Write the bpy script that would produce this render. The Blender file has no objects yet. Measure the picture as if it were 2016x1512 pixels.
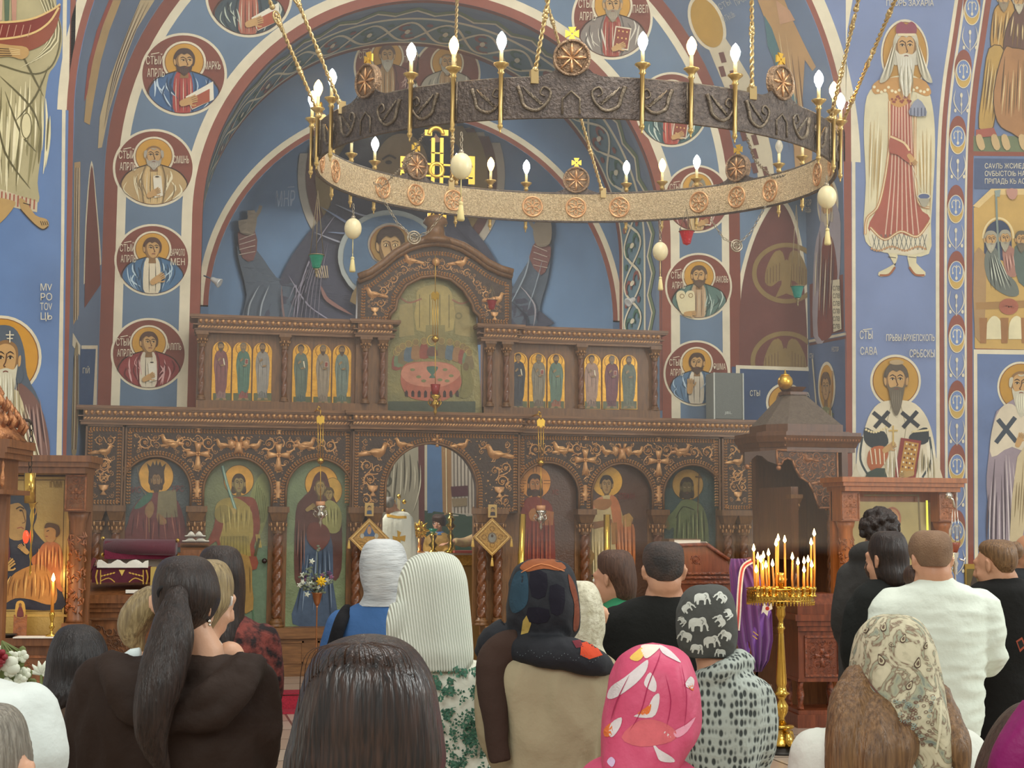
import bpy,bmesh,math,random
import numpy as np
from mathutils import Vector,Matrix,noise
from mathutils.bvhtree import BVHTree
from mathutils.geometry import tessellate_polygon
R = math.radians; PI = math.pi
sin,cos = math.sin,math.cos
sc = bpy.context.scene; COL = sc.collection
rng = random.Random(7)
# ---------------------------------------------------------------- camera
F = 2912.0; YAW,PIT,ROL = R(13.1),R(5.5),R(.3)
CAM = Vector((0,0,1.85))
fw = Vector((sin(YAW)*cos(PIT),cos(YAW)*cos(PIT),sin(PIT)))
r0 = Vector((cos(YAW),-sin(YAW),0)); u0 = r0.cross(fw); f0 = Vector((sin(YAW),cos(YAW),0))
rt = cos(ROL)*r0 + sin(ROL)*u0; up = -sin(ROL)*r0 + cos(ROL)*u0
cd = bpy.data.cameras.new('camera'); cd.sensor_width = 36; cd.lens = F*36/2016
cd.clip_start = .05; cd.clip_end = 200
cam = bpy.data.objects.new('camera',cd); COL.objects.link(cam)
M = Matrix((rt,up,-fw)).transposed().to_4x4(); M.translation = CAM; cam.matrix_world = M
sc.camera = cam
sc.view_settings.view_transform = 'Standard'; sc.view_settings.look = 'None'
sc.view_settings.exposure = 0.0; sc.view_settings.gamma = 1; sc.view_settings.use_curve_mapping = False
# ---------------------------------------------------------------- light
w = bpy.data.worlds.new('world'); sc.world = w; w.use_nodes = True
w.node_tree.nodes['Background'].inputs[0].default_value = (1.0,.95,.88,1)
w.node_tree.nodes['Background'].inputs[1].default_value = .62
def area(name,loc,target,sx,sy,power,color):
 l = bpy.data.lights.new(name,'AREA'); l.shape = 'RECTANGLE'; l.size = sx; l.size_y = sy; l.energy = power; l.color = color
 o = bpy.data.objects.new(name,l); COL.objects.link(o); o.location = loc
 o.rotation_euler = (Vector(target)-Vector(loc)).to_track_quat('-Z','Y').to_euler(); return o
area('altar_fill',(3.2,20.2,6.3),(3.2,20.5,2),2.4,1.6,85,(1,.92,.8))  # added fill that brightens the apse and altar, no visible source
area('altar_front_fill',(1.0,18.4,4.2),(3.3,19.3,1.2),.9,1.4,150,(1,.95,.86))  # added fill for the fronts of the altar figures, not a known window
area('dome_daylight',(3,6,12),(3.5,15,2),6,6,900,(1,.97,.93))
area('window_daylight_right',(12,3,5.5),(3,10,1.5),3,4,620,(.93,1,.98))
area('window_daylight_back',(-3,-5,6),(2,10,2),5,4,520,(.95,1,.97))
# ---------------------------------------------------------------- pixel <-> place
def ray(x,y): return fw + rt*((x-1008)/F) + up*((756-y)/F)
def atY(x,y,Y):
 d = ray(x,y); return CAM + d*((Y-CAM.y)/d.y)
def atX(x,y,X):
 d = ray(x,y); return CAM + d*((X-CAM.x)/d.x)
def atD(x,y,D): return CAM + ray(x,y)*D
def atZ(x,y,z):
 d = ray(x,y); return CAM + d*((z-CAM.z)/d.z)
# ---------------------------------------------------------------- colours and materials
def lin(c):
 return c/12.92 if c <= .04045 else ((c+.055)/1.055)**2.4
def hx(s):
 s = s.lstrip('#'); return tuple(lin(int(s[i:i+2],16)/255) for i in (0,2,4))
MATS = {}
def nt(m): return m.node_tree.nodes,m.node_tree.links
def mat(name,col='#888888',rough=.6,metal=0,emit=None,es=0,var=0,vscale=8,bump=0,bscale=20,trans=0,alpha=1,spec=None,coat=0,stretch=None,col2=None,kind='noise',sheen=0):
 """principled material; var mixes col towards col2 by a procedural texture in object space"""
 if name in MATS: return MATS[name]
 m = bpy.data.materials.new(name); m.use_nodes = True; N,L = nt(m); b = N['Principled BSDF']
 c = hx(col) if isinstance(col,str) else col
 b.inputs['Base Color'].default_value = (*c,1); b.inputs['Roughness'].default_value = rough; b.inputs['Metallic'].default_value = metal
 if spec is not None: b.inputs['Specular IOR Level'].default_value = spec
 if coat: b.inputs['Coat Weight'].default_value = coat; b.inputs['Coat Roughness'].default_value = .15
 if trans: b.inputs['Transmission Weight'].default_value = trans
 if sheen: b.inputs['Sheen Weight'].default_value = sheen
 if alpha < 1: b.inputs['Alpha'].default_value = alpha
 if emit: b.inputs['Emission Color'].default_value = (*hx(emit),1); b.inputs['Emission Strength'].default_value = es
 if var or bump:
  tc = N.new('ShaderNodeTexCoord'); mp = N.new('ShaderNodeMapping'); L.new(tc.outputs['Object'],mp.inputs[0])
  if stretch: mp.inputs['Scale'].default_value = stretch
 def tex(scale,kind):
  if kind == 'wave':
   t = N.new('ShaderNodeTexWave'); t.inputs['Scale'].default_value = scale; t.inputs['Distortion'].default_value = 3; t.inputs['Detail'].default_value = 3; o = t.outputs['Fac']
  elif kind == 'voronoi':
   t = N.new('ShaderNodeTexVoronoi'); t.inputs['Scale'].default_value = scale; o = t.outputs['Distance']
  else:
   t = N.new('ShaderNodeTexNoise'); t.inputs['Scale'].default_value = scale; t.inputs['Detail'].default_value = 5; o = t.outputs['Fac']
  L.new(mp.outputs[0],t.inputs['Vector']); return o
 if var:
  o = tex(vscale,kind); r = N.new('ShaderNodeValToRGB'); L.new(o,r.inputs[0])
  c2 = hx(col2) if col2 else tuple(v*.6 for v in c)
  r.color_ramp.elements[0].position = .5-.5*(1-var) if var < 1 else .45; r.color_ramp.elements[0].color = (*c2,1)
  r.color_ramp.elements[1].position = .5+.5*(1-var)*.6+.04; r.color_ramp.elements[1].color = (*c,1)
  L.new(r.outputs[0],b.inputs['Base Color'])
 if bump:
  o = tex(bscale,kind); bp = N.new('ShaderNodeBump'); bp.inputs['Strength'].default_value = min(1,bump); bp.inputs['Distance'].default_value = .01*max(1,bump)
  L.new(o,bp.inputs['Height']); L.new(bp.outputs[0],b.inputs['Normal'])
 MATS[name] = m; return m
def attr_mat(name,rough=.8,metal=0,mottle=.12,mscale=3,bump=.15,coat=0,spec=.3):
 """pigment laid on in separate fields of colour (the mesh's own colour attribute), mottled by noise"""
 m = bpy.data.materials.new(name); m.use_nodes = True; N,L = nt(m); b = N['Principled BSDF']
 a = N.new('ShaderNodeAttribute'); a.attribute_name = 'Col'
 tc = N.new('ShaderNodeTexCoord'); n = N.new('ShaderNodeTexNoise'); n.inputs['Scale'].default_value = mscale; n.inputs['Detail'].default_value = 8; n.inputs['Roughness'].default_value = .65
 L.new(tc.outputs['Object'],n.inputs['Vector'])
 mr = N.new('ShaderNodeMapRange'); mr.inputs['From Min'].default_value = .3; mr.inputs['From Max'].default_value = .7; mr.inputs['To Min'].default_value = 1-mottle; mr.inputs['To Max'].default_value = 1+mottle
 L.new(n.outputs['Fac'],mr.inputs['Value'])
 mx = N.new('ShaderNodeVectorMath'); mx.operation = 'SCALE'; L.new(a.outputs['Color'],mx.inputs[0]); L.new(mr.outputs[0],mx.inputs['Scale'])
 L.new(mx.outputs[0],b.inputs['Base Color']); b.inputs['Roughness'].default_value = rough; b.inputs['Metallic'].default_value = metal
 b.inputs['Specular IOR Level'].default_value = spec
 if coat: b.inputs['Coat Weight'].default_value = coat; b.inputs['Coat Roughness'].default_value = .25
 n2 = N.new('ShaderNodeTexNoise'); n2.inputs['Scale'].default_value = 14; n2.inputs['Detail'].default_value = 4; L.new(tc.outputs['Object'],n2.inputs['Vector'])
 bp = N.new('ShaderNodeBump'); bp.inputs['Strength'].default_value = bump; bp.inputs['Distance'].default_value = .01
 L.new(n2.outputs['Fac'],bp.inputs['Height']); L.new(bp.outputs[0],b.inputs['Normal'])
 MATS[name] = m; return m
FRESCO = attr_mat('fresco_paint'); ICONP = attr_mat('varnished_icon_paint',rough=.35,mottle=.2,mscale=9,bump=.35,coat=.25)
CLOTHP = attr_mat('printed_cloth',rough=.9,mottle=.1,mscale=30,bump=.2)
WOOD = mat('dark_walnut','#82592f',.42,var=.55,vscale=7,col2='#5c3d20',stretch=(6,6,.7),bump=.12,bscale=25)
WOODH = mat('walnut_horizontal_grain','#885d34',.4,var=.55,vscale=7,col2='#654324',stretch=(.7,6,6),bump=.12,bscale=25)
WOODD = mat('deep_carving_ground','#4a382a',.6,var=.5,vscale=30,col2='#33271d',bump=.6,bscale=60)
COPPER = mat('burnished_carving','#dca86c',.36,metal=.3,var=.5,vscale=12,col2='#a87448',bump=.15,bscale=40)
WOODO = mat('orange_oak','#b0662c',.38,var=.5,vscale=6,col2='#864a1c',stretch=(5,5,.6),bump=.12,bscale=25)
WOODR = mat('red_mahogany','#7c3f23',.33,var=.5,vscale=6,col2='#502513',stretch=(5,5,.6),bump=.1,bscale=25)
WOODRH = mat('red_mahogany_carved','#8a4728',.35,var=.5,vscale=25,col2='#43200f',bump=.8,bscale=40)
BRASS = mat('brass','#e0b95a',.2,1,var=.3,vscale=6,col2='#a98234')
GOLD = mat('gold','#f0c050',.3,1)
GOLDL = mat('gold_leaf_flat','#e8b040',.45,.55)
SILVER = mat('silver','#e6e0d0',.14,1)
# ---------------------------------------------------------------- objects
def tag(o,label=None,cat=None,group=None,kind=None):
 if label: o['label'] = label
 if cat: o['category'] = cat
 if group: o['group'] = group
 if kind: o['kind'] = kind
 return o
def empty(name,loc=(0,0,0),label=None,cat=None,group=None,rz=0,parent=None):
 o = bpy.data.objects.new(name,None); COL.objects.link(o); o.location = loc; o.rotation_euler.z = rz; o.empty_display_size = .1
 if parent: o.parent = parent
 return tag(o,label,cat,group)
def link(name,me,parent=None,mats=(),smooth=False):
 for m in mats: me.materials.append(m)
 if smooth: me.polygons.foreach_set('use_smooth',[True]*len(me.polygons))
 o = bpy.data.objects.new(name,me); COL.objects.link(o)
 if parent:
  o.parent = parent; p = parent; T = Matrix.Identity(4); ch = []
  while p: ch.append(p); p = p.parent
  for q in reversed(ch): T = T @ Matrix.LocRotScale(q.location,q.rotation_euler,q.scale)
  o['_w'] = 0; del o['_w']
  me.transform(T.inverted())          # vertices are written in world space
 return o
class MB:
 """collects shapes, links them as ONE mesh object"""
 def __init__(s): s.v = []; s.f = []; s.m = []; s.sm = []; s.mi = 0
 def add(s,vs,fs,smooth=False):
  n = len(s.v); s.v += [tuple(v) for v in vs]
  for f in fs: s.f.append([i+n for i in f]); s.m.append(s.mi); s.sm.append(smooth)
  return s
 def box(s,c,d,rz=0,T=None):
  c = Vector(c); h = [x/2 for x in d]; Q = Matrix.Rotation(rz,3,'Z') if T is None else T
  vs = [c + Q @ Vector((sx*h[0],sy*h[1],sz*h[2])) for sx in (-1,1) for sy in (-1,1) for sz in (-1,1)]
  return s.add(vs,[(0,1,3,2),(4,6,7,5),(0,4,5,1),(2,3,7,6),(0,2,6,4),(1,5,7,3)])
 def b2(s,x0,x1,y0,y1,z0,z1): return s.box(((x0+x1)/2,(y0+y1)/2,(z0+z1)/2),(x1-x0,y1-y0,z1-z0))
 def lathe(s,c,prof,n=20,axis=None,smooth=True,tw=None):
  c = Vector(c); Q = Matrix.Identity(3) if axis is None else Vector((0,0,1)).rotation_difference(Vector(axis)).to_matrix()
  vs = []
  for r,z in prof:
   for i in range(n):
    a = 2*PI*i/n; rr = r if tw is None else r*tw(a,z)
    vs.append(c + Q @ Vector((rr*cos(a),rr*sin(a),z)))
  fs = []
  for j in range(len(prof)-1):
   for i in range(n): fs.append((j*n+i,j*n+(i+1) % n,(j+1)*n+(i+1) % n,(j+1)*n+i))
  if prof[0][0] > 1e-5: fs.append(tuple(range(n))[::-1])
  if prof[-1][0] > 1e-5: fs.append(tuple((len(prof)-1)*n+i for i in range(n)))
  return s.add(vs,fs,smooth)
 def cyl(s,a,b,r,r2=None,n=12,smooth=True):
  a,b = Vector(a),Vector(b); d = b-a
  return s.lathe(a,[(r,0),(r if r2 is None else r2,d.length)],n,d,smooth)
 def tube(s,pts,r,n=8,closed=False,smooth=True,rr=None):
  pts = [Vector(p) for p in pts]; k = len(pts); vs = []; nrm = None
  for i in range(k):
   a = pts[(i-1) % k] if (closed or i) else pts[0]; b = pts[(i+1) % k] if (closed or i < k-1) else pts[-1]
   t = (b-a).normalized() if (b-a).length > 1e-9 else Vector((0,0,1))
   if nrm is None: nrm = t.orthogonal().normalized()
   nrm = (nrm - t*nrm.dot(t)); nrm = nrm.normalized() if nrm.length > 1e-6 else t.orthogonal().normalized()
   bi = t.cross(nrm); q = r if rr is None else rr[i]
   for j in range(n): vs.append(pts[i] + (nrm*cos(2*PI*j/n) + bi*sin(2*PI*j/n))*q)
  fs = []
  for i in range(k if closed else k-1):
   for j in range(n): fs.append((i*n+j,i*n+(j+1) % n,((i+1) % k)*n+(j+1) % n,((i+1) % k)*n+j))
  if not closed: fs += [tuple(range(n))[::-1],tuple((k-1)*n+j for j in range(n))]
  return s.add(vs,fs,smooth)
 def ball(s,c,r,n=14,m=8,T=None):
  c = Vector(c); r = (r,r,r) if not hasattr(r,'__len__') else r; vs = []; fs = []
  Q = T or Matrix.Identity(3)
  for j in range(1,m):
   for i in range(n):
    p = Vector((r[0]*sin(PI*j/m)*cos(2*PI*i/n),r[1]*sin(PI*j/m)*sin(2*PI*i/n),r[2]*cos(PI*j/m))); vs.append(c+Q @ p)
  vs += [c+Q @ Vector((0,0,r[2])),c-Q @ Vector((0,0,r[2]))]; t,bt = len(vs)-2,len(vs)-1
  for j in range(m-2):
   for i in range(n): fs.append((j*n+i,(j+1)*n+i,(j+1)*n+(i+1) % n,j*n+(i+1) % n))
  for i in range(n): fs += [(t,i,(i+1) % n),(bt,(m-2)*n+(i+1) % n,(m-2)*n+i)]
  return s.add(vs,fs,True)
 def prism(s,pts,d,smooth=False):
  """polygon pts (3D, planar) pushed by vector d"""
  pts = [Vector(p) for p in pts]; d = Vector(d); n = len(pts)
  tr = tessellate_polygon([pts]); vs = pts+[p+d for p in pts]
  fs = [tuple(t) for t in tr]+[tuple(i+n for i in t)[::-1] for t in tr]
  fs += [(i,(i+1) % n,n+(i+1) % n,n+i) for i in range(n)]
  return s.add(vs,fs,smooth)
 def build(s,name,m,parent=None,smooth=None):
  me = bpy.data.meshes.new(name); me.from_pydata(s.v,[],s.f)
  ms = m if isinstance(m,(list,tuple)) else [m]
  for k in ms: me.materials.append(k)
  me.polygons.foreach_set('material_index',s.m)
  me.polygons.foreach_set('use_smooth',s.sm if smooth is None else [smooth]*len(s.f))
  bm = bmesh.new(); bm.from_mesh(me); bmesh.ops.recalc_face_normals(bm,faces=bm.faces); bm.to_mesh(me); bm.free()
  return link(name,me,parent)
def copy_tree(o,parent=None):
 c = o.copy(); COL.objects.link(c)
 if parent: c.parent = parent
 for ch in [q for q in KIDS.get(o.name,[])]: copy_tree(ch,c)
 return c
KIDS = {}
def note_kids(o):
 KIDS[o.name] = [q for q in bpy.data.objects if q.parent == o]
 for q in KIDS[o.name]: note_kids(q)
def sm(pts,k=4,closed=True):
 """Catmull-Rom through 2D/3D points"""
 n = len(pts); out = []
 for i in range(n if closed else n-1):
  g = lambda j: pts[j % n] if closed else pts[min(max(j,0),n-1)]
  a,b,c,d = g(i-1),g(i),g(i+1),g(i+2)
  for q in range(k):
   t = q/k
   out.append(tuple(.5*((2*b[e])+(-a[e]+c[e])*t+(2*a[e]-5*b[e]+4*c[e]-d[e])*t*t+(-a[e]+3*b[e]-3*c[e]+d[e])*t**3) for e in range(len(b))))
 if not closed: out.append(tuple(pts[-1]))
 return out
def ell2(cx,cy,rx,ry,n=28,a0=0,a1=2*PI,rot=0):
 full = abs(a1-a0-2*PI) < 1e-6
 out = []
 for i in range(n if full else n+1):
  a = a0+(a1-a0)*i/n; x,y = rx*cos(a),ry*sin(a); out.append((cx+x*cos(rot)-y*sin(rot),cy+x*sin(rot)+y*cos(rot)))
 return out
_fonts = {}
def text_tris(s,size=1.0):
 """2D triangles of a line of writing in the built-in font, height ~ size, starts at 0,0"""
 if s in _fonts: return _fonts[s]
 c = bpy.data.curves.new('t','FONT'); c.body = s; c.size = 1; c.resolution_u = 3
 o = bpy.data.objects.new('t',c); COL.objects.link(o)
 me = bpy.data.meshes.new_from_object(o.evaluated_get(bpy.context.evaluated_depsgraph_get()))
 vs = [(v.co.x,v.co.y) for v in me.vertices]; fs = [tuple(p.vertices) for p in me.polygons]
 bpy.data.objects.remove(o); bpy.data.curves.remove(c); bpy.data.meshes.remove(me)
 _fonts[s] = (vs,fs); return vs,fs
class Paint:
 """flat fields of pigment laid on a surface. 2D coordinates are photograph pixels (or local, via to=) cast on the surface"""
 def __init__(s,cast,eps=.0022,sub=None,to=None):
  s.cast = cast; s.eps = eps; s.sub = sub; s.v = []; s.f = []; s.c = []; s.layer = 1; s.to = to; s.cache = {}; s.k = 0
 def _pt(s,p):
  q = s.to(p) if s.to else p
  key = (round(q[0],2),round(q[1],2))
  if key not in s.cache: s.cache[key] = s.cast(*q)
  h = s.cache[key]
  if h is None: return None
  return h[0]+h[1]*(s.eps*s.layer+s.k*3e-5)
 def tri(s,pts2,fs,col):
  col = hx(col) if isinstance(col,str) else col; s.k += 1
  if s.sub:
   pts2 = list(pts2); out = []; st = [tuple(f) for f in fs]; mid = {}
   def gm(a,b):
    k = (min(a,b),max(a,b))
    if k not in mid: pts2.append(((pts2[a][0]+pts2[b][0])/2,(pts2[a][1]+pts2[b][1])/2)); mid[k] = len(pts2)-1
    return mid[k]
   while st:
    f = st.pop()
    if len(f) > 3: st += [(f[0],f[i],f[i+1]) for i in range(1,len(f)-1)]; continue
    a,b,c = f; e = [math.dist(s.to(pts2[a]) if s.to else pts2[a],s.to(pts2[b]) if s.to else pts2[b]) for a,b in ((a,b),(b,c),(c,a))]
    m_ = max(e)
    if m_ < s.sub: out.append(f); continue
    k = e.index(m_); a,b,c = (f[k],f[(k+1) % 3],f[(k+2) % 3]); q = gm(a,b); st += [(a,q,c),(q,b,c)]
   fs = out
  P = [s._pt(p) for p in pts2]; n = len(s.v); idx = {}
  for i,p in enumerate(P):
   if p is not None: idx[i] = len(s.v); s.v.append(tuple(p)); s.c.append((*col,1))
  for f in fs:
   if all(i in idx for i in f): s.f.append([idx[i] for i in f])
  return s
 def poly(s,pts,col,smooth=0):
  if smooth: pts = sm(pts,smooth)
  t = tessellate_polygon([[Vector((p[0],p[1],0)) for p in pts]])
  return s.tri(pts,t,col)
 def ell(s,cx,cy,rx,ry,col,n=28,**k): return s.poly(ell2(cx,cy,rx,ry,n,**k),col)
 def ring(s,cx,cy,rx,ry,wd,col,n=40,a0=0,a1=2*PI,wy=None):
  full = abs(a1-a0-2*PI) < 1e-6; wy = wy or wd
  o = [(cx+rx*cos(a0+(a1-a0)*i/n),cy+ry*sin(a0+(a1-a0)*i/n)) for i in range(n+1)]
  q = [(cx+(rx-wd)*cos(a0+(a1-a0)*i/n),cy+(ry-wy)*sin(a0+(a1-a0)*i/n)) for i in range(n+1)]
  return s.tri(o+q,[(i,i+1,n+2+i,n+1+i) for i in range(n)],col)
 def line(s,pts,wd,col,smooth=0,closed=False,taper=False):
  if smooth: pts = sm(pts,smooth,closed)
  if closed: pts = list(pts)+[pts[0]]
  k = len(pts); L_,R_ = [],[]
  for i in range(k):
   a = pts[max(i-1,0)]; b = pts[min(i+1,k-1)]; d = math.hypot(b[0]-a[0],b[1]-a[1]) or 1
   nx,ny = -(b[1]-a[1])/d,(b[0]-a[0])/d; w_ = wd/2*(sin(PI*(i+.35)/(k-.3)) if taper else 1)
   L_.append((pts[i][0]+nx*w_,pts[i][1]+ny*w_)); R_.append((pts[i][0]-nx*w_,pts[i][1]-ny*w_))
  return s.tri(L_+R_,[(i,i+1,k+i+1,k+i) for i in range(k-1)],col)
 def text(s,t,x,y,h,col,sx=1.0,rot=0,w=None):
  """baseline-left at x,y; capital height h; w fits the width"""
  vs,fs = text_tris(t)
  if not vs: return s
  x1 = max(v[0] for v in vs); k = h/.72; kx = (w/x1 if w else k*sx); ca,sa = cos(rot),sin(rot)
  return s.tri([(x+vx*kx*ca+vy*k*sa,y-vy*k*ca+vx*kx*sa) for vx,vy in vs],fs,col)
 def up(s,n=1): s.layer += n; return s
 def at(s,n): s.layer = n; return s
 def build(s,name,m,parent=None,label=None):
  if not s.f: return None
  me = bpy.data.meshes.new(name); me.from_pydata(s.v,[],s.f)
  a = me.color_attributes.new('Col','FLOAT_COLOR','POINT'); a.data.foreach_set('color',[x for c in s.c for x in c])
  o = link(name,me,parent,[m])
  if label: o['label'] = label
  return o
def cast_plane(Y=None,X=None,sgn=-1):
 if Y is not None: return lambda x,y: (atY(x,y,Y),Vector((0,-1,0)))
 return lambda x,y: (atX(x,y,X),Vector((-1 if X > 0 else 1,0,0)))
def bvh_of(o):
 me = o.data; M_ = o.matrix_world
 vs = [v.co.copy() for v in me.vertices]
 p = o.parent; T = Matrix.Identity(4); ch = []
 while p: ch.append(p); p = p.parent
 for q in reversed(ch): T = T @ Matrix.LocRotScale(q.location,q.rotation_euler,q.scale)
 return BVHTree.FromPolygons([T @ v for v in vs],[tuple(f.vertices) for f in me.polygons])
def cast_bvh(t,origin=None,face=True):
 def f(x,y):
  d = ray(x,y).normalized(); h = t.ray_cast(CAM,d)
  if h[0] is None: return None
  n = h[1]
  if n.dot(d) > 0: n = -n
  return h[0],n
 return f
# ---------------------------------------------------------------- painters' vocabulary
SKIN,SKIND,LINE,CREAM,BURG,OCHRE,BROWN = '#c49a62','#8d6a42','#3a2c22','#ddd2b4','#7e4536','#c8953c','#5a3a28'
def folds(P,a,b,cols,n,wd=1.5,curve=.0,seed=0,spread=.06):
 """brushed drapery lines between the edge a=(x0,x1,y) and the edge b=(x0,x1,y)"""
 g = random.Random(seed+int(a[0]))
 for i in range(n):
  t = (i+.5)/n; t2 = min(1,max(0,t+g.uniform(-spread,spread))); s0,s1 = g.uniform(0,.35),g.uniform(.6,1)
  X = lambda u,tt: (a[0]+(a[1]-a[0])*tt)*(1-u)+(b[0]+(b[1]-b[0])*tt)*u
  Y = lambda u: a[2]*(1-u)+b[2]*u
  pts = [(X(u,t+(t2-t)*u)+curve*sin(PI*u)*(t-.5)*2,Y(u)) for u in (s0,s0+(s1-s0)*.33,s0+(s1-s0)*.66,s1)]
  P.line(pts,wd*g.uniform(.7,1.4),cols[i % len(cols)],smooth=3,taper=True)
def face(P,cx,cy,w,h,turn=0,hair='#4a3525',beard=None,style='short',skin=SKIN,dark=SKIND,bl=1.0,tilt=0,beardw=1.0):
 """icon face; w,h half width and height; turn -1..1; bl length of beard"""
 L0 = P.layer
 def q(u,v):
  x,y = u*w,v*h; return (cx+x*cos(tilt)-y*sin(tilt),cy+x*sin(tilt)+y*cos(tilt))
 PL = lambda pts,c,s=4: P.poly([q(*p) for p in pts],c,s)
 LN = lambda pts,wd,c,s=3,tp=False: P.line([q(*p) for p in pts],wd*w,c,smooth=s,taper=tp)
 if style in ('long','veil'):
  PL([(-1.25,.2),(-1.2,-.6),(-.7,-1.2),(0,-1.35),(.7,-1.2),(1.2,-.6),(1.25,.2),(1.35,.8),(1.0,1.15),(0,.9),(-1.0,1.15),(-1.35,.8)],hair)
 elif style != 'bald':
  PL([(-1.18,.1),(-1.2,-.6),(-.7,-1.22),(0,-1.36),(.7,-1.22),(1.2,-.6),(1.18,.1),(.8,.4),(-.8,.4)],hair)
 PL([(-.36,.7),(.36,.7),(.5,1.5),(-.5,1.5)],dark,0)
 P.up()
 PL([(-.98,-.25),(-.8,-.85),(0,-1.12),(.8,-.85),(.98,-.25),(.85,.45),(.45,.95),(0,1.08),(-.45,.95),(-.85,.45)],dark)
 for s in (-1,1):
  if s*turn < .5: PL([(s*1.0,-.2),(s*1.18,-.3),(s*1.15,.15),(s*.98,.25)],skin)
 P.up(); k = .14*turn
 PL([(-.82+k,-.3),(-.6+k,-.75),(0+k,-.92),(.6+k,-.75),(.82+k,-.3),(.68+k,.35),(.35+k,.8),(0+k,.92),(-.35+k,.8),(-.68+k,.35)],skin)
 P.up(); k = .22*turn
 for s in (-1,1):
  e = s*.38+k
  PL([(e-.2,-.2),(e,-.29),(e+.2,-.2),(e,-.1)],'#e2c998')
  LN([(e-.3,-.38),(e,-.5),(e+.3,-.36)],.11,LINE,tp=True)
  LN([(e-.24,-.2),(e,-.3),(e+.24,-.18)],.07,LINE)
 P.up()
 for s in (-1,1):
  e = s*.38+k; P.ell(*q(e+.05*turn,-.2),.1*w,.09*h,LINE,10)
 LN([(k*1.2-.1*(1 if turn >= 0 else -1),-.42),(k*1.25+.02,0),(k*1.3+.14*(1 if turn >= 0 else -1),.22),(k*1.2,.28)],.09,BROWN)
 LN([(k-.24,.5),(k,.45),(k+.24,.5)],.1,'#8a4434')
 if style != 'veil':
  if style == 'bald':
   for s in (-1,1): PL([(s*.8,-.6),(s*1.15,-.55),(s*1.2,0),(s*.98,.1)],hair)
   LN([(-.3,-.85),(0,-.75),(.3,-.85)],.14,hair)
  else: PL([(-1.0,-.3),(-1.08,-.8),(-.6,-1.25),(0,-1.36),(.6,-1.25),(1.08,-.8),(1.0,-.3),(.75,-.62),(.35,-.84),(0,-.72),(-.35,-.84),(-.75,-.62)],hair,3)
 if beard:
  y = .9+.75*bl; bw = beardw
  PL([(-.92*bw,.15),(-.6,.42),(0,.34),(.6,.42),(.92*bw,.15),(.8*bw,.8),(.42*bw,y*.85),(0,y+.15),(-.42*bw,y*.85),(-.8*bw,.8)],beard)
  P.up(); LN([(k-.2,.55),(k,.5),(k+.2,.55)],.09,'#7c4434')
  lt = tuple(min(1,v*1.9+.03) for v in hx(beard)) if isinstance(beard,str) else beard
  for i in range(5):
   t = (i-2)/2.5; LN([(t*.5*bw,.62),(t*.55*bw,.62+(y-.62)*.45),(t*.25*bw,y*.92)],.05,lt,tp=True)
 P.layer = L0
def halo(P,cx,cy,rx,ry=None,rim=.1,col=OCHRE,inner='#8a5a32',n=36,rc=CREAM):
 ry = ry or rx
 P.ell(cx,cy,rx,ry,rc,n); P.up(); P.ell(cx,cy,rx*(1-rim),ry*(1-rim),inner,n); P.up(); P.ell(cx,cy,rx*(1-rim*1.35),ry*(1-rim*1.35),col,n); P.up()
def hand(P,x,y,s,rot=0,col=SKIN,flip=1,n=4):
 """painted hand, fingers pointing along rot"""
 c,d = cos(rot),sin(rot)
 def q(u,v): v *= flip; return (x+(u*c-v*d)*s,y+(u*d+v*c)*s)
 P.poly([q(-.9,-.3),(q(0,-.42)),q(.5,-.35),q(.5,.38),q(0,.42),q(-.9,.3)],col,2)
 for i in range(n):
  v = -.3+.2*i; P.line([q(.3,v),q(1.25-.12*abs(i-1.4),v*1.25)],.17*s,col)
  P.up(); P.line([q(.45,v+.1),q(1.0,v*1.2+.11)],.035*s,LINE); P.layer -= 1
 P.line([q(0,.3),q(.45,.68),q(.75,.72)],.17*s,col,smooth=3)
def book(P,x,y,w,h,rot=0,col='#8a4030',edge=CREAM,dots=True):
 c,s = cos(rot),sin(rot)
 q = lambda u,v: (x+u*w*c-v*h*s,y+u*w*s+v*h*c)
 P.poly([q(-1,-1),q(1,-1),q(1,1),q(-1,1)],edge); P.up()
 P.poly([q(-.86,-.88),q(.86,-.88),q(.86,.88),q(-.86,.88)],col); P.up()
 if dots:
  for u in (-.5,0,.5):
   for v in (-.6,0,.6): P.ell(*q(u,v),w*.11,h*.09,'#d9b46a',8)
 P.up()
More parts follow.
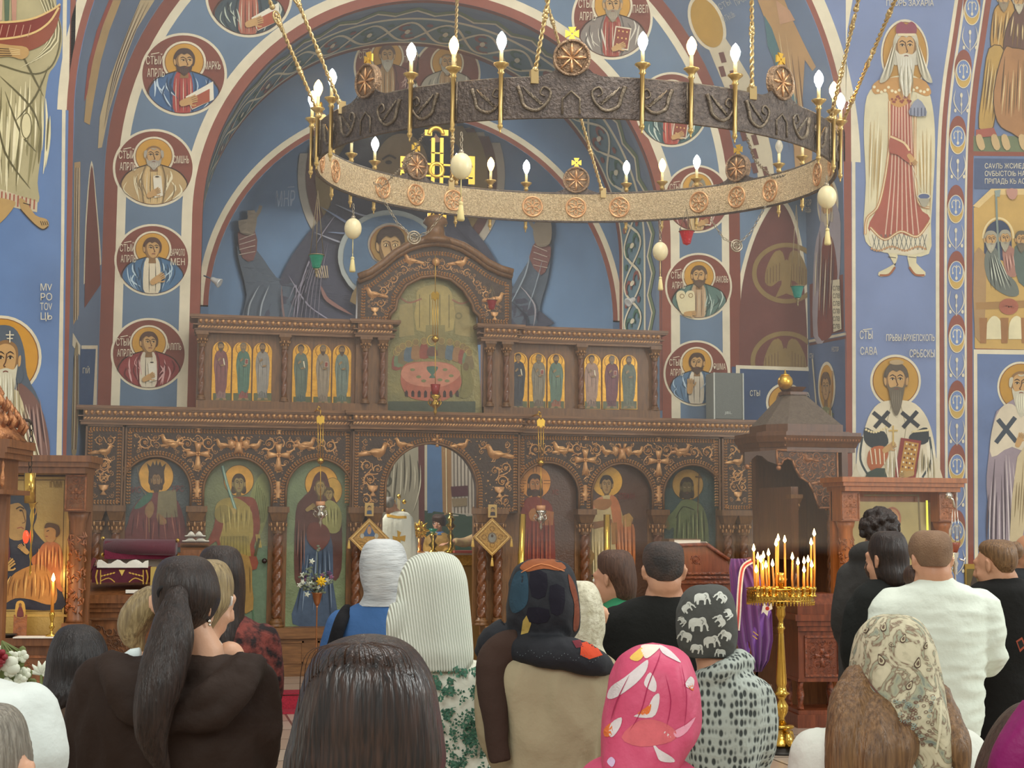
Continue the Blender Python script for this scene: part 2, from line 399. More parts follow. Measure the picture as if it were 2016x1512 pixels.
def bust(name,cx,cy,rx,ry,cast,parent,m,hair='#4a3526',beard=None,style='short',robe='#3f5f80',hi='#b9c6c6',tunic='#b08a5a',turn=0,
item=None,left=(),right=(),bl=.5,sub=None,label=None,field=BURG,skin=SKIN,hx_=0):
 P = Paint(cast,sub=sub)
 r0_ = min(rx,ry); P.layer = 2
 def q(u,v,clip=True):
  r = math.hypot(u,v)
  if clip and r > .93: u,v = u*.93/r,v*.93/r
  return (cx+u*rx,cy+v*ry)
 P.ell(cx,cy,rx,ry,CREAM,56); P.up(); P.ell(cx,cy,rx*.94,ry*.94,field,56); P.up()
 hy = -.3
 halo(P,cx+hx_*rx,cy+hy*ry,.5*rx,.5*ry,.1)
 body = [(-.78,.5),(-.68,.2),(-.45,.03),(-.15,-.06),(.15,-.06),(.45,.03),(.68,.2),(.8,.5),(.5,.95),(0,1),(-.5,.95)]
 P.poly([q(*p) for p in sm(body,4)],robe); P.up()
 dk = tuple(v*.45 for v in hx(robe))
 P.poly([q(*p) for p in sm([(-.16,-.04),(.14,-.04),(.22,.4),(.16,.96),(-.2,.96),(-.24,.4)],3)],tunic); P.up()
 g = random.Random(int(cx*7+cy))
 for i in range(16):
  s = -1 if i % 2 else 1; u = s*g.uniform(.26,.68); v = g.uniform(.05,.45)
  P.line([q(u,v),q(u+g.uniform(-.06,.1)*s,v+.2),q(u-g.uniform(0,.18)*s,v+g.uniform(.35,.55))],.03*rx*g.uniform(.7,1.7),hi if i % 3 else dk,smooth=3,taper=True)
 for i in range(5):
  u = -.16+.08*i; P.line([q(u,.1),q(u*1.1,.5),q(u,.9)],.018*rx,LINE if i % 2 else CREAM,smooth=2,taper=True)
 P.line([q(-.2,-.05),q(-.3,.3),q(-.26,.93)],.03*rx,dk,smooth=3); P.line([q(.2,-.05),q(.28,.3),q(.22,.93)],.03*rx,dk,smooth=3)
 P.line([q(*p) for p in sm([(-.9,.55),(-.7,.18),(-.45,.02),(-.15,-.08)],3,False)],.022*rx,LINE); P.line([q(*p) for p in sm([(.9,.55),(.7,.18),(.45,.02),(.15,-.08)],3,False)],.022*rx,LINE)
 P.up()
 face(P,cx+hx_*rx,cy+hy*ry+.02*ry,.2*rx,.25*ry,turn,hair,beard,style,bl=bl,skin=skin)
 P.up(6)
 if item == 'scroll':
  P.poly([q(-.02,.25),q(.18,.22),q(.22,.72),q(.02,.78)],'#e4dcc4'); P.up(); P.ell(*q(.08,.24),.1*rx,.04*ry,CREAM,12); P.ell(*q(.08,.24),.05*rx,.02*ry,LINE,10); hand(P,*q(-.02,.66),.17*rx,-.5)
 elif item == 'open':
  P.poly([q(.05,.55),q(.68,.18),q(.7,.62),q(.2,.86)],'#e4dcc4'); P.up(); P.poly([q(.12,.62),q(.6,.36),q(.6,.66),q(.2,.84)],'#a8563a'); hand(P,*q(.1,.66),.2*rx,-.35)
 elif item == 'book':
  book(P,cx+.22*rx,cy+.5*ry,.2*rx,.27*ry,.15); hand(P,*q(.12,.72),.17*rx,-.4)
 elif item == 'tablets':
  for u in (-.55,-.28): P.poly([q(u-.14,.85),q(u-.14,.3),q(u-.08,.16),q(u+.06,.14),q(u+.14,.28),q(u+.12,.86)],'#ddd0a4',3)
  P.up(); P.ring(*q(-.52,.3),.07*rx,.07*ry,.02*rx,'#9a7a4a',14); P.ring(*q(-.26,.28),.07*rx,.07*ry,.02*rx,'#9a7a4a',14); hand(P,*q(-.3,.82),.17*rx,-.1)
 elif item == 'hand': hand(P,*q(.12,.55),.2*rx,-.6)
 elif item == 'palm': hand(P,*q(-.22,.42),.22*rx,-1.5)
 P.up(4)
 for i,t in enumerate(left): P.text(t,cx+(-.86+.03*i)*rx,cy+(-.22+.3*i)*ry,.2*ry,CREAM,w=.4*rx)
 for i,t in enumerate(right): P.text(t,cx+.47*rx,cy+(-.1+.26*i)*ry,.19*ry,CREAM,w=.38*rx)
 if left: P.line([q(-.74,-.46),q(-.55,-.5)],.02*rx,CREAM)
 return P.build(name,m,parent,label)
def saint(P,cx,y0,y1,w,robe='#8a5a4a',hi='#d6c9a8',under='#5a6a70',hair='#5a4632',beard='#5a4632',bl=.6,style='short',turn=0,halo_col=OCHRE,halo_r=None,item='book',
hrim=CREAM,skin=SKIN,feet=True,seed=0,nf=12,halo_in=True):
 """full length figure: y0 top of hair, y1 soles, w half width of the robe"""
 H = y1-y0; hh = H*.062; hw = hh*.72; hy = y0+hh*1.25; g = random.Random(seed)
 if halo_r: halo(P,cx,hy,halo_r,halo_r,.08,halo_col,rc=hrim)
 dk = tuple(v*.4 for v in hx(robe))
 if feet:
  for s in (-1,1): P.poly([(cx+s*w*.15,y1-H*.05),(cx+s*w*.45,y1-H*.05),(cx+s*w*.8,y1),(cx+s*w*.3,y1)],skin,2)
 P.poly([(cx-w*.62,y1-H*.03),(cx-w*.7,y0+H*.5),(cx+w*.7,y0+H*.5),(cx+w*.62,y1-H*.03)],under); P.up()
 P.poly([(cx-w*.2,y0+H*.135),(cx+w*.2,y0+H*.135),(cx+w*.75,y0+H*.19),(cx+w,y0+H*.36),(cx+w*.9,y0+H*.55),(cx+w*.75,y0+H*.8),(cx+w*.3,y0+H*.88),
 (cx-w*.2,y0+H*.84),(cx-w*.72,y0+H*.9),(cx-w*.85,y0+H*.6),(cx-w,y0+H*.38),(cx-w*.75,y0+H*.19)],robe,3); P.up()
 folds(P,(cx-w*.7,cx+w*.7,y0+H*.2),(cx-w*.72,cx+w*.7,y0+H*.84),[hi,dk,hi],nf,w*.055,w*.2,seed)
 folds(P,(cx-w*.5,cx+w*.5,y0+H*.84),(cx-w*.55,cx+w*.55,y0+H*.965),[dk,hi],6,w*.04,0,seed)
 P.line([(cx-w*.75,y0+H*.22),(cx-w*.1,y0+H*.42),(cx+w*.6,y0+H*.38)],w*.05,dk,smooth=4); P.up()
 face(P,cx,hy,hw,hh,turn,hair,beard,style,bl=bl,skin=skin); P.up(5)
 if item == 'book': book(P,cx+w*.45,y0+H*.33,w*.22,H*.045,.1,dots=False)
 if item == 'scroll': P.line([(cx+w*.35,y0+H*.28),(cx+w*.5,y0+H*.4)],w*.16,'#e0d4b0')
 hand(P,cx-w*.25,y0+H*.3,w*.28,-.9,skin); hand(P,cx+w*.2,y0+H*.4,w*.26,-.2,skin)
 P.up(3)
# ---------------------------------------------------------------- the room
def fresco_base(name,col):
 m = attr_mat(name) if False else mat(name,col,.85,var=.35,vscale=1.6,col2='#%02x%02x%02x' % tuple(int(int(col[i:i+2],16)*.88) for i in (1,3,5)),bump=.12,bscale=16,spec=.25)
 return m
BLUE_P = fresco_base('blue_plaster_pier','#6986b2'); BLUE_R = fresco_base('blue_plaster_pier_right','#8090b4')
BLUE_A = fresco_base('blue_plaster_arch','#6f8499'); BLUE_B = fresco_base('blue_plaster_apse','#64809e'); BLUE_S = fresco_base('blue_plaster_soffit','#6a7c94')
def plate(name,outline,Y,m,parent=None,kind='structure'):
 pts = [Vector((x,Y,z)) for x,z in outline]; tr = tessellate_polygon([pts])
 me = bpy.data.meshes.new(name); me.from_pydata([tuple(p) for p in pts],[],[tuple(t) for t in tr])
 o = link(name,me,parent,[m]); o['kind'] = kind; return o
def arc(cx,cz,r,a0,a1,n=64): return [(cx+r*cos(a0+(a1-a0)*i/n),cz+r*sin(a0+(a1-a0)*i/n)) for i in range(n+1)]
YP,YA,YB = 16.6,17.7,19.5
XL,XR = -1.095,8.06
TOP = 10.5
PARC = (3.48,6.38,4.58); AARC = (3.165,5.98,3.977); OARC = (3.2,5.52,2.87); BARC = (3.22,4.68,2.75)
pier_l = plate('wall_left',[(-7,0),(XL,0),(XL,6.4)] + arc(*PARC,PI-.005,PI/2,40) + [(3.48,TOP),(-7,TOP)],YP,BLUE_P)
pier_r = plate('wall_right',[(13,0),(13,TOP),(3.48,TOP)] + arc(*PARC,PI/2,.005,40) + [(XR,6.4),(XR,0)],YP,BLUE_R)
wall_a = plate('wall_front',[(XL,0),(OARC[0]-OARC[2],0)] + arc(*OARC,PI,0,72) + [(OARC[0]+OARC[2],0),(XR,0),(XR,TOP),(XL,TOP)],YA,BLUE_A)
hw_ = OARC[2]
wall_b = plate('wall_altar',[(OARC[0]-hw_,0),(BARC[0]-BARC[2],0)] + arc(*BARC,PI,0,72) + [(BARC[0]+BARC[2],0),(OARC[0]+hw_,0)] + arc(*OARC,0,PI,72),YB,BLUE_B)
def strip(name,A,B,m,parent=None,kind='structure',smooth=True):
 n = len(A); me = bpy.data.meshes.new(name); me.from_pydata([tuple(p) for p in A]+[tuple(p) for p in B],[],[(i,i+1,n+i+1,n+i) for i in range(n-1)])
 o = link(name,me,parent,[m],smooth); o['kind'] = kind; return o
rev_l = strip('wall_reveal_left',[(XL,YP,0),(XL,YP,6.42)],[(-.81,YA-.003,0),(-.81,YA-.003,5.99)],BLUE_S,smooth=False)
ledge = bpy.data.meshes.new('trim_squinch'); ledge.from_pydata([(XR,YP,6.4),(7.14,YA,5.99),(XR,YA,6.2)],[],[(0,1,2)]); link('trim_squinch',ledge,None,[BLUE_S])['kind'] = 'structure'
rev_r = strip('wall_reveal_right',[(XR,YP,0),(XR,YP,6.6)],[(XR,YA+.02,0),(XR,YA+.02,6.6)],BLUE_S,smooth=False)
soff = strip('trim_outer_arch',[(x,YP,z) for x,z in arc(*PARC,PI,0,72)],[(x,YA-.005,z) for x,z in arc(*AARC,PI,0,72)],BLUE_S)
soff2 = strip('trim_inner_arch',[(OARC[0]-hw_,YA,0)]+[(x,YA,z) for x,z in arc(*OARC,PI,0,72)]+[(OARC[0]+hw_,YA,0)],
[(OARC[0]-hw_,YB,0)]+[(x,YB,z) for x,z in arc(*OARC,PI,0,72)]+[(OARC[0]+hw_,YB,0)],BLUE_S)
def apse():
 cx,cz,r = BARC; vs = []; fs = []; na = 48; rows = []
 for z in (0,1.2,2.4,3.6): rows.append([(cx-r*cos(PI*i/na),YB+r*sin(PI*i/na),z) for i in range(na+1)])
 for j in range(0,25):
  e = PI/2*j/24; rows.append([(cx-r*cos(e)*cos(PI*i/na),YB+r*cos(e)*sin(PI*i/na),cz+r*sin(e)) for i in range(na+1)])
 for rw in rows: vs += rw
 for j in range(len(rows)-1):
  for i in range(na): fs.append((j*(na+1)+i,j*(na+1)+i+1,(j+1)*(na+1)+i+1,(j+1)*(na+1)+i))
 me = bpy.data.meshes.new('wall_apse'); me.from_pydata(vs,[],fs); o = link('wall_apse',me,None,[BLUE_B],True); o['kind'] = 'structure'; return o
apse_o = apse()
# floors: nave slabs, raised solea with red carpet on its edge, altar floor
def tile_mat():
 m = bpy.data.materials.new('marble_slabs'); m.use_nodes = True; N,L = nt(m); b = N['Principled BSDF']
 tc = N.new('ShaderNodeTexCoord'); br = N.new('ShaderNodeTexBrick'); br.offset = 0
 br.inputs['Color1'].default_value = (*hx('#b9aa98'),1); br.inputs['Color2'].default_value = (*hx('#a58f7d'),1); br.inputs['Mortar'].default_value = (*hx('#5e5348'),1)
 br.inputs['Scale'].default_value = 1; br.inputs['Brick Width'].default_value = .6; br.inputs['Row Height'].default_value = .6; br.inputs['Mortar Size'].default_value = .012
 L.new(tc.outputs['Object'],br.inputs['Vector']); L.new(br.outputs[0],b.inputs['Base Color']); b.inputs['Roughness'].default_value = .25
 return m
TILE = tile_mat()
fl = MB().b2(-7,13,-4,15.2,-.2,0).build('floor',TILE); fl['kind'] = 'structure'
fs_ = MB().b2(-7,13,15.2,22.5,-.2,.16).build('floor',TILE); fs_['kind'] = 'structure'
CARPET = mat('red_carpet','#a8283a',.95,var=.5,vscale=60,col2='#7e1a2a')
tag(MB().b2(.8,5.6,14.9,15.19,.001,.02).b2(.8,5.6,15.17,15.199,.0,.15).b2(.8,5.6,15.16,15.5,.161,.172).build('step_carpet',CARPET),'red carpet laid along the edge of the step before the icon screen','carpet')
tag(MB().lathe((1.92,16.3,.161),[(.33,0),(.35,.012),(.3,.02),(0,.02)],28).build('round_mat',mat('maroon_mat','#6a1e34',.95,bump=.4,bscale=80)),'round maroon mat on the raised floor left of the royal doors','mat')
# ---------------------------------------------------------------- wall paintings
cP,cA,cB = cast_plane(Y=YP),cast_plane(Y=YA),cast_plane(Y=YB)
cApse = cast_bvh(bvh_of(apse_o)); cS = cast_bvh(bvh_of(soff)); cS2 = cast_bvh(bvh_of(soff2)); cRL = cast_bvh(bvh_of(rev_l)); cRR = cast_plane(X=XR)
RB = '#8c5040'
def wband(name,arcp,Y,widths,parent,legs=0.0,cast_n=Vector((0,-1,0)),n=64,dz=0,a0=PI,a1=0):
 """concentric painted stripes round an arch opening on a wall: widths=[(inner r, outer r, colour)]"""
 P = Paint(lambda x,z: (Vector((x,Y,z)),Vector((0,-1,0))))
 for k,(ri,ro,c) in enumerate(widths):
  A = arc(arcp[0],arcp[1],ri,a0,a1,n); B = arc(arcp[0],arcp[1],ro,a0,a1,n)
  if legs > 0: A = [(A[0][0],legs)]+A+[(A[-1][0],legs)]; B = [(B[0][0],legs)]+B+[(B[-1][0],legs)]
  m_ = len(A); P.tri(A+B,[(i,i+1,m_+i+1,m_+i) for i in range(m_-1)],c)
 return P.build(name,FRESCO,parent)
wband('painted_arch_border',OARC,YA,[(2.87,2.99,RB),(2.99,3.11,CREAM)],wall_a,3.0)
wband('painted_arch_border',AARC,YA,[(3.72,3.82,CREAM),(3.82,3.97,BURG)],wall_a,3.0)
wband('painted_arch_border',BARC,YB,[(2.755,2.82,RB),(2.82,2.90,CREAM)],wall_b,4.7)
wband('painted_arch_border',PARC,YP,[(4.585,4.66,RB),(4.66,4.82,CREAM)],pier_r,0,a0=PI*.5,a1=0)
wband('painted_arch_border',PARC,YP,[(4.585,4.66,RB),(4.66,4.76,CREAM)],pier_l,0,a0=PI,a1=PI/2)
# soffit ornament of the inner arch: guilloche of scrolls, zigzag ribbon and stripes in (angle, depth) coordinates
def soffit_ornament():
 cx,cz,r = OARC; L_ = YB-YA
 def loc(s,d):          # s along the arch in metres from the left springing, d depth 0..1
  legs = 2.2
  if s < legs: return Vector((cx-r,YA+d*L_,cz-legs+s)),Vector((1,0,0))
  a = (s-legs)/r
  if a <= PI: return Vector((cx-r*cos(a),YA+d*L_,cz+r*sin(a))),Vector((cos(a),0,-sin(a)))
  return Vector((cx+r,YA+d*L_,cz-(s-legs-PI*r))),Vector((-1,0,0))
 S = 4.4+PI*r; P = Paint(loc,sub=.12,eps=.004)
 def band(d0,d1,c):
  P.tri([(S*i/160,d0) for i in range(161)]+[(S*i/160,d1) for i in range(161)],[(i,i+1,162+i,161+i) for i in range(160)],c)
 band(.0,.05,RB); band(.05,.12,'#6f8093'); band(.36,.4,CREAM); band(.40,.9,'#5f7c88'); band(.9,.93,CREAM); band(.93,1,BURG); P.up()
 n = int(S/.5)
 zz = []
 for i in range(n*2+1): zz.append((S*i/(n*2),.17 if i % 2 else .27))
 P.line(zz,.07,'#6f7f5e'); P.up(); P.line([(a,b+.03) for a,b in zz],.03,CREAM)
 for i in range(n):
  s = S*(i+.5)/n; h = S/n
  for sg in (-1,1):
   pts = [(s+h*.5*(t/10*2-1),.65+sg*.2*sin(PI*t/10)) for t in range(11)]
   P.line(pts,.035,CREAM)
   c = '#8a4a40' if (i+sg) % 2 else '#3d6650'
   P.up(); P.ring(s+sg*h*.08,.65+sg*.09,h*.2,.075,.05,c,18,.4,5.2,wy=.028); P.layer -= 1
  P.up(); P.ell(s,.65,h*.07,.05,CREAM,10); P.ell(s+h*.5,.5,h*.09,.035,c,10); P.ell(s+h*.5,.8,h*.09,.035,c,10); P.layer -= 1
 o = P.build('painted_guilloche_soffit',FRESCO,soff2)
soffit_ornament()
SA = ('СТЫЙ','АПРЛЬ')
for a in [
(361,147,86,82,dict(hair='#4a3730',beard='#4a3730',bl=.35,robe='#45678c',hi='#c3d2d8',tunic='#a8443c',turn=1,item='open',left=SA,right=('МАРКЬ',),hx_=.02)),
(303,331,81,77,dict(hair='#a89f8c',beard='#a89f8c',bl=.45,style='bald',robe='#b89a68',hi='#e8dcb4',tunic='#d2b278',item='scroll',left=SA,right=('СIМѠНЬ',))),
(300,512,75,71,dict(hair='#5a3d2c',robe='#4a6f8e',hi='#b8ccd2',tunic='#ddd0b0',turn=.7,item='hand',left=SA,right=('ВАРѲОЛО','МЕН'))),
(293,697,75,71,dict(hair='#5a4030',robe='#8e3d3a',hi='#d8a8a0',tunic='#d8ccb0',turn=.9,item='scroll',left=SA,right=('ФIЛIППЬ',))),
(490,-8,86,82,dict(hair='#5a4632',beard='#5a4632',robe='#3d4c52',hi='#b9c0ac',tunic='#a8604a',turn=.5,item='open')),
(1205,36,80,82,dict(hair='#8f8470',beard='#8f8470',bl=.7,robe='#8a7f74',hi='#d8d0bc',tunic='#9c4638',item='book',left=SA,right=('ПАВЕЛ',))),
(1322,216,72,74,dict(hair='#6a5a48',beard='#6a5a48',robe='#4a6a68',hi='#c8d0c0',tunic='#b04a3c',item='book')),
(1372,392,66,67,dict(hair='#8d8672',beard='#8d8672',robe='#86493e',hi='#d8b8a8',tunic='#c8a870',item='book',left=SA)),
(1375,564,66,66,dict(hair='#5f4a36',beard='#5f4a36',bl=.45,robe='#5f7a6e',hi='#b9c8b8',tunic='#b99a74',turn=-.4,item='tablets',left=SA,right=('IАКОВЬ',))),
(1371,735,65,65,dict(hair='#4f3a2a',beard='#4f3a2a',bl=.35,robe='#5f7c94',hi='#b8ccd4',tunic='#ddd2b8',turn=-.5,item='palm',left=SA,right=('ѲѠМА',))),
]:
 bust('painted_medallion',*a[:4],cA,wall_a,FRESCO,**a[4])
for a in [(762,132,66,68,dict(hair='#6a4a38',beard='#b8b09c',bl=1.0,robe='#7a4a44',hi='#c8a898',left=('СТЫЙ',),right=('ПРѠР',))),(880,145,66,68,dict(hair='#a8a08c',beard='#a8a08c',robe='#a8a08c',hi='#e0d8c0',style='bald'))]:
 bust('painted_medallion',*a[:4],cB,wall_b,FRESCO,**a[4])
# burgundy arched panels and blue panels beside the arch
def side_panels():
 P = Paint(cA)
 P.poly(sm([(1447,724),(1449,600),(1462,520),(1490,440),(1530,388),(1562,420),(1582,500),(1594,620),(1598,724)],4,False),CREAM); P.up()
 P.poly(sm([(1455,722),(1457,600),(1470,520),(1496,446),(1530,398),(1557,428),(1576,505),(1587,620),(1590,722)],4,False),'#6e4038'); P.up()
 for cx,cy in ((1548,538),(1545,712)):
  P.ring(cx,cy,68,60,9,'#8c7446',44)
  for s in (-1,1):
   P.poly([(cx+s*4,cy-6),(cx+s*10,cy-38),(cx+s*20,cy-44),(cx+s*30,cy-32),(cx+s*40,cy-8),(cx+s*42,cy+18),(cx+s*30,cy+26),(cx+s*16,cy+16),(cx+s*6,cy+12)],'#8c7446',3)
   P.poly([(cx+s*3,cy-20),(cx+s*7,cy-40),(cx+s*16,cy-46),(cx+s*12,cy-36),(cx+s*10,cy-14)],'#8c7446',2)
   P.up()
   for k in range(5): P.line([(cx+s*(14+k*6),cy-20+k*3),(cx+s*(14+k*6),cy+14+k*2)],1.4,'#5e3830',taper=True)
   P.layer -= 1
  P.poly([(cx-7,cy-22),(cx+7,cy-22),(cx+10,cy+22),(cx+22,cy+48),(cx,cy+40),(cx-22,cy+48),(cx-10,cy+22)],'#8c7446',2)
 P.up(2); P.poly([(1440,722),(1600,727),(1600,840),(1455,840),(1440,840)],'#3d5272'); P.up(); P.poly([(1448,719),(1600,724),(1600,731),(1456,726),(1456,840),(1448,840)],CREAM)
 halo(P,1545,792,38,38,.12); P.up(); face(P,1545,796,15,20,0,'#7a5a42','#7a5a42'); P.up(5)
 P.text('СТЫ',1474,780,11,CREAM,w=20); P.text('А',1584,782,9,CREAM)
 P.build('painted_eagle_panel',FRESCO,wall_a)
 P = Paint(cRL); P.poly([(160,680),(192,680),(190,800),(160,800)],CREAM); P.up(); P.poly([(158,687),(188,687),(182,806),(156,806)],'#3a5578'); P.up()
 P.text('ГIЙ',161,735,11,CREAM,w=14)
 P.poly([(190,640),(203,640),(203,806),(192,806)],'#743f35')
 P.at(1).poly(sm([(163,678),(165,520),(170,400),(180,316),(190,400),(199,520),(202,678)],4,False),CREAM); P.up(); P.poly(sm([(165,678),(167,520),(172,405),(180,325),(188,405),(196,520),(200,678)],4,False),'#743f35')
 P.build('painted_border_panel',FRESCO,rev_l)
side_panels()
# figures on the curved soffit of the outer arch
def soffit_figures():
 P = Paint(cS,sub=14,eps=.004)
 for pts,c in (([(222,0),(238,0),(215,60),(198,120),(185,190),(176,246),(165,240),(170,180),(184,110),(202,50)],'#b99a66'),([(214,0),(222,0),(198,60),(182,120),(170,190),(165,200),(172,130),(190,60)],'#9c4a3c'),
 ([(276,0),(304,0),(290,22),(268,58),(250,105),(232,160),(214,220),(200,290),(192,292),(196,230),(212,165),(232,110),(254,52)],'#c9b58a')): P.poly(pts,c)
 P.up()
 for x in range(5): P.line([(292-x*4,4),(262-x*3,66),(230-x*2,150),(204,250)],1.6,['#5c4632',CREAM][x % 2],smooth=4,taper=True)
 P.at(1)
# right side: two tall figures leaning with the vault
 P.ell(1392,45,34,58,CREAM,rot=-.38); P.up(); P.ell(1392,45,28,51,'#b8903c',rot=-.38)
 P.at(1).poly([(1395,95),(1425,70),(1445,100),(1475,150),(1500,215),(1520,300),(1530,400),(1500,420),(1490,330),(1465,250),(1430,180)],'#cfc3a4')
 P.up()
 for i in range(9):
  for j in range(3):
   t = i/9; x = 1412+95*t+j*11-8; y = 100+300*t*.95+j*4
   if (i+j) % 2: P.poly([(x,y),(x+10,y-2),(x+16,y+18),(x+6,y+20)],'#6e443a')
 P.at(2).poly([(1492,0),(1545,0),(1562,42),(1590,100),(1607,132),(1600,140),(1585,118),(1580,200),(1600,290),(1596,420),(1570,380),(1560,250),(1540,160),(1515,60)],'#b58e5c'); P.up()
 P.poly([(1505,30),(1520,55),(1560,170),(1590,260),(1575,260),(1545,170),(1512,90)],'#4e7478'); P.poly([(1528,0),(1555,20),(1566,40),(1536,48)],'#c29672')
 folds(P,(1510,1570,60),(1560,1598,330),['#6a4c34','#d9bf8c'],9,2)
 for k,(t,x,y) in enumerate((('СТЫ',1418,20),('ОТЬЦЬ',1426,44),('ПРОР',1450,12))): P.text(t,x,y,12,'#a9aba4',w=26,rot=-.5)
 P.build('painted_saint',FRESCO,soff)
 P = Paint(cS2 and cA); P.poly(sm([(1490,300),(1520,300),(1512,380),(1496,392)],3),'#b7a68a')
soffit_figures()
# stripes of junctions and reveal paintings
def reveals():
 P = Paint(cRR,sub=None)
 P.poly([(1594,560),(1660,540),(1662,660),(1596,672)],'#7e4438')      # horizontal band low
 P.at(1).poly([(1593,666),(1666,652),(1668,950),(1597,940)],'#5b6f90'); P.up()
 P.line([(1593,672),(1666,657)],5,CREAM); P.line([(1594,678),(1666,664)],5,'#6f3f36'); P.up()
# long saint with scroll
 P.at(1).ell(1630,400,21,52,CREAM); P.up(); P.ell(1630,400,17,45,OCHRE); P.up()
 P.poly([(1630,358),(1612,395),(1616,440),(1604,500),(1602,660),(1628,664),(1636,560),(1652,560),(1656,440),(1646,400)],'#a9a0a4',3); P.up()
 P.poly([(1622,470),(1640,470),(1650,540),(1640,600),(1638,660),(1612,662),(1614,560)],'#7e4034',3); P.up(); face(P,1630,412,9,22,.3,'#bdb09a','#bdb09a','veil'); P.up(5)
 P.poly([(1640,552),(1656,550),(1660,648),(1644,654)],'#ddd3b0'); P.up()
 for i in range(6): P.text('СЛВ',1643,572+15*i,9,LINE,w=14)
 folds(P,(1610,1650,450),(1604,1640,655),[CREAM,'#5a4448'],8,1.8)
 P.text('ПРОР',1583,405,12,CREAM,w=18); P.text('АВДЬ',1586,418,10,CREAM,w=14)
# lower martyr with green robe
 P.at(4); P.ell(1629,762,17,50,CREAM); P.up(); P.ell(1629,762,14,44,OCHRE); P.up(); face(P,1628,765,8,24,.3,'#6a5038',None,'short'); P.up(4)
 P.poly([(1618,806),(1640,806),(1646,850),(1652,880),(1610,870)],'#8c9060',2); P.up()
 for k in range(4): P.line([(1616,815+k*12),(1646,815+k*12)],2,'#5c6c3a'); P.line([(1620+k*7,808),(1620+k*7,862)],1.5,'#d6cca0')
 P.line([(1603,706),(1615,850)],2.5,'#cfc4a0'); P.line([(1642,730),(1636,850)],2.5,'#b58a54')
 P.text('СТЫ',1597,705,9,CREAM,w=8); P.text('НЕСТОР',1641,692,9,CREAM,w=14)
 P.build('painted_saint',FRESCO,rev_r)
 P = Paint(cRL)
 P.poly([(146,320),(158,318),(155,620),(144,640)],'#b39468'); P.up()
 for k in range(4): P.line([(149+k*2,330),(147+k*2,480),(146+k*2,630)],1,[LINE,CREAM][k % 2])
 P.at(1).poly([(143,655),(158,680),(157,700),(142,680)],CREAM); P.up(); P.poly([(146,690),(153,680),(154,790),(150,890),(140,890),(142,780)],'#9a8a66',2); P.up()
 for k in range(4): P.line([(145+k*2.4,700),(144+k*2.4,800),(142+k*2,885)],1,[LINE,CREAM,'#7a4a3c'][k % 3])
 P.build('painted_saint',FRESCO,rev_l)
reveals()
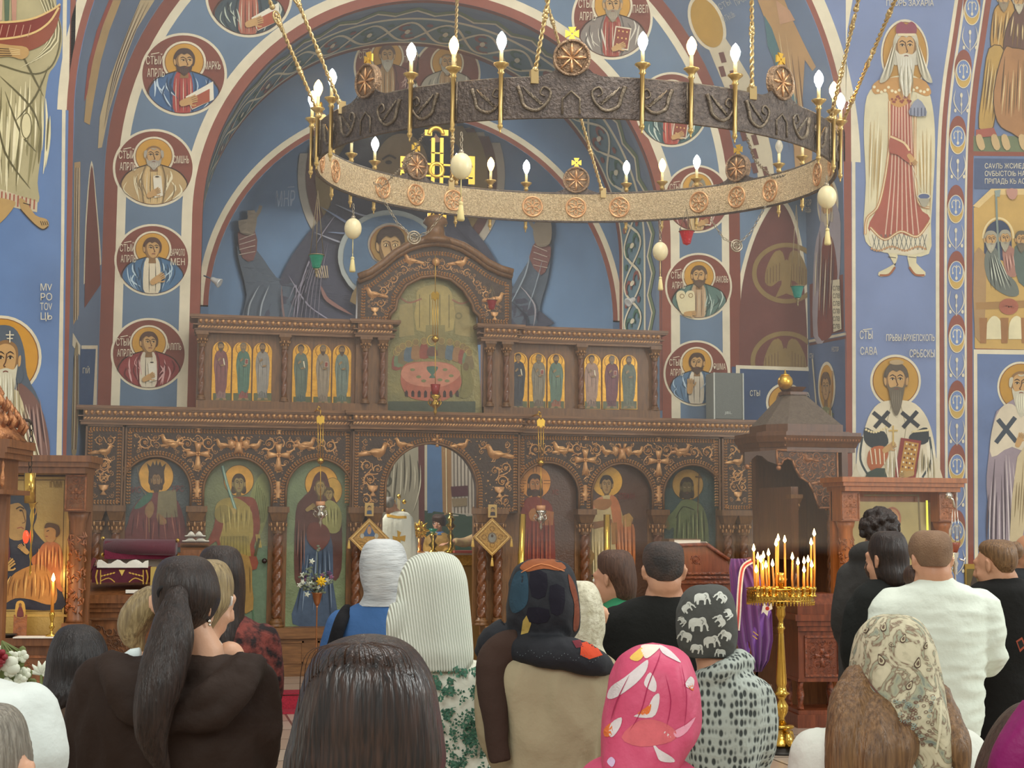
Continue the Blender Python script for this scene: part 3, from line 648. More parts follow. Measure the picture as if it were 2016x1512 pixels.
# ---------------------------------------------------------------- large wall paintings on the piers and in the apse
def mural_left():
 P = Paint(cP)
 P.poly([(132,-20),(118,1200),(104,1200),(120,500),(124,-20)],CREAM)
 P.poly([(150,-20),(140,500),(128,1000),(124,1200),(118,1200),(132,400),(139,-20)],RB)
 P.up()
 P.build('painted_border',FRESCO,pier_l)
 P = Paint(cP); O = '#b0a57c'
# standing saint holding a small boat
 P.poly([(-60,-30),(92,-30),(112,20),(122,60),(120,100),(108,130),(96,148),(88,200),(86,260),(80,310),(74,360),(76,398),(40,396),(0,372),(-60,350)],O,3); P.up()
 P.poly([(0,372),(74,398),(73,418),(50,414),(0,402),(-40,396),(-40,368)],'#c5b696'); P.up()
 for x in range(-20,74,8): P.line([(x,376+x*.25),(x-1,402+x*.15)],3,'#a05a48')
 P.at(3)
 folds(P,(-50,96,150),(-40,78,385),['#6c6440','#ded4a8','#8b8258','#e6dcb4'],34,5,12,3,.12)
 for pts in ([(0,150),(60,210),(80,260)],[(10,180),(40,260),(72,300)],[(96,130),(70,190),(30,240)],[(20,60),(60,140),(86,190)],[(-10,200),(10,300),(60,372)]): P.line(pts,4,'#5f5838',smooth=5,taper=True)
 P.line([(85,-20),(118,50),(108,120),(70,146),(0,128)],3,'#5f5838',smooth=5)
 for i in range(9): P.line([(70+i*4,-20),(96+i*2.2,50+i*4),(80-i*5,118+i*2)],2.2,['#e4dab0','#7c7450'][i % 2],smooth=4,taper=True)
 P.ell(52,248,11,26,'#d8cda0',rot=.2); P.up(); P.ring(52,248,11,26,2,'#6c6440',24); P.up()
 for i,x in enumerate((-20,-6,8,22)): P.poly([(x,-30),(x+12,-30),(x+10,40),(x+2,44)],['#6e7a60','#c9a890','#5c6c54','#b98a74'][i])
 P.at(6); P.poly([(-60,36),(0,44),(60,38),(100,22),(119,10),(114,45),(100,75),(75,94),(40,104),(0,104),(-60,100)],'#8c4a34',3); P.up()
 P.poly([(-60,40),(0,48),(60,42),(104,22),(112,20),(96,44),(60,66),(0,76),(-60,74)],'#7c3228',3); P.up()
 P.line([(-60,38),(0,45),(60,39),(100,22),(119,9)],4,'#d9b878',smooth=4); P.line([(-60,76),(0,78),(60,68),(96,46),(116,16)],4,'#d9b878',smooth=4)
 for i in range(5): P.line([(5+i*14,50),(-1+i*14,74)],1.5,'#c09078')
 P.up(); P.poly([(-10,88),(20,90),(52,94),(57,108),(44,118),(20,112),(-10,112)],'#b8935c',3); P.up()
 for k in range(4): P.line([(-10,96+k*5),(18+k*2,98+k*4)],1.4,LINE); P.line([(18+k,96+k*4),(40,100+k*3)],1.2,'#e0c890')
 P.at(4); P.poly([(38,392),(50,396),(70,424),(92,432),(96,446),(84,452),(66,440),(44,416)],'#b3925c',3); P.poly([(-20,392),(20,394),(30,404),(0,440),(-20,440)],'#b3925c',3); P.up()
 P.line([(40,412),(66,440),(84,452),(95,446)],2,LINE,smooth=4); P.line([(46,400),(60,404)],1.6,LINE)
 for k in range(4): P.line([(80+k*4,436),(83+k*4,444)],1.3,LINE)
 P.build('painted_saint',FRESCO,pier_l,'painted robed figure carrying a small red boat')
# bearded monk with ochre halo
 P = Paint(cP); halo(P,2,703,80,82,.07,'#c9902f')
 P.poly([(-60,780),(-30,700),(-16,650),(10,640),(34,652),(48,690),(54,740),(78,790),(92,860),(98,920),(98,1000),(-60,1000)],'#56606a',3); P.up()
 P.poly([(36,755),(60,770),(80,800),(94,850),(98,900),(80,920),(60,860),(36,800)],'#7b5a50',3); P.up()
 P.poly([(36,770),(60,860),(82,930),(70,1000),(-40,1000),(0,800)],'#d0c29a',3); P.up()
 folds(P,(36,78,770),(44,98,915),['#4a3434','#a8887c'],12,3.5); folds(P,(10,50,790),(20,96,960),['#7d6c48','#efe6c4'],14,3)
 face(P,12,712,25,38,-.1,'#56606a','#cfc8ac','veil',bl=2.9,beardw=1.0); P.up(6)
 for k in range(9): P.line([(-4+k*5,745),(-8+k*6,800+k % 3*15),(0+k*4,860)],1.8,['#8a805e','#f0ead0'][k % 2],smooth=4,taper=True)
 P.line([(20,652),(20,675)],2.4,CREAM); P.line([(12,660),(28,660)],2.2,CREAM); P.line([(14,667),(26,667)],2,CREAM)
 for k,t in enumerate(('МV','РО','ТОV','ЦЬ')): P.text(t,79,573+k*19,14,CREAM,w=24)
 P.build('painted_saint',FRESCO,pier_l,'painted long-bearded monk with ochre halo')
mural_left()
def mural_right():
 P = Paint(cP)
 P.poly([(1660,250),(1672,290),(1674,1200),(1668,1200)],RB); P.poly([(1665,-20),(1682,-20),(1668,60),(1665,200)],CREAM)
 P.line([(1669,200),(1671,600),(1672,1200)],12,RB,smooth=3); P.line([(1680,180),(1681,600),(1682,1200)],7,CREAM,smooth=3)
 L = lambda dx: [(1889+dx,-20),(1874+dx,80),(1862+dx,160),(1853+dx,260),(1849+dx,420),(1849+dx,700),(1852+dx,1200)]
 P.line(L(-3),7,CREAM,smooth=4); P.line(L(5),9,RB,smooth=4); P.line(L(13),5,CREAM,smooth=4); P.line(L(52),4,CREAM,smooth=4); P.line(L(60),11,RB,smooth=4)
# column of crescents and candlestick shoots
 Z = [(1913,10),(1896,134),(1885,264),(1881,400),(1882,530),(1883,655),(1883,785),(1883,910),(1883,1040)]
 for x,y in Z:
  P.at(1); P.ell(x,y,17,36,RB,rot=.04); P.up(); P.ell(x,y+12,16,28,'#c8a558'); P.up(); P.ring(x,y+12,16,28,1.6,CREAM,28)
  P.ell(x,y+5,14,21,'#7288b0'); P.up(); P.ring(x,y+5,14,21,1.4,CREAM,24)
  P.line([(x,y-8),(x,y+16)],1.4,CREAM); P.ell(x,y+18,2.5,3.5,CREAM,10)
  for s in (-1,1): P.line([(x,y-2),(x+s*4,y-6),(x+s*8,y),(x+s*7,y+6)],1.4,CREAM,smooth=3); P.ell(x+s*7,y+8,1.6,2.4,CREAM,8)
  y2 = y+66; x2 = x-4 if y < 200 else x
  for s in (-1,1): P.line([(x2,y2+24),(x2+s*10,y2+12),(x2+s*15,y2-4),(x2+s*11,y2-24)],2,CREAM,smooth=4,taper=True); P.ell(x2+s*12,y2+18,2.5,4,CREAM,8)
  P.ell(x2,y2-12,2.6,5,CREAM,8); P.ell(x2,y2+6,2,4,CREAM,8); P.line([(x2,y2-10),(x2,y2+26)],1.2,CREAM)
 P.build('painted_border',FRESCO,pier_r)
# upper saint with long forked beard, cream mantle and striped tunic
 P = Paint(cP); halo(P,1781,108,47,70,.07,'#b98a3c'); C = '#d8cda6'
 P.poly([(1762,150),(1800,150),(1826,176),(1838,230),(1840,300),(1836,380),(1832,440),(1828,500),(1770,502),(1720,490),(1700,460),(1704,360),(1700,260),(1706,190),(1730,165)],C,3); P.up()
 P.poly([(1752,190),(1790,190),(1796,280),(1806,400),(1830,430),(1800,470),(1770,460),(1738,475),(1708,450),(1730,400),(1748,300)],'#a85a48',3); P.up()
 for k in range(7): P.line([(1758+k*5.5,200),(1754+k*7,340),(1742+k*11,462)],2.4,'#d8b49a',smooth=4)
 P.poly([(1712,452),(1740,476),(1772,460),(1804,470),(1826,446),(1818,496),(1770,500),(1716,490)],'#d8cdae',2); P.up()
 for k in range(12): P.line([(1716+k*9,462),(1724+k*9,492)],1.2,'#6e7068'); P.line([(1724+k*9,462),(1716+k*9,492)],1.2,'#6e7068')
 for k in range(22): P.ell(1715+k*5,490+4*sin(k*.6),2.4,2.4,'#b98a5c',8)
 for pts in ([(1712,448),(1740,472),(1772,456),(1804,466),(1828,438)],[(1750,200),(1748,300),(1730,400),(1706,430),(1702,462)],[(1800,230),(1800,330),(1806,398),(1828,410)]):
  P.line(pts,5,'#c08a58',smooth=5); P.up(); P.line(pts,1.6,'#e9dcb4',smooth=5)
 P.at(6); P.poly([(1716,170),(1740,155),(1810,155),(1832,180),(1822,190),(1795,180),(1790,200),(1770,212),(1750,202),(1745,182),(1722,186)],'#c29050',3); P.up()
 for k in range(16): P.ell(1720+k*7,172+10*abs(sin(k*.8)),3,3,'#e6d9b0',8); P.ell(1755+k*2.4,196+6*sin(k),2.5,2.5,'#8f4638',8)
 face(P,1782,96,20,29,0,'#c9c2aa','#cfc9b2','long',bl=3.0,beardw=1.15); P.up(6)
 P.poly([(1766,70),(1762,54),(1772,44),(1782,50),(1792,44),(1802,54),(1798,70)],'#8a4050',3); P.up(); P.line([(1765,70),(1799,70)],5,'#d9c9a0')
 for s in (-1,1):
  P.poly([(1781+s*20,80),(1781+s*30,110),(1781+s*44,140),(1781+s*52,164),(1781+s*36,158),(1781+s*24,130)],'#b9b298',3)
  for k in range(4): P.line([(1781+s*(20+k*2),90),(1781+s*(28+k*3),125),(1781+s*(34+k*5),160)],1.6,['#6c664e','#eee6cc'][k % 2],smooth=4,taper=True)
 for k in range(7): P.line([(1772+k*3,130),(1768+k*4.4,160),(1774+k*3,196)],1.6,['#8a8468','#f2ecd4'][k % 2],smooth=4,taper=True)
 P.poly([(1752,268),(1776,280),(1790,300),(1800,318),(1794,326),(1780,318),(1764,306),(1748,300)],'#a85a48',3); P.up(); hand(P,1792,314,12,.9); P.line([(1750,270),(1776,282),(1788,298)],4,'#e3c694',smooth=3)
 P.line([(1794,328),(1812,380)],1.2,'#d8cfae'); P.line([(1794,328),(1802,388)],1.2,'#d8cfae'); P.ell(1816,388,13,7,'#5a6688'); P.up(); P.ring(1816,388,13,7,2,CREAM); P.poly([(1804,392),(1828,392),(1820,408),(1812,408)],'#a9a28c')
 P.poly([(1788,228),(1790,212),(1804,196),(1818,212),(1820,230)],'#8d92a0',2); P.up()
 for k in range(5): P.line([(1790+k*7,214),(1790+k*7,230)],1.4,'#39435c')
 P.line([(1804,196),(1804,186)],1.5,CREAM)
 P.at(6); folds(P,(1712,1744,200),(1706,1728,430),['#b79a62','#efe6c4','#c7b382'],8,2.4); folds(P,(1804,1834,240),(1812,1830,430),['#b79a62','#efe6c4'],7,2.2)
 P.at(3)
 for s,x in ((-1,1755),(1,1795)): P.poly([(x-9,496),(x+9,496),(x+8,518),(x+s*26,536),(x+s*22,545),(x+s*4,540),(x-s*6,524)],'#d9cda4',2); P.up(); P.line([(x+s*24,542),(x+s*6,541),(x-s*6,526)],4,'#a0603c',smooth=3); P.line([(x-8,506),(x+8,508)],1.2,LINE); P.layer -= 1
 P.up(8); P.text('ПРОРЬ ЗАХАРIА',1742,13,12,CREAM,w=94)
 P.build('painted_saint',FRESCO,pier_r,'painted saint with long forked beard and striped tunic')
# bishop with book
 P = Paint(cP); halo(P,1763,750,50,52,.09,'#c0913c'); W = '#ddd0b0'
 P.poly([(1740,790),(1790,790),(1818,812),(1834,850),(1842,900),(1845,960),(1685,960),(1690,900),(1700,850),(1715,810)],W,3); P.up()
 for s in (-1,1):
  P.poly([(1763+s*60,850),(1763+s*74,880),(1763+s*76,925),(1763+s*54,948),(1763+s*44,935),(1763+s*62,915),(1763+s*60,880)],'#e6dcc0',3)
  P.up(); P.line([(1763+s*66,860),(1763+s*70,905),(1763+s*52,940)],4,'#3f4a4c',smooth=4); P.layer -= 1
  c = (1763+s*28,826); P.up()
  P.line([(c[0]-17,c[1]-14),(c[0]+17,c[1]+14)],8,'#33383c'); P.line([(c[0]+14,c[1]-16),(c[0]-14,c[1]+16)],8,'#33383c'); P.layer -= 1
  P.line([(1763+s*10,800),(1763+s*20,840),(1763+s*16,870)],1.5,'#a89c7c')
 P.at(6); P.poly([(1702,842),(1722,850),(1740,850),(1748,872),(1730,884),(1712,880),(1700,866)],'#31393c',3); P.poly([(1824,842),(1800,850),(1788,862),(1800,876),(1826,870)],'#31393c',3); P.up()
 for k in range(9): P.ell(1704+k*5,846+5*sin(k*.5),2.5,2.5,'#e2cf9c',8); P.ell(1796+k*4,850-k*.4,2.4,2.4,'#e2cf9c',8)
 P.poly([(1712,884),(1736,878),(1748,892),(1738,916),(1720,930),(1706,912)],'#b4653c',3); P.up()
 for k in range(4): P.line([(1712+k*9,884),(1716+k*8,914)],2,'#e8dcb8')
 hand(P,1748,882,14,-.6); P.up(); P.line([(1757,838),(1757,878)],3,'#cfae62'); P.line([(1748,848),(1766,848)],3,'#cfae62'); P.up()
 P.poly([(1772,862),(1812,868),(1800,945),(1758,942)],'#8e3a34'); P.up(); P.poly([(1779,868),(1807,873),(1796,938),(1768,935)],'#c08e44'); P.up()
 for i in range(4):
  for j in range(7): P.ell(1783+i*6-j*1.6,874+j*9+i,1.8,2.2,['#ece2c0','#6c3a34'][(i+j) % 2],8)
 hand(P,1784,934,14,2.9,'#b9955c'); P.poly([(1706,930),(1740,922),(1740,960),(1700,960)],'#3c4a40',2)
 folds(P,(1806,1836,880),(1800,1842,955),['#6a6248','#f2ead0','#a89a74'],9,2.5); folds(P,(1742,1762,880),(1738,1768,955),['#a89a74','#f4ecd4'],6,2)
 face(P,1762,752,20,27,0,'#5c5042','#6a604e','short',bl=1.9,beardw=.9); P.up(5)
 P.ell(1762,714,14,5,'#b49a72')
 P.text('СТЫ',1689,668,16,CREAM,w=26); P.text('САВА',1690,699,15,CREAM,w=34); P.text('ПРЬВЫ АРХIЕПСКОПЬ',1741,672,13,CREAM,w=96); P.text('СРЬБСКЫ',1787,704,15,CREAM,w=50)
 P.line([(1696,650),(1714,648)],1.6,CREAM)
 P.build('painted_saint',FRESCO,pier_r,'painted bishop in cross-marked vestments holding a jewelled book')
# scenes at the far right
 P = Paint(cP)
 P.poly([(1920,-20),(1916,300),(1914,700),(1930,700),(2100,690),(2100,-20)],'#6c7d9c'); P.up()
 P.poly([(1916,268),(2060,268),(2060,300),(1916,300)],'#6e7858'); P.poly([(1914,298),(2060,300),(2060,308),(1914,307)],RB); P.up()
 for pts,c,a,b in (([(1954,30),(1966,8),(1990,0),(2000,40),(1998,90),(1975,100),(1950,95)],'#b98f4c',(1955,1995,20),(1952,1980,98)),
 ([(1946,96),(1976,100),(1960,180),(1955,250),(1926,252),(1934,170)],'#b79450',(1945,1970,105),(1930,1952,245)),
 ([(1986,40),(2030,-10),(2030,120),(1990,100),(1974,98)],'#6a4c40',(1990,2020,30),(1980,2020,100)),
 ([(1975,100),(1992,95),(2030,118),(2030,270),(1990,262),(1962,240),(1955,180)],'#a87a4e',(1975,2020,110),(1960,2020,262))):
  P.poly(pts,c,3); P.up(); folds(P,a,b,['#5c4428','#dcc48e','#7e6238'],10,2.2); P.line(pts,1.6,'#4a3826',smooth=3,closed=True)
 P.poly([(1920,256),(1955,252),(1962,268),(1920,272)],'#a35a4a'); P.up()
 for x in (1920,1950,1970,2004): P.poly([(x,268),(x+10,266),(x+18,290),(x+10,297),(x+2,286)],'#c5a878',2)
 face(P,1974,0,11,14,-.3,'#7a6a52','#8a7c64'); face(P,2004,4,10,14,-.6,'#b5ab90','#b5ab90'); P.up(5)
 P.at(3); P.poly([(1918,312),(2060,314),(2060,374),(1918,372)],'#4f5d7a'); P.up(2)
 for k,t in enumerate(('САVЛЬ ЖСИIЕДАМ','ОVБЫСТОIЬ НА ОV','ПРIПАДЬ КЬ АСОЖ')): P.text(t,1937,332+k*15,10,CREAM,w=98)
# building with seated figures
 P.at(4); P.poly([(1916,410),(1950,374),(2060,374),(2060,690),(1918,686)],'#c4a05a'); P.up(); P.poly([(1914,406),(1950,372),(2060,372),(2060,384),(1954,384),(1926,410)],'#d9bc80'); P.up()
 P.poly(sm([(1936,500),(1938,460),(1950,440),(1968,434),(1984,446),(1990,470),(1990,520)],4,False),'#39455c'); P.ring(1964,470,32,42,4,'#e2cb94',30,PI,2*PI)
 P.up(); P.poly([(1916,500),(1936,498),(1940,530),(1936,650),(1918,662)],'#a8865a',2); P.poly([(1920,596),(2060,590),(2060,604),(1920,610)],'#a07a48')
 for x in (1956,2000): P.poly(sm([(x-16,668),(x-14,636),(x,622),(x+14,636),(x+16,668)],3,False),'#ddd2a8')
 for x in (1934,1976,2016): P.poly([(x-8,626),(x+8,626),(x+6,676),(x-6,676)],'#9c6e42')
 P.up(); P.poly([(1942,492),(1960,490),(1974,530),(1998,556),(2004,580),(1986,584),(1962,572),(1944,552),(1936,520)],'#6c7268',3)
 P.poly([(1972,488),(1994,490),(2002,540),(1980,540)],'#a87868',3); P.poly([(1996,486),(2040,480),(2040,560),(2004,556)],'#5c6a60',3); P.up()
 folds(P,(1944,1962,500),(1950,1998,575),['#2e342e','#c9cdb8'],12,1.8); folds(P,(1974,1992,495),(1980,2000,540),['#6c4038','#e0b8a8'],6,1.5)
 P.ring(1984,604,19,16,19,'#a6614a',24); P.line([(1959,384),(1961,440),(1966,520)],4,'#7e8a80'); P.poly([(1958,388),(1956,376),(1968,374),(1966,388)],'#8e9a90')
 face(P,1948,474,11,14,.6,'#a29b84','#a29b84'); face(P,1976,472,10,14,.3,'#a29b84','#a29b84'); face(P,2008,474,10,14,-.3,'#6a6250','#6a6250'); P.up(5)
 P.poly([(1978,374),(2000,374),(1996,392),(1984,392)],'#b98a78',2)
# lower right bishop
 P.at(2); P.poly([(1916,688),(2060,690),(2060,1200),(1918,1200)],CREAM); P.poly([(1920,685),(2060,686),(2060,689),(1920,688)],RB); P.up()
 P.poly([(1923,697),(2060,699),(2060,1200),(1925,1200)],'#66799e'); P.up()
 halo(P,2008,762,46,50,.08,'#b98a34'); face(P,2008,760,20,26,-.1,'#c2bba2','#c2bba2','bald',bl=1.8); P.up(5)
 P.layer -= 3; P.poly([(1972,800),(2060,798),(2060,1190),(1960,1190),(1950,1060),(1940,960),(1944,900),(1952,840)],'#9a8a90',3); P.up()
 P.poly([(1966,806),(1990,796),(2020,830),(2040,900),(1990,880),(1950,900),(1950,850)],'#d6c8ac',3); P.up()
 P.line([(1962,826),(1998,870)],9,'#3c4650'); P.line([(1996,822),(1958,872)],9,'#3c4650'); folds(P,(1950,1990,890),(1944,2000,1180),['#4c3e46','#d5c8c4'],14,3,8)
 hand(P,2004,868,14,-1.2); P.poly([(2000,900),(2030,890),(2010,1060),(1985,1064)],'#cbb990',2); P.up(); folds(P,(2000,2020,900),(1990,2010,1050),['#8a744a'],4,2)
 P.build('painted_scene',FRESCO,pier_r,'painted scenes and saints at the far right')
mural_right()
def mural_apse():
# the great praying figure of the vault, hands raised, and the child in a roundel before her
 P = Paint(cApse,sub=30,eps=.012); D = '#3d3f4c'
 P.ell(790,345,205,212,'#a79f90',60); P.up(); P.ell(790,345,190,196,'#5e3f3c',60); P.up(); P.ell(790,345,172,178,'#7f6a44',60); P.up()
 P.poly([(790,240),(700,260),(650,330),(648,400),(600,460),(560,520),(540,580),(552,650),(1060,650),(1050,600),(1010,560),(960,480),(920,420),(930,330),(880,262)],D,3)
 P.poly([(462,500),(466,470),(500,490),(540,545),(575,560),(560,650),(470,650),(480,580)],'#4b5560',3)
 P.poly([(1090,470),(1064,468),(1045,510),(1015,560),(1000,620),(1040,650),(1062,650),(1068,600),(1084,540)],'#4b5560',3); P.up()
# cuffs
 P.poly([(460,455),(486,440),(500,470),(492,510),(470,505)],'#6e4a46',2); P.poly([(1066,465),(1090,485),(1084,520),(1070,540),(1046,505)],'#6e4a46',2); P.up()
 for k in range(4): P.line([(462,468+k*10),(494,456+k*12)],1.6,'#a89a8c'); P.line([(1056,480+k*13),(1084,492+k*11)],1.6,'#a89a8c')
 P.up()
 for s,(hx0,hy0) in ((1,(474,432)),(-1,(1078,456))):
  P.poly([(hx0-12*s,hy0+20),(hx0-16*s,hy0-15),(hx0-6*s,hy0-36),(hx0+12*s,hy0-30),(hx0+22*s,hy0-10),(hx0+14*s,hy0+24)],'#7d7160',3)
  for k,(dx,dy) in enumerate(((18,-62),(8,-66),(-2,-60),(-12,-46))):
   dx = dx if s == 1 else dx*.6; dy = dy if s == 1 else dy*.45-12
   P.line([(hx0+s*(-8+k*4-4),hy0-26),(hx0+s*dx,hy0+dy)],8,'#7d7160')
  P.line([(hx0+14*s,hy0-4),(hx0+26*s,hy0-22),(hx0+30*s,hy0-34)],7,'#7d7160',smooth=3); P.up()
  for k in range(3): P.line([(hx0+s*(-10+k*5),hy0-26),(hx0+s*(14-k*9),hy0-54)],1.3,'#3e3832')
  P.layer -= 1
 P.up()
# folds of the veil
 for pts,c,wd in (([(660,410),(620,470),(585,560),(575,650)],'#7c7884',3),([(640,440),(600,520),(590,640)],'#2a2c38',5),([(625,400),(700,450),(640,452)],'#6c7890',6),([(612,452),(690,478),(760,470)],'#8c8e98',4),
 ([(655,395),(720,420),(800,428)],'#8c8e98',4),([(560,540),(600,600),(660,640)],'#7c7884',3),([(545,560),(548,610),(556,650)],'#6f5a58',4),([(625,560),(640,590),(690,620)],'#7a5a54',8),([(500,560),(480,600),(476,640)],'#8a9298',3),
 ([(520,560),(505,600),(500,645)],'#8a9298',3),([(1030,560),(1060,600),(1058,645)],'#8a8488',3),([(1010,590),(1040,620),(1044,648)],'#2a2c38',4),([(900,440),(950,500),(990,560)],'#2a2c38',6),([(560,590),(575,560),(570,640)],'#7c7884',2),
 ([(1050,500),(1040,540),(1010,600)],'#7f8a92',3),([(1076,510),(1062,560),(1046,610)],'#7f8a92',2)): P.line(pts,wd,c,smooth=5,taper=True)
 for k in range(8): P.line([(556+k*9,640),(570+k*8,590-k*6),(600+k*6,520-k*8)],1.6,'#6b6670',smooth=4,taper=True)
 for k in range(6): P.line([(612+k*5,520),(620+k*4,545)],2.4,'#9a8a70')
# face of the figure (mostly behind the crown of lights)
 P.ell(790,318,54,68,'#8d7450',36); P.up(); P.poly([(735,300),(760,250),(790,242),(820,250),(846,300),(835,262),(790,225),(745,262)],'#2c2e3a',3)
 for s in (-1,1): P.line([(790+s*12,300),(790+s*26,294),(790+s*40,302)],4,LINE,smooth=3); P.ell(790+s*27,308,7,4,LINE,12)
 P.line([(792,300),(796,336),(788,340)],3,BROWN,smooth=3); P.line([(778,356),(790,353),(802,356)],4,'#8a4434')
 P.up(2); P.ell(766,500,108,96,'#8d938f',48); P.up(); P.ell(766,500,98,87,'#4c6278',48); P.up(); halo(P,765,474,46,45,.08,'#85693c',rc='#8d8478')
 face(P,765,478,25,33,0,'#3a2c26',None,'short',skin='#a2845a',dark='#6a5238'); P.up(5)
 P.poly([(690,560),(720,520),(766,512),(812,520),(842,560),(840,600),(690,600)],'#6c5a3c',3)
 P.text('МНР',513,385,34,'#9aa6b4',w=44); P.line([(540,344),(556,342)],2,'#9aa6b4')
 P.build('painted_praying_figure',FRESCO,apse_o,'vast painted figure with raised hands and a child in a roundel')
# figures low in the apse, seen through the doorway
 P = Paint(cApse,sub=24,eps=.012)
 P.poly([(700,820),(823,820),(826,1200),(700,1200)],'#8c8672'); P.poly([(823,820),(836,820),(836,1200),(826,1200)],'#57302e'); P.poly([(836,820),(841,820),(841,1200),(836,1200)],'#a9a189')
 P.poly([(841,820),(868,820),(872,1010),(841,1010)],'#4a6686'); P.poly([(868,820),(888,820),(890,1015),(872,1015)],'#8a6a46'); P.poly([(888,820),(940,820),(945,1016),(890,1016)],'#a49a8a')
 P.poly([(836,1005),(945,1016),(950,1200),(836,1200)],'#2f4436'); P.up()
 folds(P,(745,820,870),(720,820,1010),['#4a4638','#b9b29a'],16,3,14)
 for k in range(4): P.ring(765-k*3,890+k*28,12,12,3,'#4c4a3e',20)
 for k in range(6): P.line([(893+k*7,820),(895+k*7,1010)],1.5,'#5a5046')
 P.poly([(888,958),(922,956),(922,976),(890,978)],'#4c2a30'); P.poly([(890,982),(920,980),(920,996),(892,998)],'#7a6a50')
 P.line([(878,825),(880,1010)],2,'#c9b890')
 P.build('painted_saints',FRESCO,apse_o)
mural_apse()
# ---------------------------------------------------------------- the carved icon screen
YI = 17.2; CX = 3.07; SZ = .16
ico = empty('icon_screen',(CX,YI,SZ),'carved brown wooden icon screen with arched painted panels and copper-tinted vines','icon screen')
XZ = lambda x,y,Y=YI: (atY(x,y,Y).x,atY(x,y,Y).z)
def dome(mb,pts,Y,h,k=.68):
 """raised boss from a 2D (x,z) outline, towards -Y"""
 n = len(pts); cx = sum(p[0] for p in pts)/n; cz = sum(p[1] for p in pts)/n
 vs = [(x,Y,z) for x,z in pts]+[(cx+(x-cx)*k,Y-h,cz+(z-cz)*k) for x,z in pts]+[(cx,Y-h*1.15,cz)]
 mb.add(vs,[(i,(i+1) % n,n+(i+1) % n,n+i) for i in range(n)]+[(n+i,n+(i+1) % n,2*n) for i in range(n)],True)
def relief_line(mb,pts,wd,Y,h,taper=False):
 """half-round vine stem"""
 k = len(pts); vs = []
 for i in range(k):
  a = pts[max(i-1,0)]; b = pts[min(i+1,k-1)]; d = math.hypot(b[0]-a[0],b[1]-a[1]) or 1
  nx,nz = -(b[1]-a[1])/d,(b[0]-a[0])/d; w_ = wd/2*((1-.75*i/k) if taper else 1)
  vs += [(pts[i][0]+nx*w_,Y,pts[i][1]+nz*w_),(pts[i][0],Y-h,pts[i][1]),(pts[i][0]-nx*w_,Y,pts[i][1]-nz*w_)]
 mb.add(vs,[(3*i,3*i+1,3*i+4,3*i+3) for i in range(k-1)]+[(3*i+1,3*i+2,3*i+5,3*i+4) for i in range(k-1)],True)
def braid(mb,pts,wd,Y,h=.02,pitch=.034):
 """herringbone rope border along a 2D path"""
 acc = 0
 for a,b in zip(pts,pts[1:]):
  L_ = math.dist(a,b)
  if L_ < 1e-6: continue
  tx,tz = (b[0]-a[0])/L_,(b[1]-a[1])/L_; nx,nz = -tz,tx
  while acc < L_:
   cx,cz = a[0]+tx*acc,a[1]+tz*acc
   for s in (-1,1):
    ox,oz = cx+nx*s*wd*.25,cz+nz*s*wd*.25; ux,uz = tx*.6+nx*s*.8,tz*.6+nz*s*.8; vx,vz = -uz,ux; l,m_ = wd*.34,pitch*.4
    mb.add([(ox-ux*l,Y,oz-uz*l),(ox+vx*m_,Y,oz+vz*m_),(ox+ux*l,Y,oz+uz*l),(ox-vx*m_,Y,oz-vz*m_),(ox,Y-h,oz)],[(0,1,4),(1,2,4),(2,3,4),(3,0,4)])
   acc += pitch
  acc -= L_
def inside(p,poly):
 x,y = p; c = False; j = len(poly)-1
 for i in range(len(poly)):
  if (poly[i][1] > y) != (poly[j][1] > y) and x < (poly[j][0]-poly[i][0])*(y-poly[i][1])/(poly[j][1]-poly[i][1])+poly[i][0]: c = not c
  j = i
 return c
def clear(p,poly,r):
 if callable(poly): return all(poly((p[0]+r*cos(a),p[1]+r*sin(a))) for a in (0,.8,1.6,2.4,3.1,3.9,4.7,5.5))
 return inside(p,poly) and all(inside((p[0]+r*cos(a),p[1]+r*sin(a)),poly) for a in (0,.8,1.6,2.4,3.1,3.9,4.7,5.5))
def scroll(mb,x,z,r,Y,rot=0,flip=1,seed=0):
 P = []
 for i in range(22):
  t = i/21; a = rot+flip*t*2.6*PI; q = r*(1-.78*t); P.append((x+q*cos(a),z+q*sin(a)))
 relief_line(mb,P,r*.26,Y,r*.2,True)
 for k in range(5):
  a = rot+flip*(2.6*PI+k*1.26); dome(mb,[(x+r*.17*cos(a)+r*.14*cos(b),z+r*.17*sin(a)+r*.14*sin(b)) for b in (0,1.26,2.5,3.8,5)],Y,r*.18)
 for k in range(3):
  a = rot+flip*(.5+k*1.5); q = r*(.98-.1*k); c = (x+q*cos(a),z+q*sin(a)); u = a+flip*.9
  dome(mb,[(c[0]+r*.38*cos(u)*s-r*.13*sin(u)*t,c[1]+r*.38*sin(u)*s+r*.13*cos(u)*t) for s,t in ((0,0),(.4,-1),(1,0),(.4,1))],Y,r*.14)
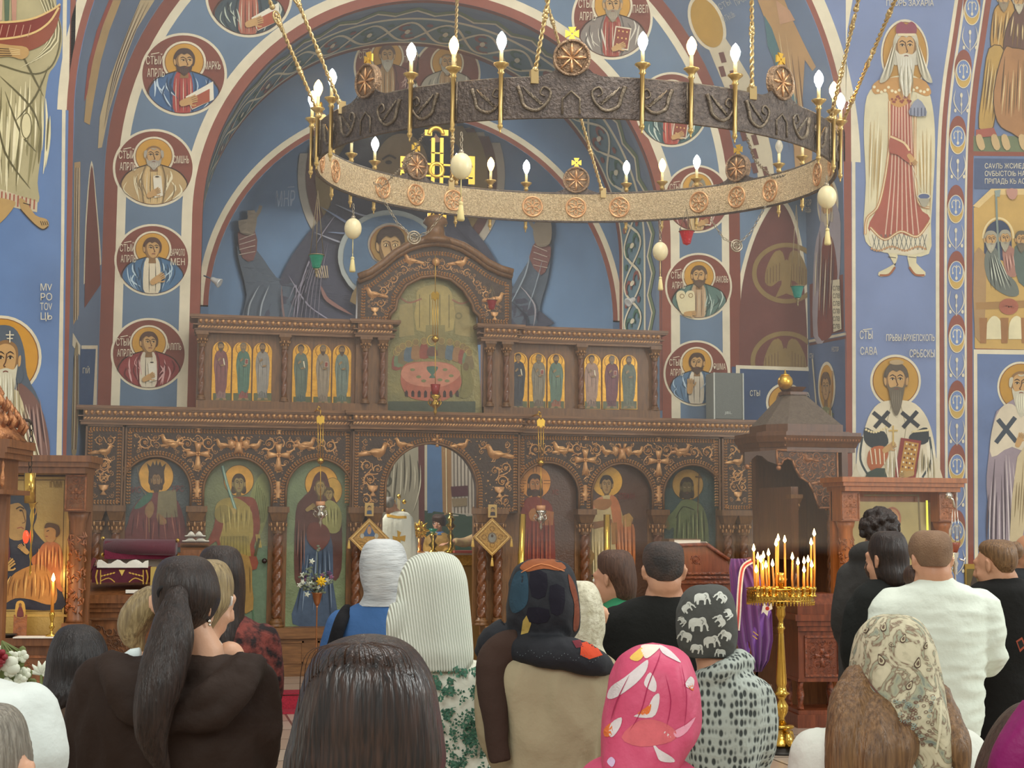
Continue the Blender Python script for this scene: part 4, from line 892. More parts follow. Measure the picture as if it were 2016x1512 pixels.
def bird(mb,x,z,s,Y,flip=1,fly=False):
 q = lambda u,v: (x+u*s*flip,z+v*s)
 dome(mb,[q(*p) for p in sm([(-.55,.05),(-.3,.26),(.1,.22),(.3,.42),(.36,.62),(.52,.72),(.68,.62),(.66,.44),(.58,.2),(.5,-.08),(.2,-.34),(-.2,-.3)],2)],Y,s*.22)
 dome(mb,[q(*p) for p in ((-.4,.05),(-.75,.12),(-1.35,-.05),(-1.25,-.3),(-.8,-.25),(-.4,-.2))],Y,s*.12); dome(mb,[q(*p) for p in ((.64,.62),(.95,.5),(.66,.48))],Y,s*.12)
 dome(mb,[q(*p) for p in ((.25,.12),(-.1,.2),(-.75,.06),(-.3,-.16),(.15,-.12))],Y-s*.16,s*.12)
 for k in range(4): relief_line(mb,[q(.05-k*.12,.12),q(-.3-k*.16,.02-k*.02)],s*.06,Y-s*.25,s*.04)
 for u in (0,.15): relief_line(mb,[q(u,-.28),q(u+.05,-.5),q(u+.16,-.52)],s*.07,Y,s*.06)
 mb.ball((x+.55*s*flip,Y-s*.2,z+.6*s),s*.04,6,4)
def cross(mb,x,z,s,Y):
 for a in range(4):
  c,d = cos(a*PI/2),sin(a*PI/2); L_ = 1.25 if a == 3 else .9
  dome(mb,[(x+(u*c-v*d)*s,z+(u*d+v*c)*s) for u,v in ((.08,-.1),(L_,-.3),(L_*.94,0),(L_,.3),(.08,.1))],Y,s*.2,.72)
 for a in range(4): mb.ball((x+cos(a*PI/2+PI/4)*s*.12,Y-.01,z+sin(a*PI/2+PI/4)*s*.12),s*.1,6,4)
def eagle(mb,x,z,s,Y):
 for f in (-1,1):
  q = lambda u,v: (x+u*s*f,z+v*s)
  dome(mb,[q(*p) for p in ((.05,.3),(.15,.75),(.4,.8),(.5,.62),(.35,.6),(.3,.3))],Y,s*.18)
  dome(mb,[q(*p) for p in ((.25,.3),(.6,.5),(.95,.4),(.9,-.2),(.6,-.5),(.35,-.1))],Y,s*.2)
  for k in range(3): relief_line(mb,[q(.45+k*.16,.3),q(.5+k*.14,-.25)],s*.06,Y-s*.16,s*.05)
 dome(mb,[(x+u*s,z+v*s) for u,v in ((-.3,.3),(.3,.3),(.3,-.2),(.45,-.85),(0,-.65),(-.45,-.85),(-.3,-.2))],Y,s*.24)
def chalice(mb,x,z,s,Y):
 dome(mb,[(x+u*s,z+v*s) for u,v in ((-.7,.7),(.7,.7),(.55,.1),(.15,-.15),(.15,-.4),(.5,-.7),(-.5,-.7),(-.15,-.4),(-.15,-.15),(-.55,.1))],Y,s*.2,.8)
 for k in range(5): relief_line(mb,[(x+(-.5+k*.25)*s,z+.6*s),(x+(-.3+k*.15)*s,z+.1*s)],s*.08,Y-s*.16,s*.06)
def vines(mb,poly,cx,Y,pitch=.108,r=.05,mirror=True,avoid=(),seed=3,box=None):
 """scrolls filling a panel, mirrored about its middle"""
 if box: x0,x1,z0,z1 = box
 else: x0,x1 = min(p[0] for p in poly),max(p[0] for p in poly); z0,z1 = min(p[1] for p in poly),max(p[1] for p in poly)
 g = random.Random(seed); C = []
 for rad in (r*1.15,r,r*.8,r*.6,r*.42):
  for k in range(int(260+900*(x1-x0)*(z1-z0)/max(.2,rad*12))):
   p = (g.uniform(x0,cx if mirror else x1),g.uniform(z0,z1))
   if mirror and p[0] > cx-rad and abs(p[0]-cx) > .004:
    if p[0] > cx-rad*1.0: p = (cx-rad*1.02,p[1])
   if not clear(p,poly,rad) or any(math.dist(p,a[:2]) < a[2]*.8+rad*.8 for a in avoid) or any(math.dist(p,q[:2]) < q[2]+rad for q in C): continue
   ro = g.uniform(0,6.28); fl_ = 1 if len(C) % 2 else -1; scroll(mb,p[0],p[1],rad*.93,Y,ro,fl_); C.append((p[0],p[1],rad))
   if mirror: scroll(mb,2*cx-p[0],p[1],rad*.93,Y,PI-ro,-fl_); C.append((2*cx-p[0],p[1],rad))
 for i,p in enumerate(C):          # stems linking neighbours
  for q in C[i+1:]:
   d = math.dist(p[:2],q[:2])
   if d < p[2]+q[2]+r*.35 and max(p[2],q[2]) > r*.7:
    u = [(q[0]-p[0])/d,(q[1]-p[1])/d]; A = (p[0]+u[0]*p[2]*.7-u[1]*p[2]*.6,p[1]+u[1]*p[2]*.7+u[0]*p[2]*.6); B = (q[0]-u[0]*q[2]*.7+u[1]*q[2]*.6,q[1]-u[1]*q[2]*.7-u[0]*q[2]*.6)
    relief_line(mb,sm([A,((p[0]+q[0])/2,(p[1]+q[1])/2),B],3,False),r*.2,Y,r*.14)
def cornice(name,x0,x1,zt,h,Yf,parent,ends=True,depth=.35):
 mb = MB()
 for dz0,dz1,out in ((0,.16,1),(.16,.24,.9),(.52,.58,.6),(.78,.84,.42),(.84,1,.3)):
  e = out*h*.45; mb.b2(x0-e*ends,x1+e*ends,Yf-out*h*.55,Yf+depth,zt-dz1*h,zt-dz0*h)
 mb.b2(x0,x1,Yf-.02,Yf+depth,zt-h,zt-.2*h)
 mb.mi = 1; n = int((x1-x0)/.062)
 for i in range(n):
  x = x0+(i+.5)*(x1-x0)/n; Yq = Yf-h*.4
  dome(mb,[(x+.027*cos(a)*(1 if sin(a) > 0 else .6),zt-.38*h+.14*h*sin(a)) for a in [k*PI/4 for k in range(8)]],Yq,.03)
  if i % 2: mb.ball((x+.03,Yq-.012,zt-.42*h),.008,5,3)
 mb.mi = 0; mb.b2(x0,x1,Yf-h*.4,Yf,zt-.52*h,zt-.24*h); mb.b2(x0,x1,Yf-h*.27,Yf,zt-.78*h,zt-.58*h); mb.mi = 1
 n = int((x1-x0)/.035)
 for i in range(n):
  x = x0+(i+.5)*(x1-x0)/n; Yq = Yf-h*.28
  mb.add([(x-.02,Yq,zt-.74*h),(x-.002,Yq,zt-.76*h),(x+.02,Yq,zt-.62*h),(x+.002,Yq,zt-.6*h),(x,Yq-.016,zt-.68*h)],[(0,1,4),(1,2,4),(2,3,4),(3,0,4)],True)
 return mb.build(name,[WOODH,COPPER],parent)
def column(x,Y,z0,z1,r,parent,turns=3.2,cap=True,n=24,caph=.3):
 """twisted shaft between a moulded base and a carved basket capital"""
 zb = z0+r*1.6; zc = z1-caph; H = zc-zb; k = 2*PI*turns*1.0
 rows = int(max(20,H/.018)); mb = MB()
 prof = [(r*.86,H*i/rows) for i in range(rows+1)]
 mb.lathe((x,Y,zb),prof,n,tw=lambda a,z: 1+.2*cos(3*(a)-k*3*z/1.2))
 o = mb.build('twisted_column',COLM,parent)
 b = MB().lathe((x,Y,z0),[(r*1.5,0),(r*1.5,r*.35),(r*1.15,r*.5),(r*1.35,r*.8),(r*1.3,r*1.1),(r*.95,r*1.3),(r*.95,r*1.62)],20); b.build('column_base',WOOD,o)
 c = MB(); c.lathe((x,Y,zc-.01),[(r*.95,0),(r*1.1,.012),(r*.95,.03),(r*1.1,.06),(r*1.7,caph*.42),(r*1.75,caph*.45)],16)
 c.mi = 1
 for i in range(8):
  a = PI/4*i+.2
  for q in range(2):
   zz = zc+.05+q*caph*.17; rr = r*(1.15+.42*q); c.ball((x+rr*cos(a+q*.39),Y+rr*sin(a+q*.39),zz),(r*.2,r*.2,caph*.1),6,4)
 c.mi = 0; zz = zc+caph*.44
 vs = [];
 for s,q in ((1.15,zz),(1.75,zz+caph*.34)):
  for u,v in ((-1,-1),(1,-1),(1,1),(-1,1)): vs.append((x+u*r*s,Y+v*r*s,q))
 c.add(vs,[(0,1,5,4),(1,2,6,5),(2,3,7,6),(3,0,4,7),(0,3,2,1),(4,5,6,7)]); c.b2(x-r*1.95,x+r*1.95,Y-r*1.95,Y+r*1.95,zz+caph*.34,z1)
 c.build('capital',[WOOD,COPPER],o); return o
COLM = mat('polished_twisted_wood','#81502f',.22,var=.4,vscale=9,col2='#55331d',stretch=(6,6,1),coat=.3)
ZCT = 3.165; ZB = 2.06     # cornice top, foot of the carved boards
def arcs_outline(x0,x1,zt,zb,arches):
 """board with arched openings cut from below: arches = [(centre, radius, springing z)]"""
 out = [(x0,zt),(x0,zb)]
 for c,r,zs in arches: out += [(c-r,zb)]+arc(c,zs,r,PI,0,24)+[(c+r,zb)]
 return out+[(x1,zb),(x1,zt)]
def rim(mb,c,r,zs,zb,Y,wd=.03,h=.05):
 P = [(c-r,zb)]+arc(c,zs,r,PI,0,30)+[(c+r,zb)]; mb.tube([(x,Y,z) for x,z in P],wd/2,6)
def board(name,x0,x1,zt,zb,arches,Yf,thick,feats,rimw=.028,seed=3,mid=None,crest=None):
 out = crest or arcs_outline(x0,x1,zt,zb,arches)
 mb = MB(); mb.prism([(x,Yf,z) for x,z in out],(0,thick,0))
 mb.mi = 1; Yc = Yf
 c = (x0+x1)/2 if mid is None else mid
 bw = .052
 if not crest:
  mb.mi = 2; mb.b2(x0,x1,Yf-.018,Yf,zt-.02,zt); mb.b2(x0,x0+.02,Yf-.018,Yf,zb,zt); mb.b2(x1-.02,x1,Yf-.018,Yf,zb,zt); mb.mi = 1
  seg = [(x0+.05,zb+.03),(x0+.05,zt-.05),(x1-.05,zt-.05),(x1-.05,zb+.03)]
  braid(mb,seg,bw,Yf)
  e = [x0+.05]+[q for cc,r,_ in arches for q in (cc-r-.06,cc+r+.06)]+[x1-.05]
  for i in range(0,len(e),2):
   if e[i+1]-e[i] > .06: braid(mb,[(e[i],zb+.035),(e[i+1],zb+.035)],bw,Yf)
 for cc,r,zs in arches:
  P = [(cc-r-.05,zb+.02)]+arc(cc,zs,r+.05,PI,0,30)+[(cc+r+.05,zb+.02)]; braid(mb,P,bw,Yf)
  mb.mi = 2; rim(mb,cc,r+.008,zs,zb,Yf-.006,rimw); mb.mi = 1
 inner = None
 av = []
 for f in feats(mb,Yf) or []: av.append(f)
 if not crest:
  def free(p): return x0+.085 < p[0] < x1-.085 and zb+.065 < p[1] < zt-.085 and all(math.hypot(p[0]-cc,max(0,p[1]-zs)) > r+.085 for cc,r,zs in arches)
  vines(mb,free,c,Yf,avoid=av,seed=seed,box=(x0,x1,zb,zt),pitch=.138,r=.07)
  g = random.Random(seed)
  for k in range(int((x1-x0)*(zt-zb)*260)):          # leaves and berries between the scrolls
   p = (g.uniform(x0,x1),g.uniform(zb,zt))
   if not clear(p,free,.012) or any(math.dist(p,q[:2]) < q[2]*.9 for q in av): continue
   u = g.uniform(0,6.28); l = g.uniform(.012,.024); dome(mb,[(p[0]+l*cos(u)*e-l*.4*sin(u)*t,p[1]+l*sin(u)*e+l*.4*cos(u)*t) for e,t in ((-1,0),(0,-1),(1,0),(0,1))],Yf,.008)
 else: vines(mb,crest,c,Yf,avoid=av,seed=seed)
 return mb.build(name,[WOODD,COPPER,WOOD],ico)
fX = lambda px,py=930: XZ(px,py)[0]
fZ = lambda px,py: XZ(px,py)[1]
RI = .375
L3 = [fX(308),fX(468),fX(628)]; R3 = [2*CX-a for a in L3][::-1]
XA0,XA1 = fX(245),fX(690)            # left bay
XB0,XB1 = 2*CX-XA1,2*CX-XA0
XE0 = -.9; XE1 = 2*CX+.9
ZS = fZ(470,968); ZTB = 2.955
def bay(cs,x0,x1,s):
 arch = [(c,RI,ZS) for c in cs]
 def feats(mb,Y):
  av = []; mid = cs[1]
  for sg in (-1,1):
   x = mid+sg*(cs[1]-cs[0])/2; z = ZS+.42; cross(mb,x,z,.15,Y); av.append((x,z,.12))
   for f in (-1,1): bird(mb,x-f*.27,z+.1,.11,Y,f); av.append((x-f*.27,z+.1,.09))
   chalice(mb,x,z+.28,.06,Y); av.append((x,z+.28,.06)); relief_line(mb,[(x,z-.3),(x,ZB+.1)],.05,Y,.03); chalice(mb,x,ZB+.15,.07,Y)
   bird(mb,mid+sg*.78,ZTB-.18,.13,Y,sg); av.append((mid+sg*.78,ZTB-.18,.1))
  eagle(mb,mid,ZTB-.2,.13,Y); av.append((mid,ZTB-.2,.12))
  return av
 return board('carved_arcade_board',x0,x1,ZTB,ZB,arch,YI-.1,.09,feats,mid=cs[1],seed=s)
bay(L3,XA0,XA1,3); bay(R3,XB0,XB1,4)
def centre_board():
 r = .535; zs = fZ(848,965)
 def feats(mb,Y):
  av = []
  for s in (-1,1):
   bird(mb,CX+s*.7,ZTB-.26,.17,Y,-s); av.append((CX+s*.7,ZTB-.26,.17)); bird(mb,CX-.06+s*.36,ZTB-.16,.11,Y,s); av.append((CX-.06+s*.36,ZTB-.16,.1))
   chalice(mb,CX+s*.75,ZB+.19,.09,Y); av.append((CX+s*.75,ZB+.19,.08))
  cross(mb,CX,ZTB-.1,.07,Y); return av
 board('carved_doorway_board',XA1+.0,XB0-.0,ZTB,ZB-.05,[(CX-.06,r,zs)],YI-.16,.14,feats,seed=9)
centre_board()
for x0,x1,sd in ((XE0,XA0,5),(XB1,XE1,6)):
 def feats(mb,Y,x=(x0+x1)/2):
  bird(mb,x,ZTB-.3,.12,Y,1); chalice(mb,x,ZB+.17,.08,Y); return [(x,ZTB-.3,.1),(x,ZB+.17,.09)]
 board('carved_end_board',x0+.01,x1-.01,ZTB,ZB,[],YI-.13,.12,feats,seed=sd)
cornice('cornice',XE0-.02,XA1,ZCT,.21,YI-.13,ico); cornice('cornice',XB0,XE1+.02,ZCT,.21,YI-.13,ico); cornice('cornice',XA1-.01,XB0+.01,ZCT+.005,.21,YI-.2,ico)
# columns, pedestal and plinth
for x in (XE0+.15,XE0+.36,2*CX-XE0-.15,2*CX-XE0-.36,2.14,2.33,3.62,3.81):
 for q in (x,): column(q,YI-.14,.7,ZB,.055,ico,3)
for a,b in ((L3[0],L3[1]),(L3[1],L3[2]),(R3[0],R3[1]),(R3[1],R3[2])): column((a+b)/2,YI-.08,.7,ZB,.06,ico,3)
def plinth(name,x0,x1,Yf=YI-.22):
 mb = MB().b2(x0,x1,Yf,YI+.1,SZ,.58); mb.b2(x0-.02,x1+.02,Yf-.04,YI+.1,.58,.7); mb.b2(x0-.01,x1+.01,Yf-.03,YI+.1,SZ,.26)
 n = max(1,int((x1-x0)/.8));
 for i in range(n):
  a = x0+(x1-x0)*i/n+.08; b = x0+(x1-x0)*(i+1)/n-.08
  for q in ((a,b,.3,.32),(a,b,.53,.55),(a,a+.02,.3,.55),(b-.02,b,.3,.55)): mb.b2(q[0],q[1],Yf-.012,Yf,q[2],q[3])
 return mb.build(name,WOODH,ico)
plinth('plinth',XE0,XA1+.4); plinth('plinth',XB0-.4,XE1)
# narrow stiles behind the columns
mb = MB()
for sd in (0,1):
 mb = MB(); X = lambda a,b,*r: mb.b2(a,b,*r) if sd == 0 else mb.b2(2*CX-b,2*CX-a,*r)
 for i in (0,1): a = (L3[i]+L3[i+1])/2; w_ = (L3[1]-L3[0])/2-RI+.03; X(a-w_,a+w_,YI-.01,YI+.05,.7,ZB)
 X(XE0,XE0+.46,YI-.05,YI+.05,.7,ZB+.02); mb.b2(*((XA1-.04,2.455) if sd == 0 else (3.54,XB0+.04)),YI-.05,YI+.05,.7,ZB+.02)
 X(XA0-.02,L3[0]-RI+.03,YI-.02,YI+.05,.7,ZB); X(XE0,XA1,YI+.02,YI+.06,ZTB-.1,ZCT-.02)
 mb.build('frame_stiles',WOOD,ico)
# ---- painted panels
def icon_board(c,col,name='icon_panel',label=None):
 P = [(c-RI-.015,.7)]+[(x,z) for x,z in arc(c,ZS,RI+.015,PI,0,26)][0:]+[(c+RI+.015,.7)]
 o = MB().prism([(x,YI+.005,z) for x,z in P],(0,.03,0)).build(name,mat('icon_ground_'+col[1:],col,.35,var=.5,vscale=5,col2='#%02x%02x%02x' % tuple(int(int(col[i:i+2],16)*.78) for i in (1,3,5)),bump=.5,bscale=45,coat=.3),ico)
 if label: o['label'] = label
 return o
cI = cast_plane(Y=YI+.004); GI = '#d9a040'
o = icon_board(L3[0],'#4b5552',label='panel of a crowned king in dark red')
P = Paint(cI,eps=.0015); P.ell(307,938,35,36,GI,40); P.ring(307,938,35,36,1.2,'#5a3a22',40); P.up()
P.poly([(293,928),(289,912),(297,919),(301,908),(305,917),(308,905),(311,917),(315,908),(319,919),(327,912),(323,928),(324,950),(318,962),(298,962),(292,950)],'#46362a'); P.up()
face(P,308,947,9.5,16,0,'#46362a','#4a3828','long',skin='#8d6c44',dark='#5c4630'); P.up(5)
P.poly([(262,1000),(280,978),(300,970),(330,972),(352,990),(366,1040),(368,1075),(250,1075),(252,1030)],'#6b3734',3); P.up(); P.poly([(264,1000),(284,975),(300,970),(296,985),(276,1000)],'#3f6650',3)
P.poly([(312,968),(346,964),(350,1018),(308,1020)],'#7d7352'); P.up(); P.poly([(286,1000),(298,986),(304,1002),(296,1020),(287,1014)],'#8d6c44',2); P.poly([(310,1010),(322,1018),(330,1030),(312,1032)],'#8d6c44',2)
P.line([(292,1000),(294,1048)],1.6,'#8d6c44'); P.line([(270,920),(278,960),(288,975)],1.5,'#7a6a50'); P.line([(262,920),(278,916)],1.5,'#7a6a50')
folds(P,(262,355,1000),(255,365,1070),['#451f20','#9a6050'],12,2); P.text('IИС',256,970,12,'#7a3a36',w=22); P.text('ХРС',338,968,12,'#7a3a36',w=24)
P.build('painted_figure',ICONP,o)
o = icon_board(L3[1],'#7d8357',label='panel of an armed angel with a raised sword')
P = Paint(cI,eps=.0015); P.poly([(410,1075),(534,1075),(534,1235),(410,1235)],'#64785e'); P.ell(470,946,30,31,GI,40); P.ring(470,946,30,31,1.2,'#6a4a22',40)
P.poly([(490,990),(508,940),(524,935),(530,980),(526,1020),(508,1060),(496,1050)],'#8b8f58',3); P.up()
for k in range(7): P.line([(506+k*3,950+k*5),(498+k*3.5,1040-k*2)],1.4,'#5f6638')
face(P,470,954,11,16,.3,'#4a3a28',None,'long',skin='#958250',dark='#6a5c38'); P.up(5)
P.poly([(428,1000),(445,982),(490,978),(506,992),(512,1040),(500,1075),(505,1120),(430,1125),(428,1070),(418,1070),(402,1080),(420,1040)],'#83432f',3); P.up()
P.poly([(428,990),(448,980),(474,984),(496,1010),(492,1072),(434,1072),(440,1030),(424,1010)],'#a08c48',3); P.up()
P.poly([(436,1055),(490,1055),(494,1095),(430,1095)],'#8d7d3e')
for k in range(9): P.line([(436+k*6,1056),(434+k*6.4,1094)],1,'#5e5424')
P.poly([(436,1095),(490,1095),(496,1150),(498,1200),(470,1200),(466,1120),(460,1200),(438,1200)],'#97763c',2); P.line([(438,917),(446,950),(464,1004)],5,'#5f948a'); P.line([(438,917),(446,950),(464,1004)],1.6,'#c0c8a4')
P.ell(458,1006,8,6,'#b49a58',14); P.ell(440,1012,18,18,'#8d7d40',20); folds(P,(430,495,990),(436,490,1050),['#5e5424','#c9b870'],12,1.6)
for k in range(3): P.line([(504+k*3,1052),(508+k*3,1078)],2.4,'#b0984c')
P.line([(502,1095),(510,1060)],5,'#4c4a2a'); P.line([(498,1200),(500,1228),(516,1232)],3,'#4e6a4e'); folds(P,(440,496,1100),(440,498,1195),['#5c4422'],6,1.5)
P.build('painted_figure',ICONP,o)
MB().ball((XZ(520,1104)[0],YI-.05,XZ(520,1104)[1]),.03).build('door_knob',mat('dark_knob','#2a1c16',.3),o)
o = icon_board(L3[2],'#7f8f63',label='panel of a mother in maroon holding a child')
P = Paint(cI,eps=.0015); P.ell(633,952,33,35,GI,40); P.ring(633,952,33,35,1.2,'#6a4a22',40); P.up(); P.ell(655,966,19,26,'#cda048',30); P.ring(655,966,19,26,1.2,'#7a5a2c',30); P.up()
P.poly([(618,940),(630,928),(642,934),(650,960),(660,985),(672,1020),(672,1120),(655,1140),(650,1060),(600,1060),(598,1140),(580,1140),(582,1010),(596,980),(610,965)],'#5c3b32',3)
P.poly([(602,1050),(650,1050),(656,1150),(660,1228),(576,1228),(592,1150)],'#46566a',3); P.up(); face(P,630,962,10,15,.3,'#5c3b32',None,'veil',skin='#9c8450',dark='#6c5a36'); face(P,648,974,8,11,-.4,'#5a4a2c',skin='#9c8450',dark='#6c5a36'); P.up(5)
P.poly([(640,988),(658,988),(672,1010),(668,1045),(646,1048),(632,1020)],'#979458',3); P.up(); folds(P,(636,666,995),(640,664,1040),['#5c5a2c','#c4c080'],9,1.6); folds(P,(584,600,1020),(580,600,1130),['#2e1c1a','#8d6454'],6,2); folds(P,(604,648,1060),(582,656,1220),['#26323f','#7c8c9c'],12,2.2)
P.poly([(610,1030),(640,1034),(650,1060),(628,1085),(604,1062)],'#6e3c30',3); hand(P,610,1000,10,-.6,'#9c8450')
P.build('painted_figure',ICONP,o)
o = icon_board(R3[0],'#5f3f2a',label='panel of a bearded figure with orange halo')
P = Paint(cI,eps=.0015); P.ell(1053,949,32,33,'#cf8a3e',40); P.ring(1053,949,32,33,1.2,'#4a2a1a',40); P.up()
for k in ((1020,946,1036,946),(1020,952,1036,952),(1070,946,1086,946),(1070,952,1086,952),(1050,916,1050,930),(1056,916,1056,930)): P.line([k[:2],k[2:]],1.1,'#6a3a1e')
face(P,1053,957,12,18,.1,'#3e2b20','#452f20','long',skin='#a9713e',dark='#6c4628',bl=.5); P.up(5)
P.poly([(1030,990),(1050,978),(1062,980),(1086,996),(1092,1060),(1090,1150),(1060,1180),(1024,1140),(1018,1060)],'#7c3426',3); P.up(); P.poly([(1066,1003),(1090,1008),(1088,1034),(1062,1034)],'#a3683c'); P.poly([(1040,1010),(1052,1000),(1058,1020),(1046,1026)],'#a9713e',2)
folds(P,(1030,1084,1000),(1022,1088,1150),['#4c1c16','#a85838'],14,2.2); P.text('IС',1010,972,10,'#8a3628',w=12); P.text('ХС',1086,974,10,'#8a3628',w=13)
P.build('painted_figure',ICONP,o)
o = icon_board(R3[1],'#5d3d28',label='panel of a young deacon in white with an orange mantle')
P = Paint(cI,eps=.0015); P.ell(1195,948,31,31,'#d9a442',40); P.ring(1195,948,31,31,1.2,'#5a3a1c',40); P.up(); face(P,1194,957,11,16,0,'#38281e',None,'short',skin='#a5824e',dark='#6e5430'); P.up(5)
P.poly([(1164,1000),(1172,984),(1188,976),(1204,976),(1216,986),(1230,1040),(1226,1100),(1230,1260),(1166,1260),(1168,1110),(1156,1090),(1152,1040)],'#c2ad78',3); P.up()
P.poly([(1163,997),(1172,984),(1186,978),(1184,992),(1168,1002)],'#c47c54',3); P.poly([(1200,978),(1214,982),(1222,1004),(1226,1036),(1246,1032),(1250,1070),(1248,1140),(1232,1130),(1214,1090),(1208,1040)],'#bd7242',3); P.poly([(1224,1016),(1238,1010),(1246,1020),(1242,1036),(1226,1038)],'#b0884a'); P.up()
P.poly([(1168,985),(1200,983),(1202,996),(1188,1004),(1172,1000)],'#a06c38',3); P.poly([(1166,1028),(1204,1022),(1206,1032),(1168,1042)],'#8a5c30'); P.poly([(1202,1030),(1214,1028),(1216,1070),(1204,1072)],'#a5743c')
folds(P,(1160,1200,1010),(1168,1200,1250),['#6e5c34','#ead9a8'],12,2.2); folds(P,(1208,1244,1000),(1216,1246,1130),['#6e3a1e','#dc9c70'],9,1.8)
P.line([(1152,1080),(1166,1092),(1160,1110)],8,'#8a6a3c',smooth=3); P.text('СТЫ',1156,983,12,'#7c2e28',w=11); P.text('СТЕФАН',1217,983,12,'#7c2e28',w=32)
P.build('painted_figure',ICONP,o)
o = icon_board(R3[2],'#35504c',label='panel of a lean prophet in green on dark teal')
P = Paint(cI,eps=.0015); P.ell(1354,954,31,31,'#a98442',40); P.ring(1354,954,31,31,1.2,'#4a3a1c',40); P.up(); face(P,1352,962,11,17,0,'#352c22','#3a3026','long',skin='#5f5534',dark='#433c24',bl=.8); P.up(5)
P.poly([(1330,1000),(1344,984),(1366,986),(1384,1000),(1394,1040),(1388,1090),(1330,1090),(1326,1040),(1316,1044),(1306,1030)],'#5f6c46',3); P.poly([(1304,1036),(1298,1000),(1297,980),(1302,972),(1308,984),(1306,1004),(1318,1036)],'#76683c',3); P.up()
P.line([(1376,930),(1374,980),(1370,1070)],2,'#5a4630'); P.line([(1368,938),(1384,940)],2,'#5a4630'); folds(P,(1332,1386,1000),(1330,1388,1085),['#2c3520','#98a070'],13,2); P.line([(1330,1020),(1344,998),(1366,1004)],1.6,'#22281a',smooth=4)
P.text('ИѠАН',1300,962,10,'#4a3a34',w=22); P.build('painted_figure',ICONP,o)
# ---- upper tier
ZU1 = 4.24; XU0 = .3; XU1 = 2*CX-XU0; YU = YI+.02
uz = lambda y,x=600: fZ(x,y)
XD0,XD1 = fX(700,700),2*CX-fX(700,700)       # outer faces of the centre pair
XK0,XK1 = fX(763,700),2*CX-fX(763,700)       # edges of the great icon
for a,b,c_,d in ((XU0,XD0,XD0,XK0),(XD1,XU1,XK1,XD1)): MB().b2(a,b,YU,YU+.12,ZCT,4.06).b2(c_,d,YU-.05,YU+.12,ZCT,4.1).b2(min(a,c_),max(b,d),YU-.1,YU+.1,ZCT,ZCT+.1).build('upper_panel_wall',WOOD,ico)
cornice('cornice',XU0,XD0,ZU1,.2,YU-.06,ico); cornice('cornice',XD1,XU1,ZU1,.2,YU-.06,ico)
cornice('cornice',XD0,XK0+.03,ZU1+.0,.2,YU-.14,ico); cornice('cornice',XK1-.03,XD1,ZU1,.2,YU-.14,ico)
for px_ in (397,560,718,752):
 x = fX(px_,700)
 for q in (x,2*CX-x):
  yy = YU-.06 if px_ < 600 else YU-.1
  column(q,yy,ZCT+.1,4.05,.036,ico,2.6,caph=.17,n=16)
apc = [('#7a4a44','#8a6a60'),('#4e6e5a','#8a4238'),('#8a8478','#6a6a60'),('#5a6656','#4a5a50'),('#8a7c66','#7a6a56'),('#6a7668','#566452'),('#3a3c40','#4a4844'),('#7c7460','#6a5a48'),('#5e7460','#96583c'),('#a0806a','#7a6250'),('#6a3438','#5c3034'),('#58604c','#6a6a50')]
cU = cast_plane(Y=YU-.022); k = 0
for gx0,gx1,gy0,gy1,s in ((417,537,666,790,0),(575,693,671,797,1),(1004,1113,689,806,2),(1149,1256,692,806,3)):
 wq = (gx1-gx0)/3
 for j in range(3):
  x0,x1 = gx0+j*wq+1.5,gx0+(j+1)*wq-1.5; c = (x0+x1)/2; y0 = gy0+4+j*1.2; yb = gy1
  A = atY(c,y0+wq/2,YU-.02); hw2 = (atY(x1,y0,YU).x-atY(x0,y0,YU).x)/2; zb_ = atY(c,yb,YU).z
  pts = [(A.x-hw2,zb_)]+arc(A.x,A.z,hw2,PI,0,14)+[(A.x+hw2,zb_)]
  o = MB().prism([(x,YU-.02,z) for x,z in pts],(0,.021,0)).build('apostle_icon',mat('gilt_panel','#dda63c',.32,.5,var=.4,vscale=14,col2='#b98024',bump=.4,bscale=40),ico)
  P = Paint(cU,eps=.001)
  P.poly([(x0+1,yb-16),(x1-1,yb-16),(x1-1,yb-1),(x0+1,yb-1)],'#5b5e3c'); P.ring(c,y0+15,13,13,1.2,'#8a5a20',24)
  a,b = apc[k]
  saint(P,c+[-2,0,2][(j+k) % 3],y0+4,yb-3,14,robe=a,hi=tuple(min(1,v*1.5+.02) for v in hx(a)),under=b,hair=['#3e3428','#6e6450','#54402e'][k % 3],beard=[None,'#6e6450','#4a3828'][k % 3] if k % 4 else '#4a3828',item=['scroll','book',None][k % 3],seed=k,nf=9,skin='#96764a')
  P.build('painted_figure',ICONP,o); k += 1
# great icon: the supper
zA = fZ(857,600); GR = (XK1-XK0)/2+.02
xz = lambda x,y: XZ(x,y,YU)
pts = [(XK0,ZCT+.02)]+[xz(*p) for p in ((763,640),(772,616),(783,600),(790,575),(808,556),(832,545),(858,541),(884,547),(906,561),(922,584),(930,604),(938,618),(938,640))]+[(XK1,ZCT+.02)]
o = MB().prism([(x,YU-.0,z) for x,z in pts],(0,.03,0)).build('supper_icon',mat('aged_gilt','#8e8150',.3,.35,var=.6,vscale=3.5,col2='#6f6c48',bump=.5,bscale=30,coat=.2),ico); o['label'] = 'large arched panel of a supper round a pink table'
P = Paint(cast_plane(Y=YU-.002),eps=.001); P.poly([(764,790),(936,790),(936,812),(764,808)],'#4c5240'); P.up()
P.poly([(820,590),(822,572),(840,563),(860,560),(882,566),(892,590),(892,650),(820,650)],'#a8955a',2); P.poly([(786,600),(812,596),(816,660),(786,664)],'#9a8a58'); P.poly([(896,600),(924,604),(926,664),(896,658)],'#9a8a58'); P.up()
for x in (826,846,866,884): P.line([(x,580),(x,645)],1.6,'#6c6238')
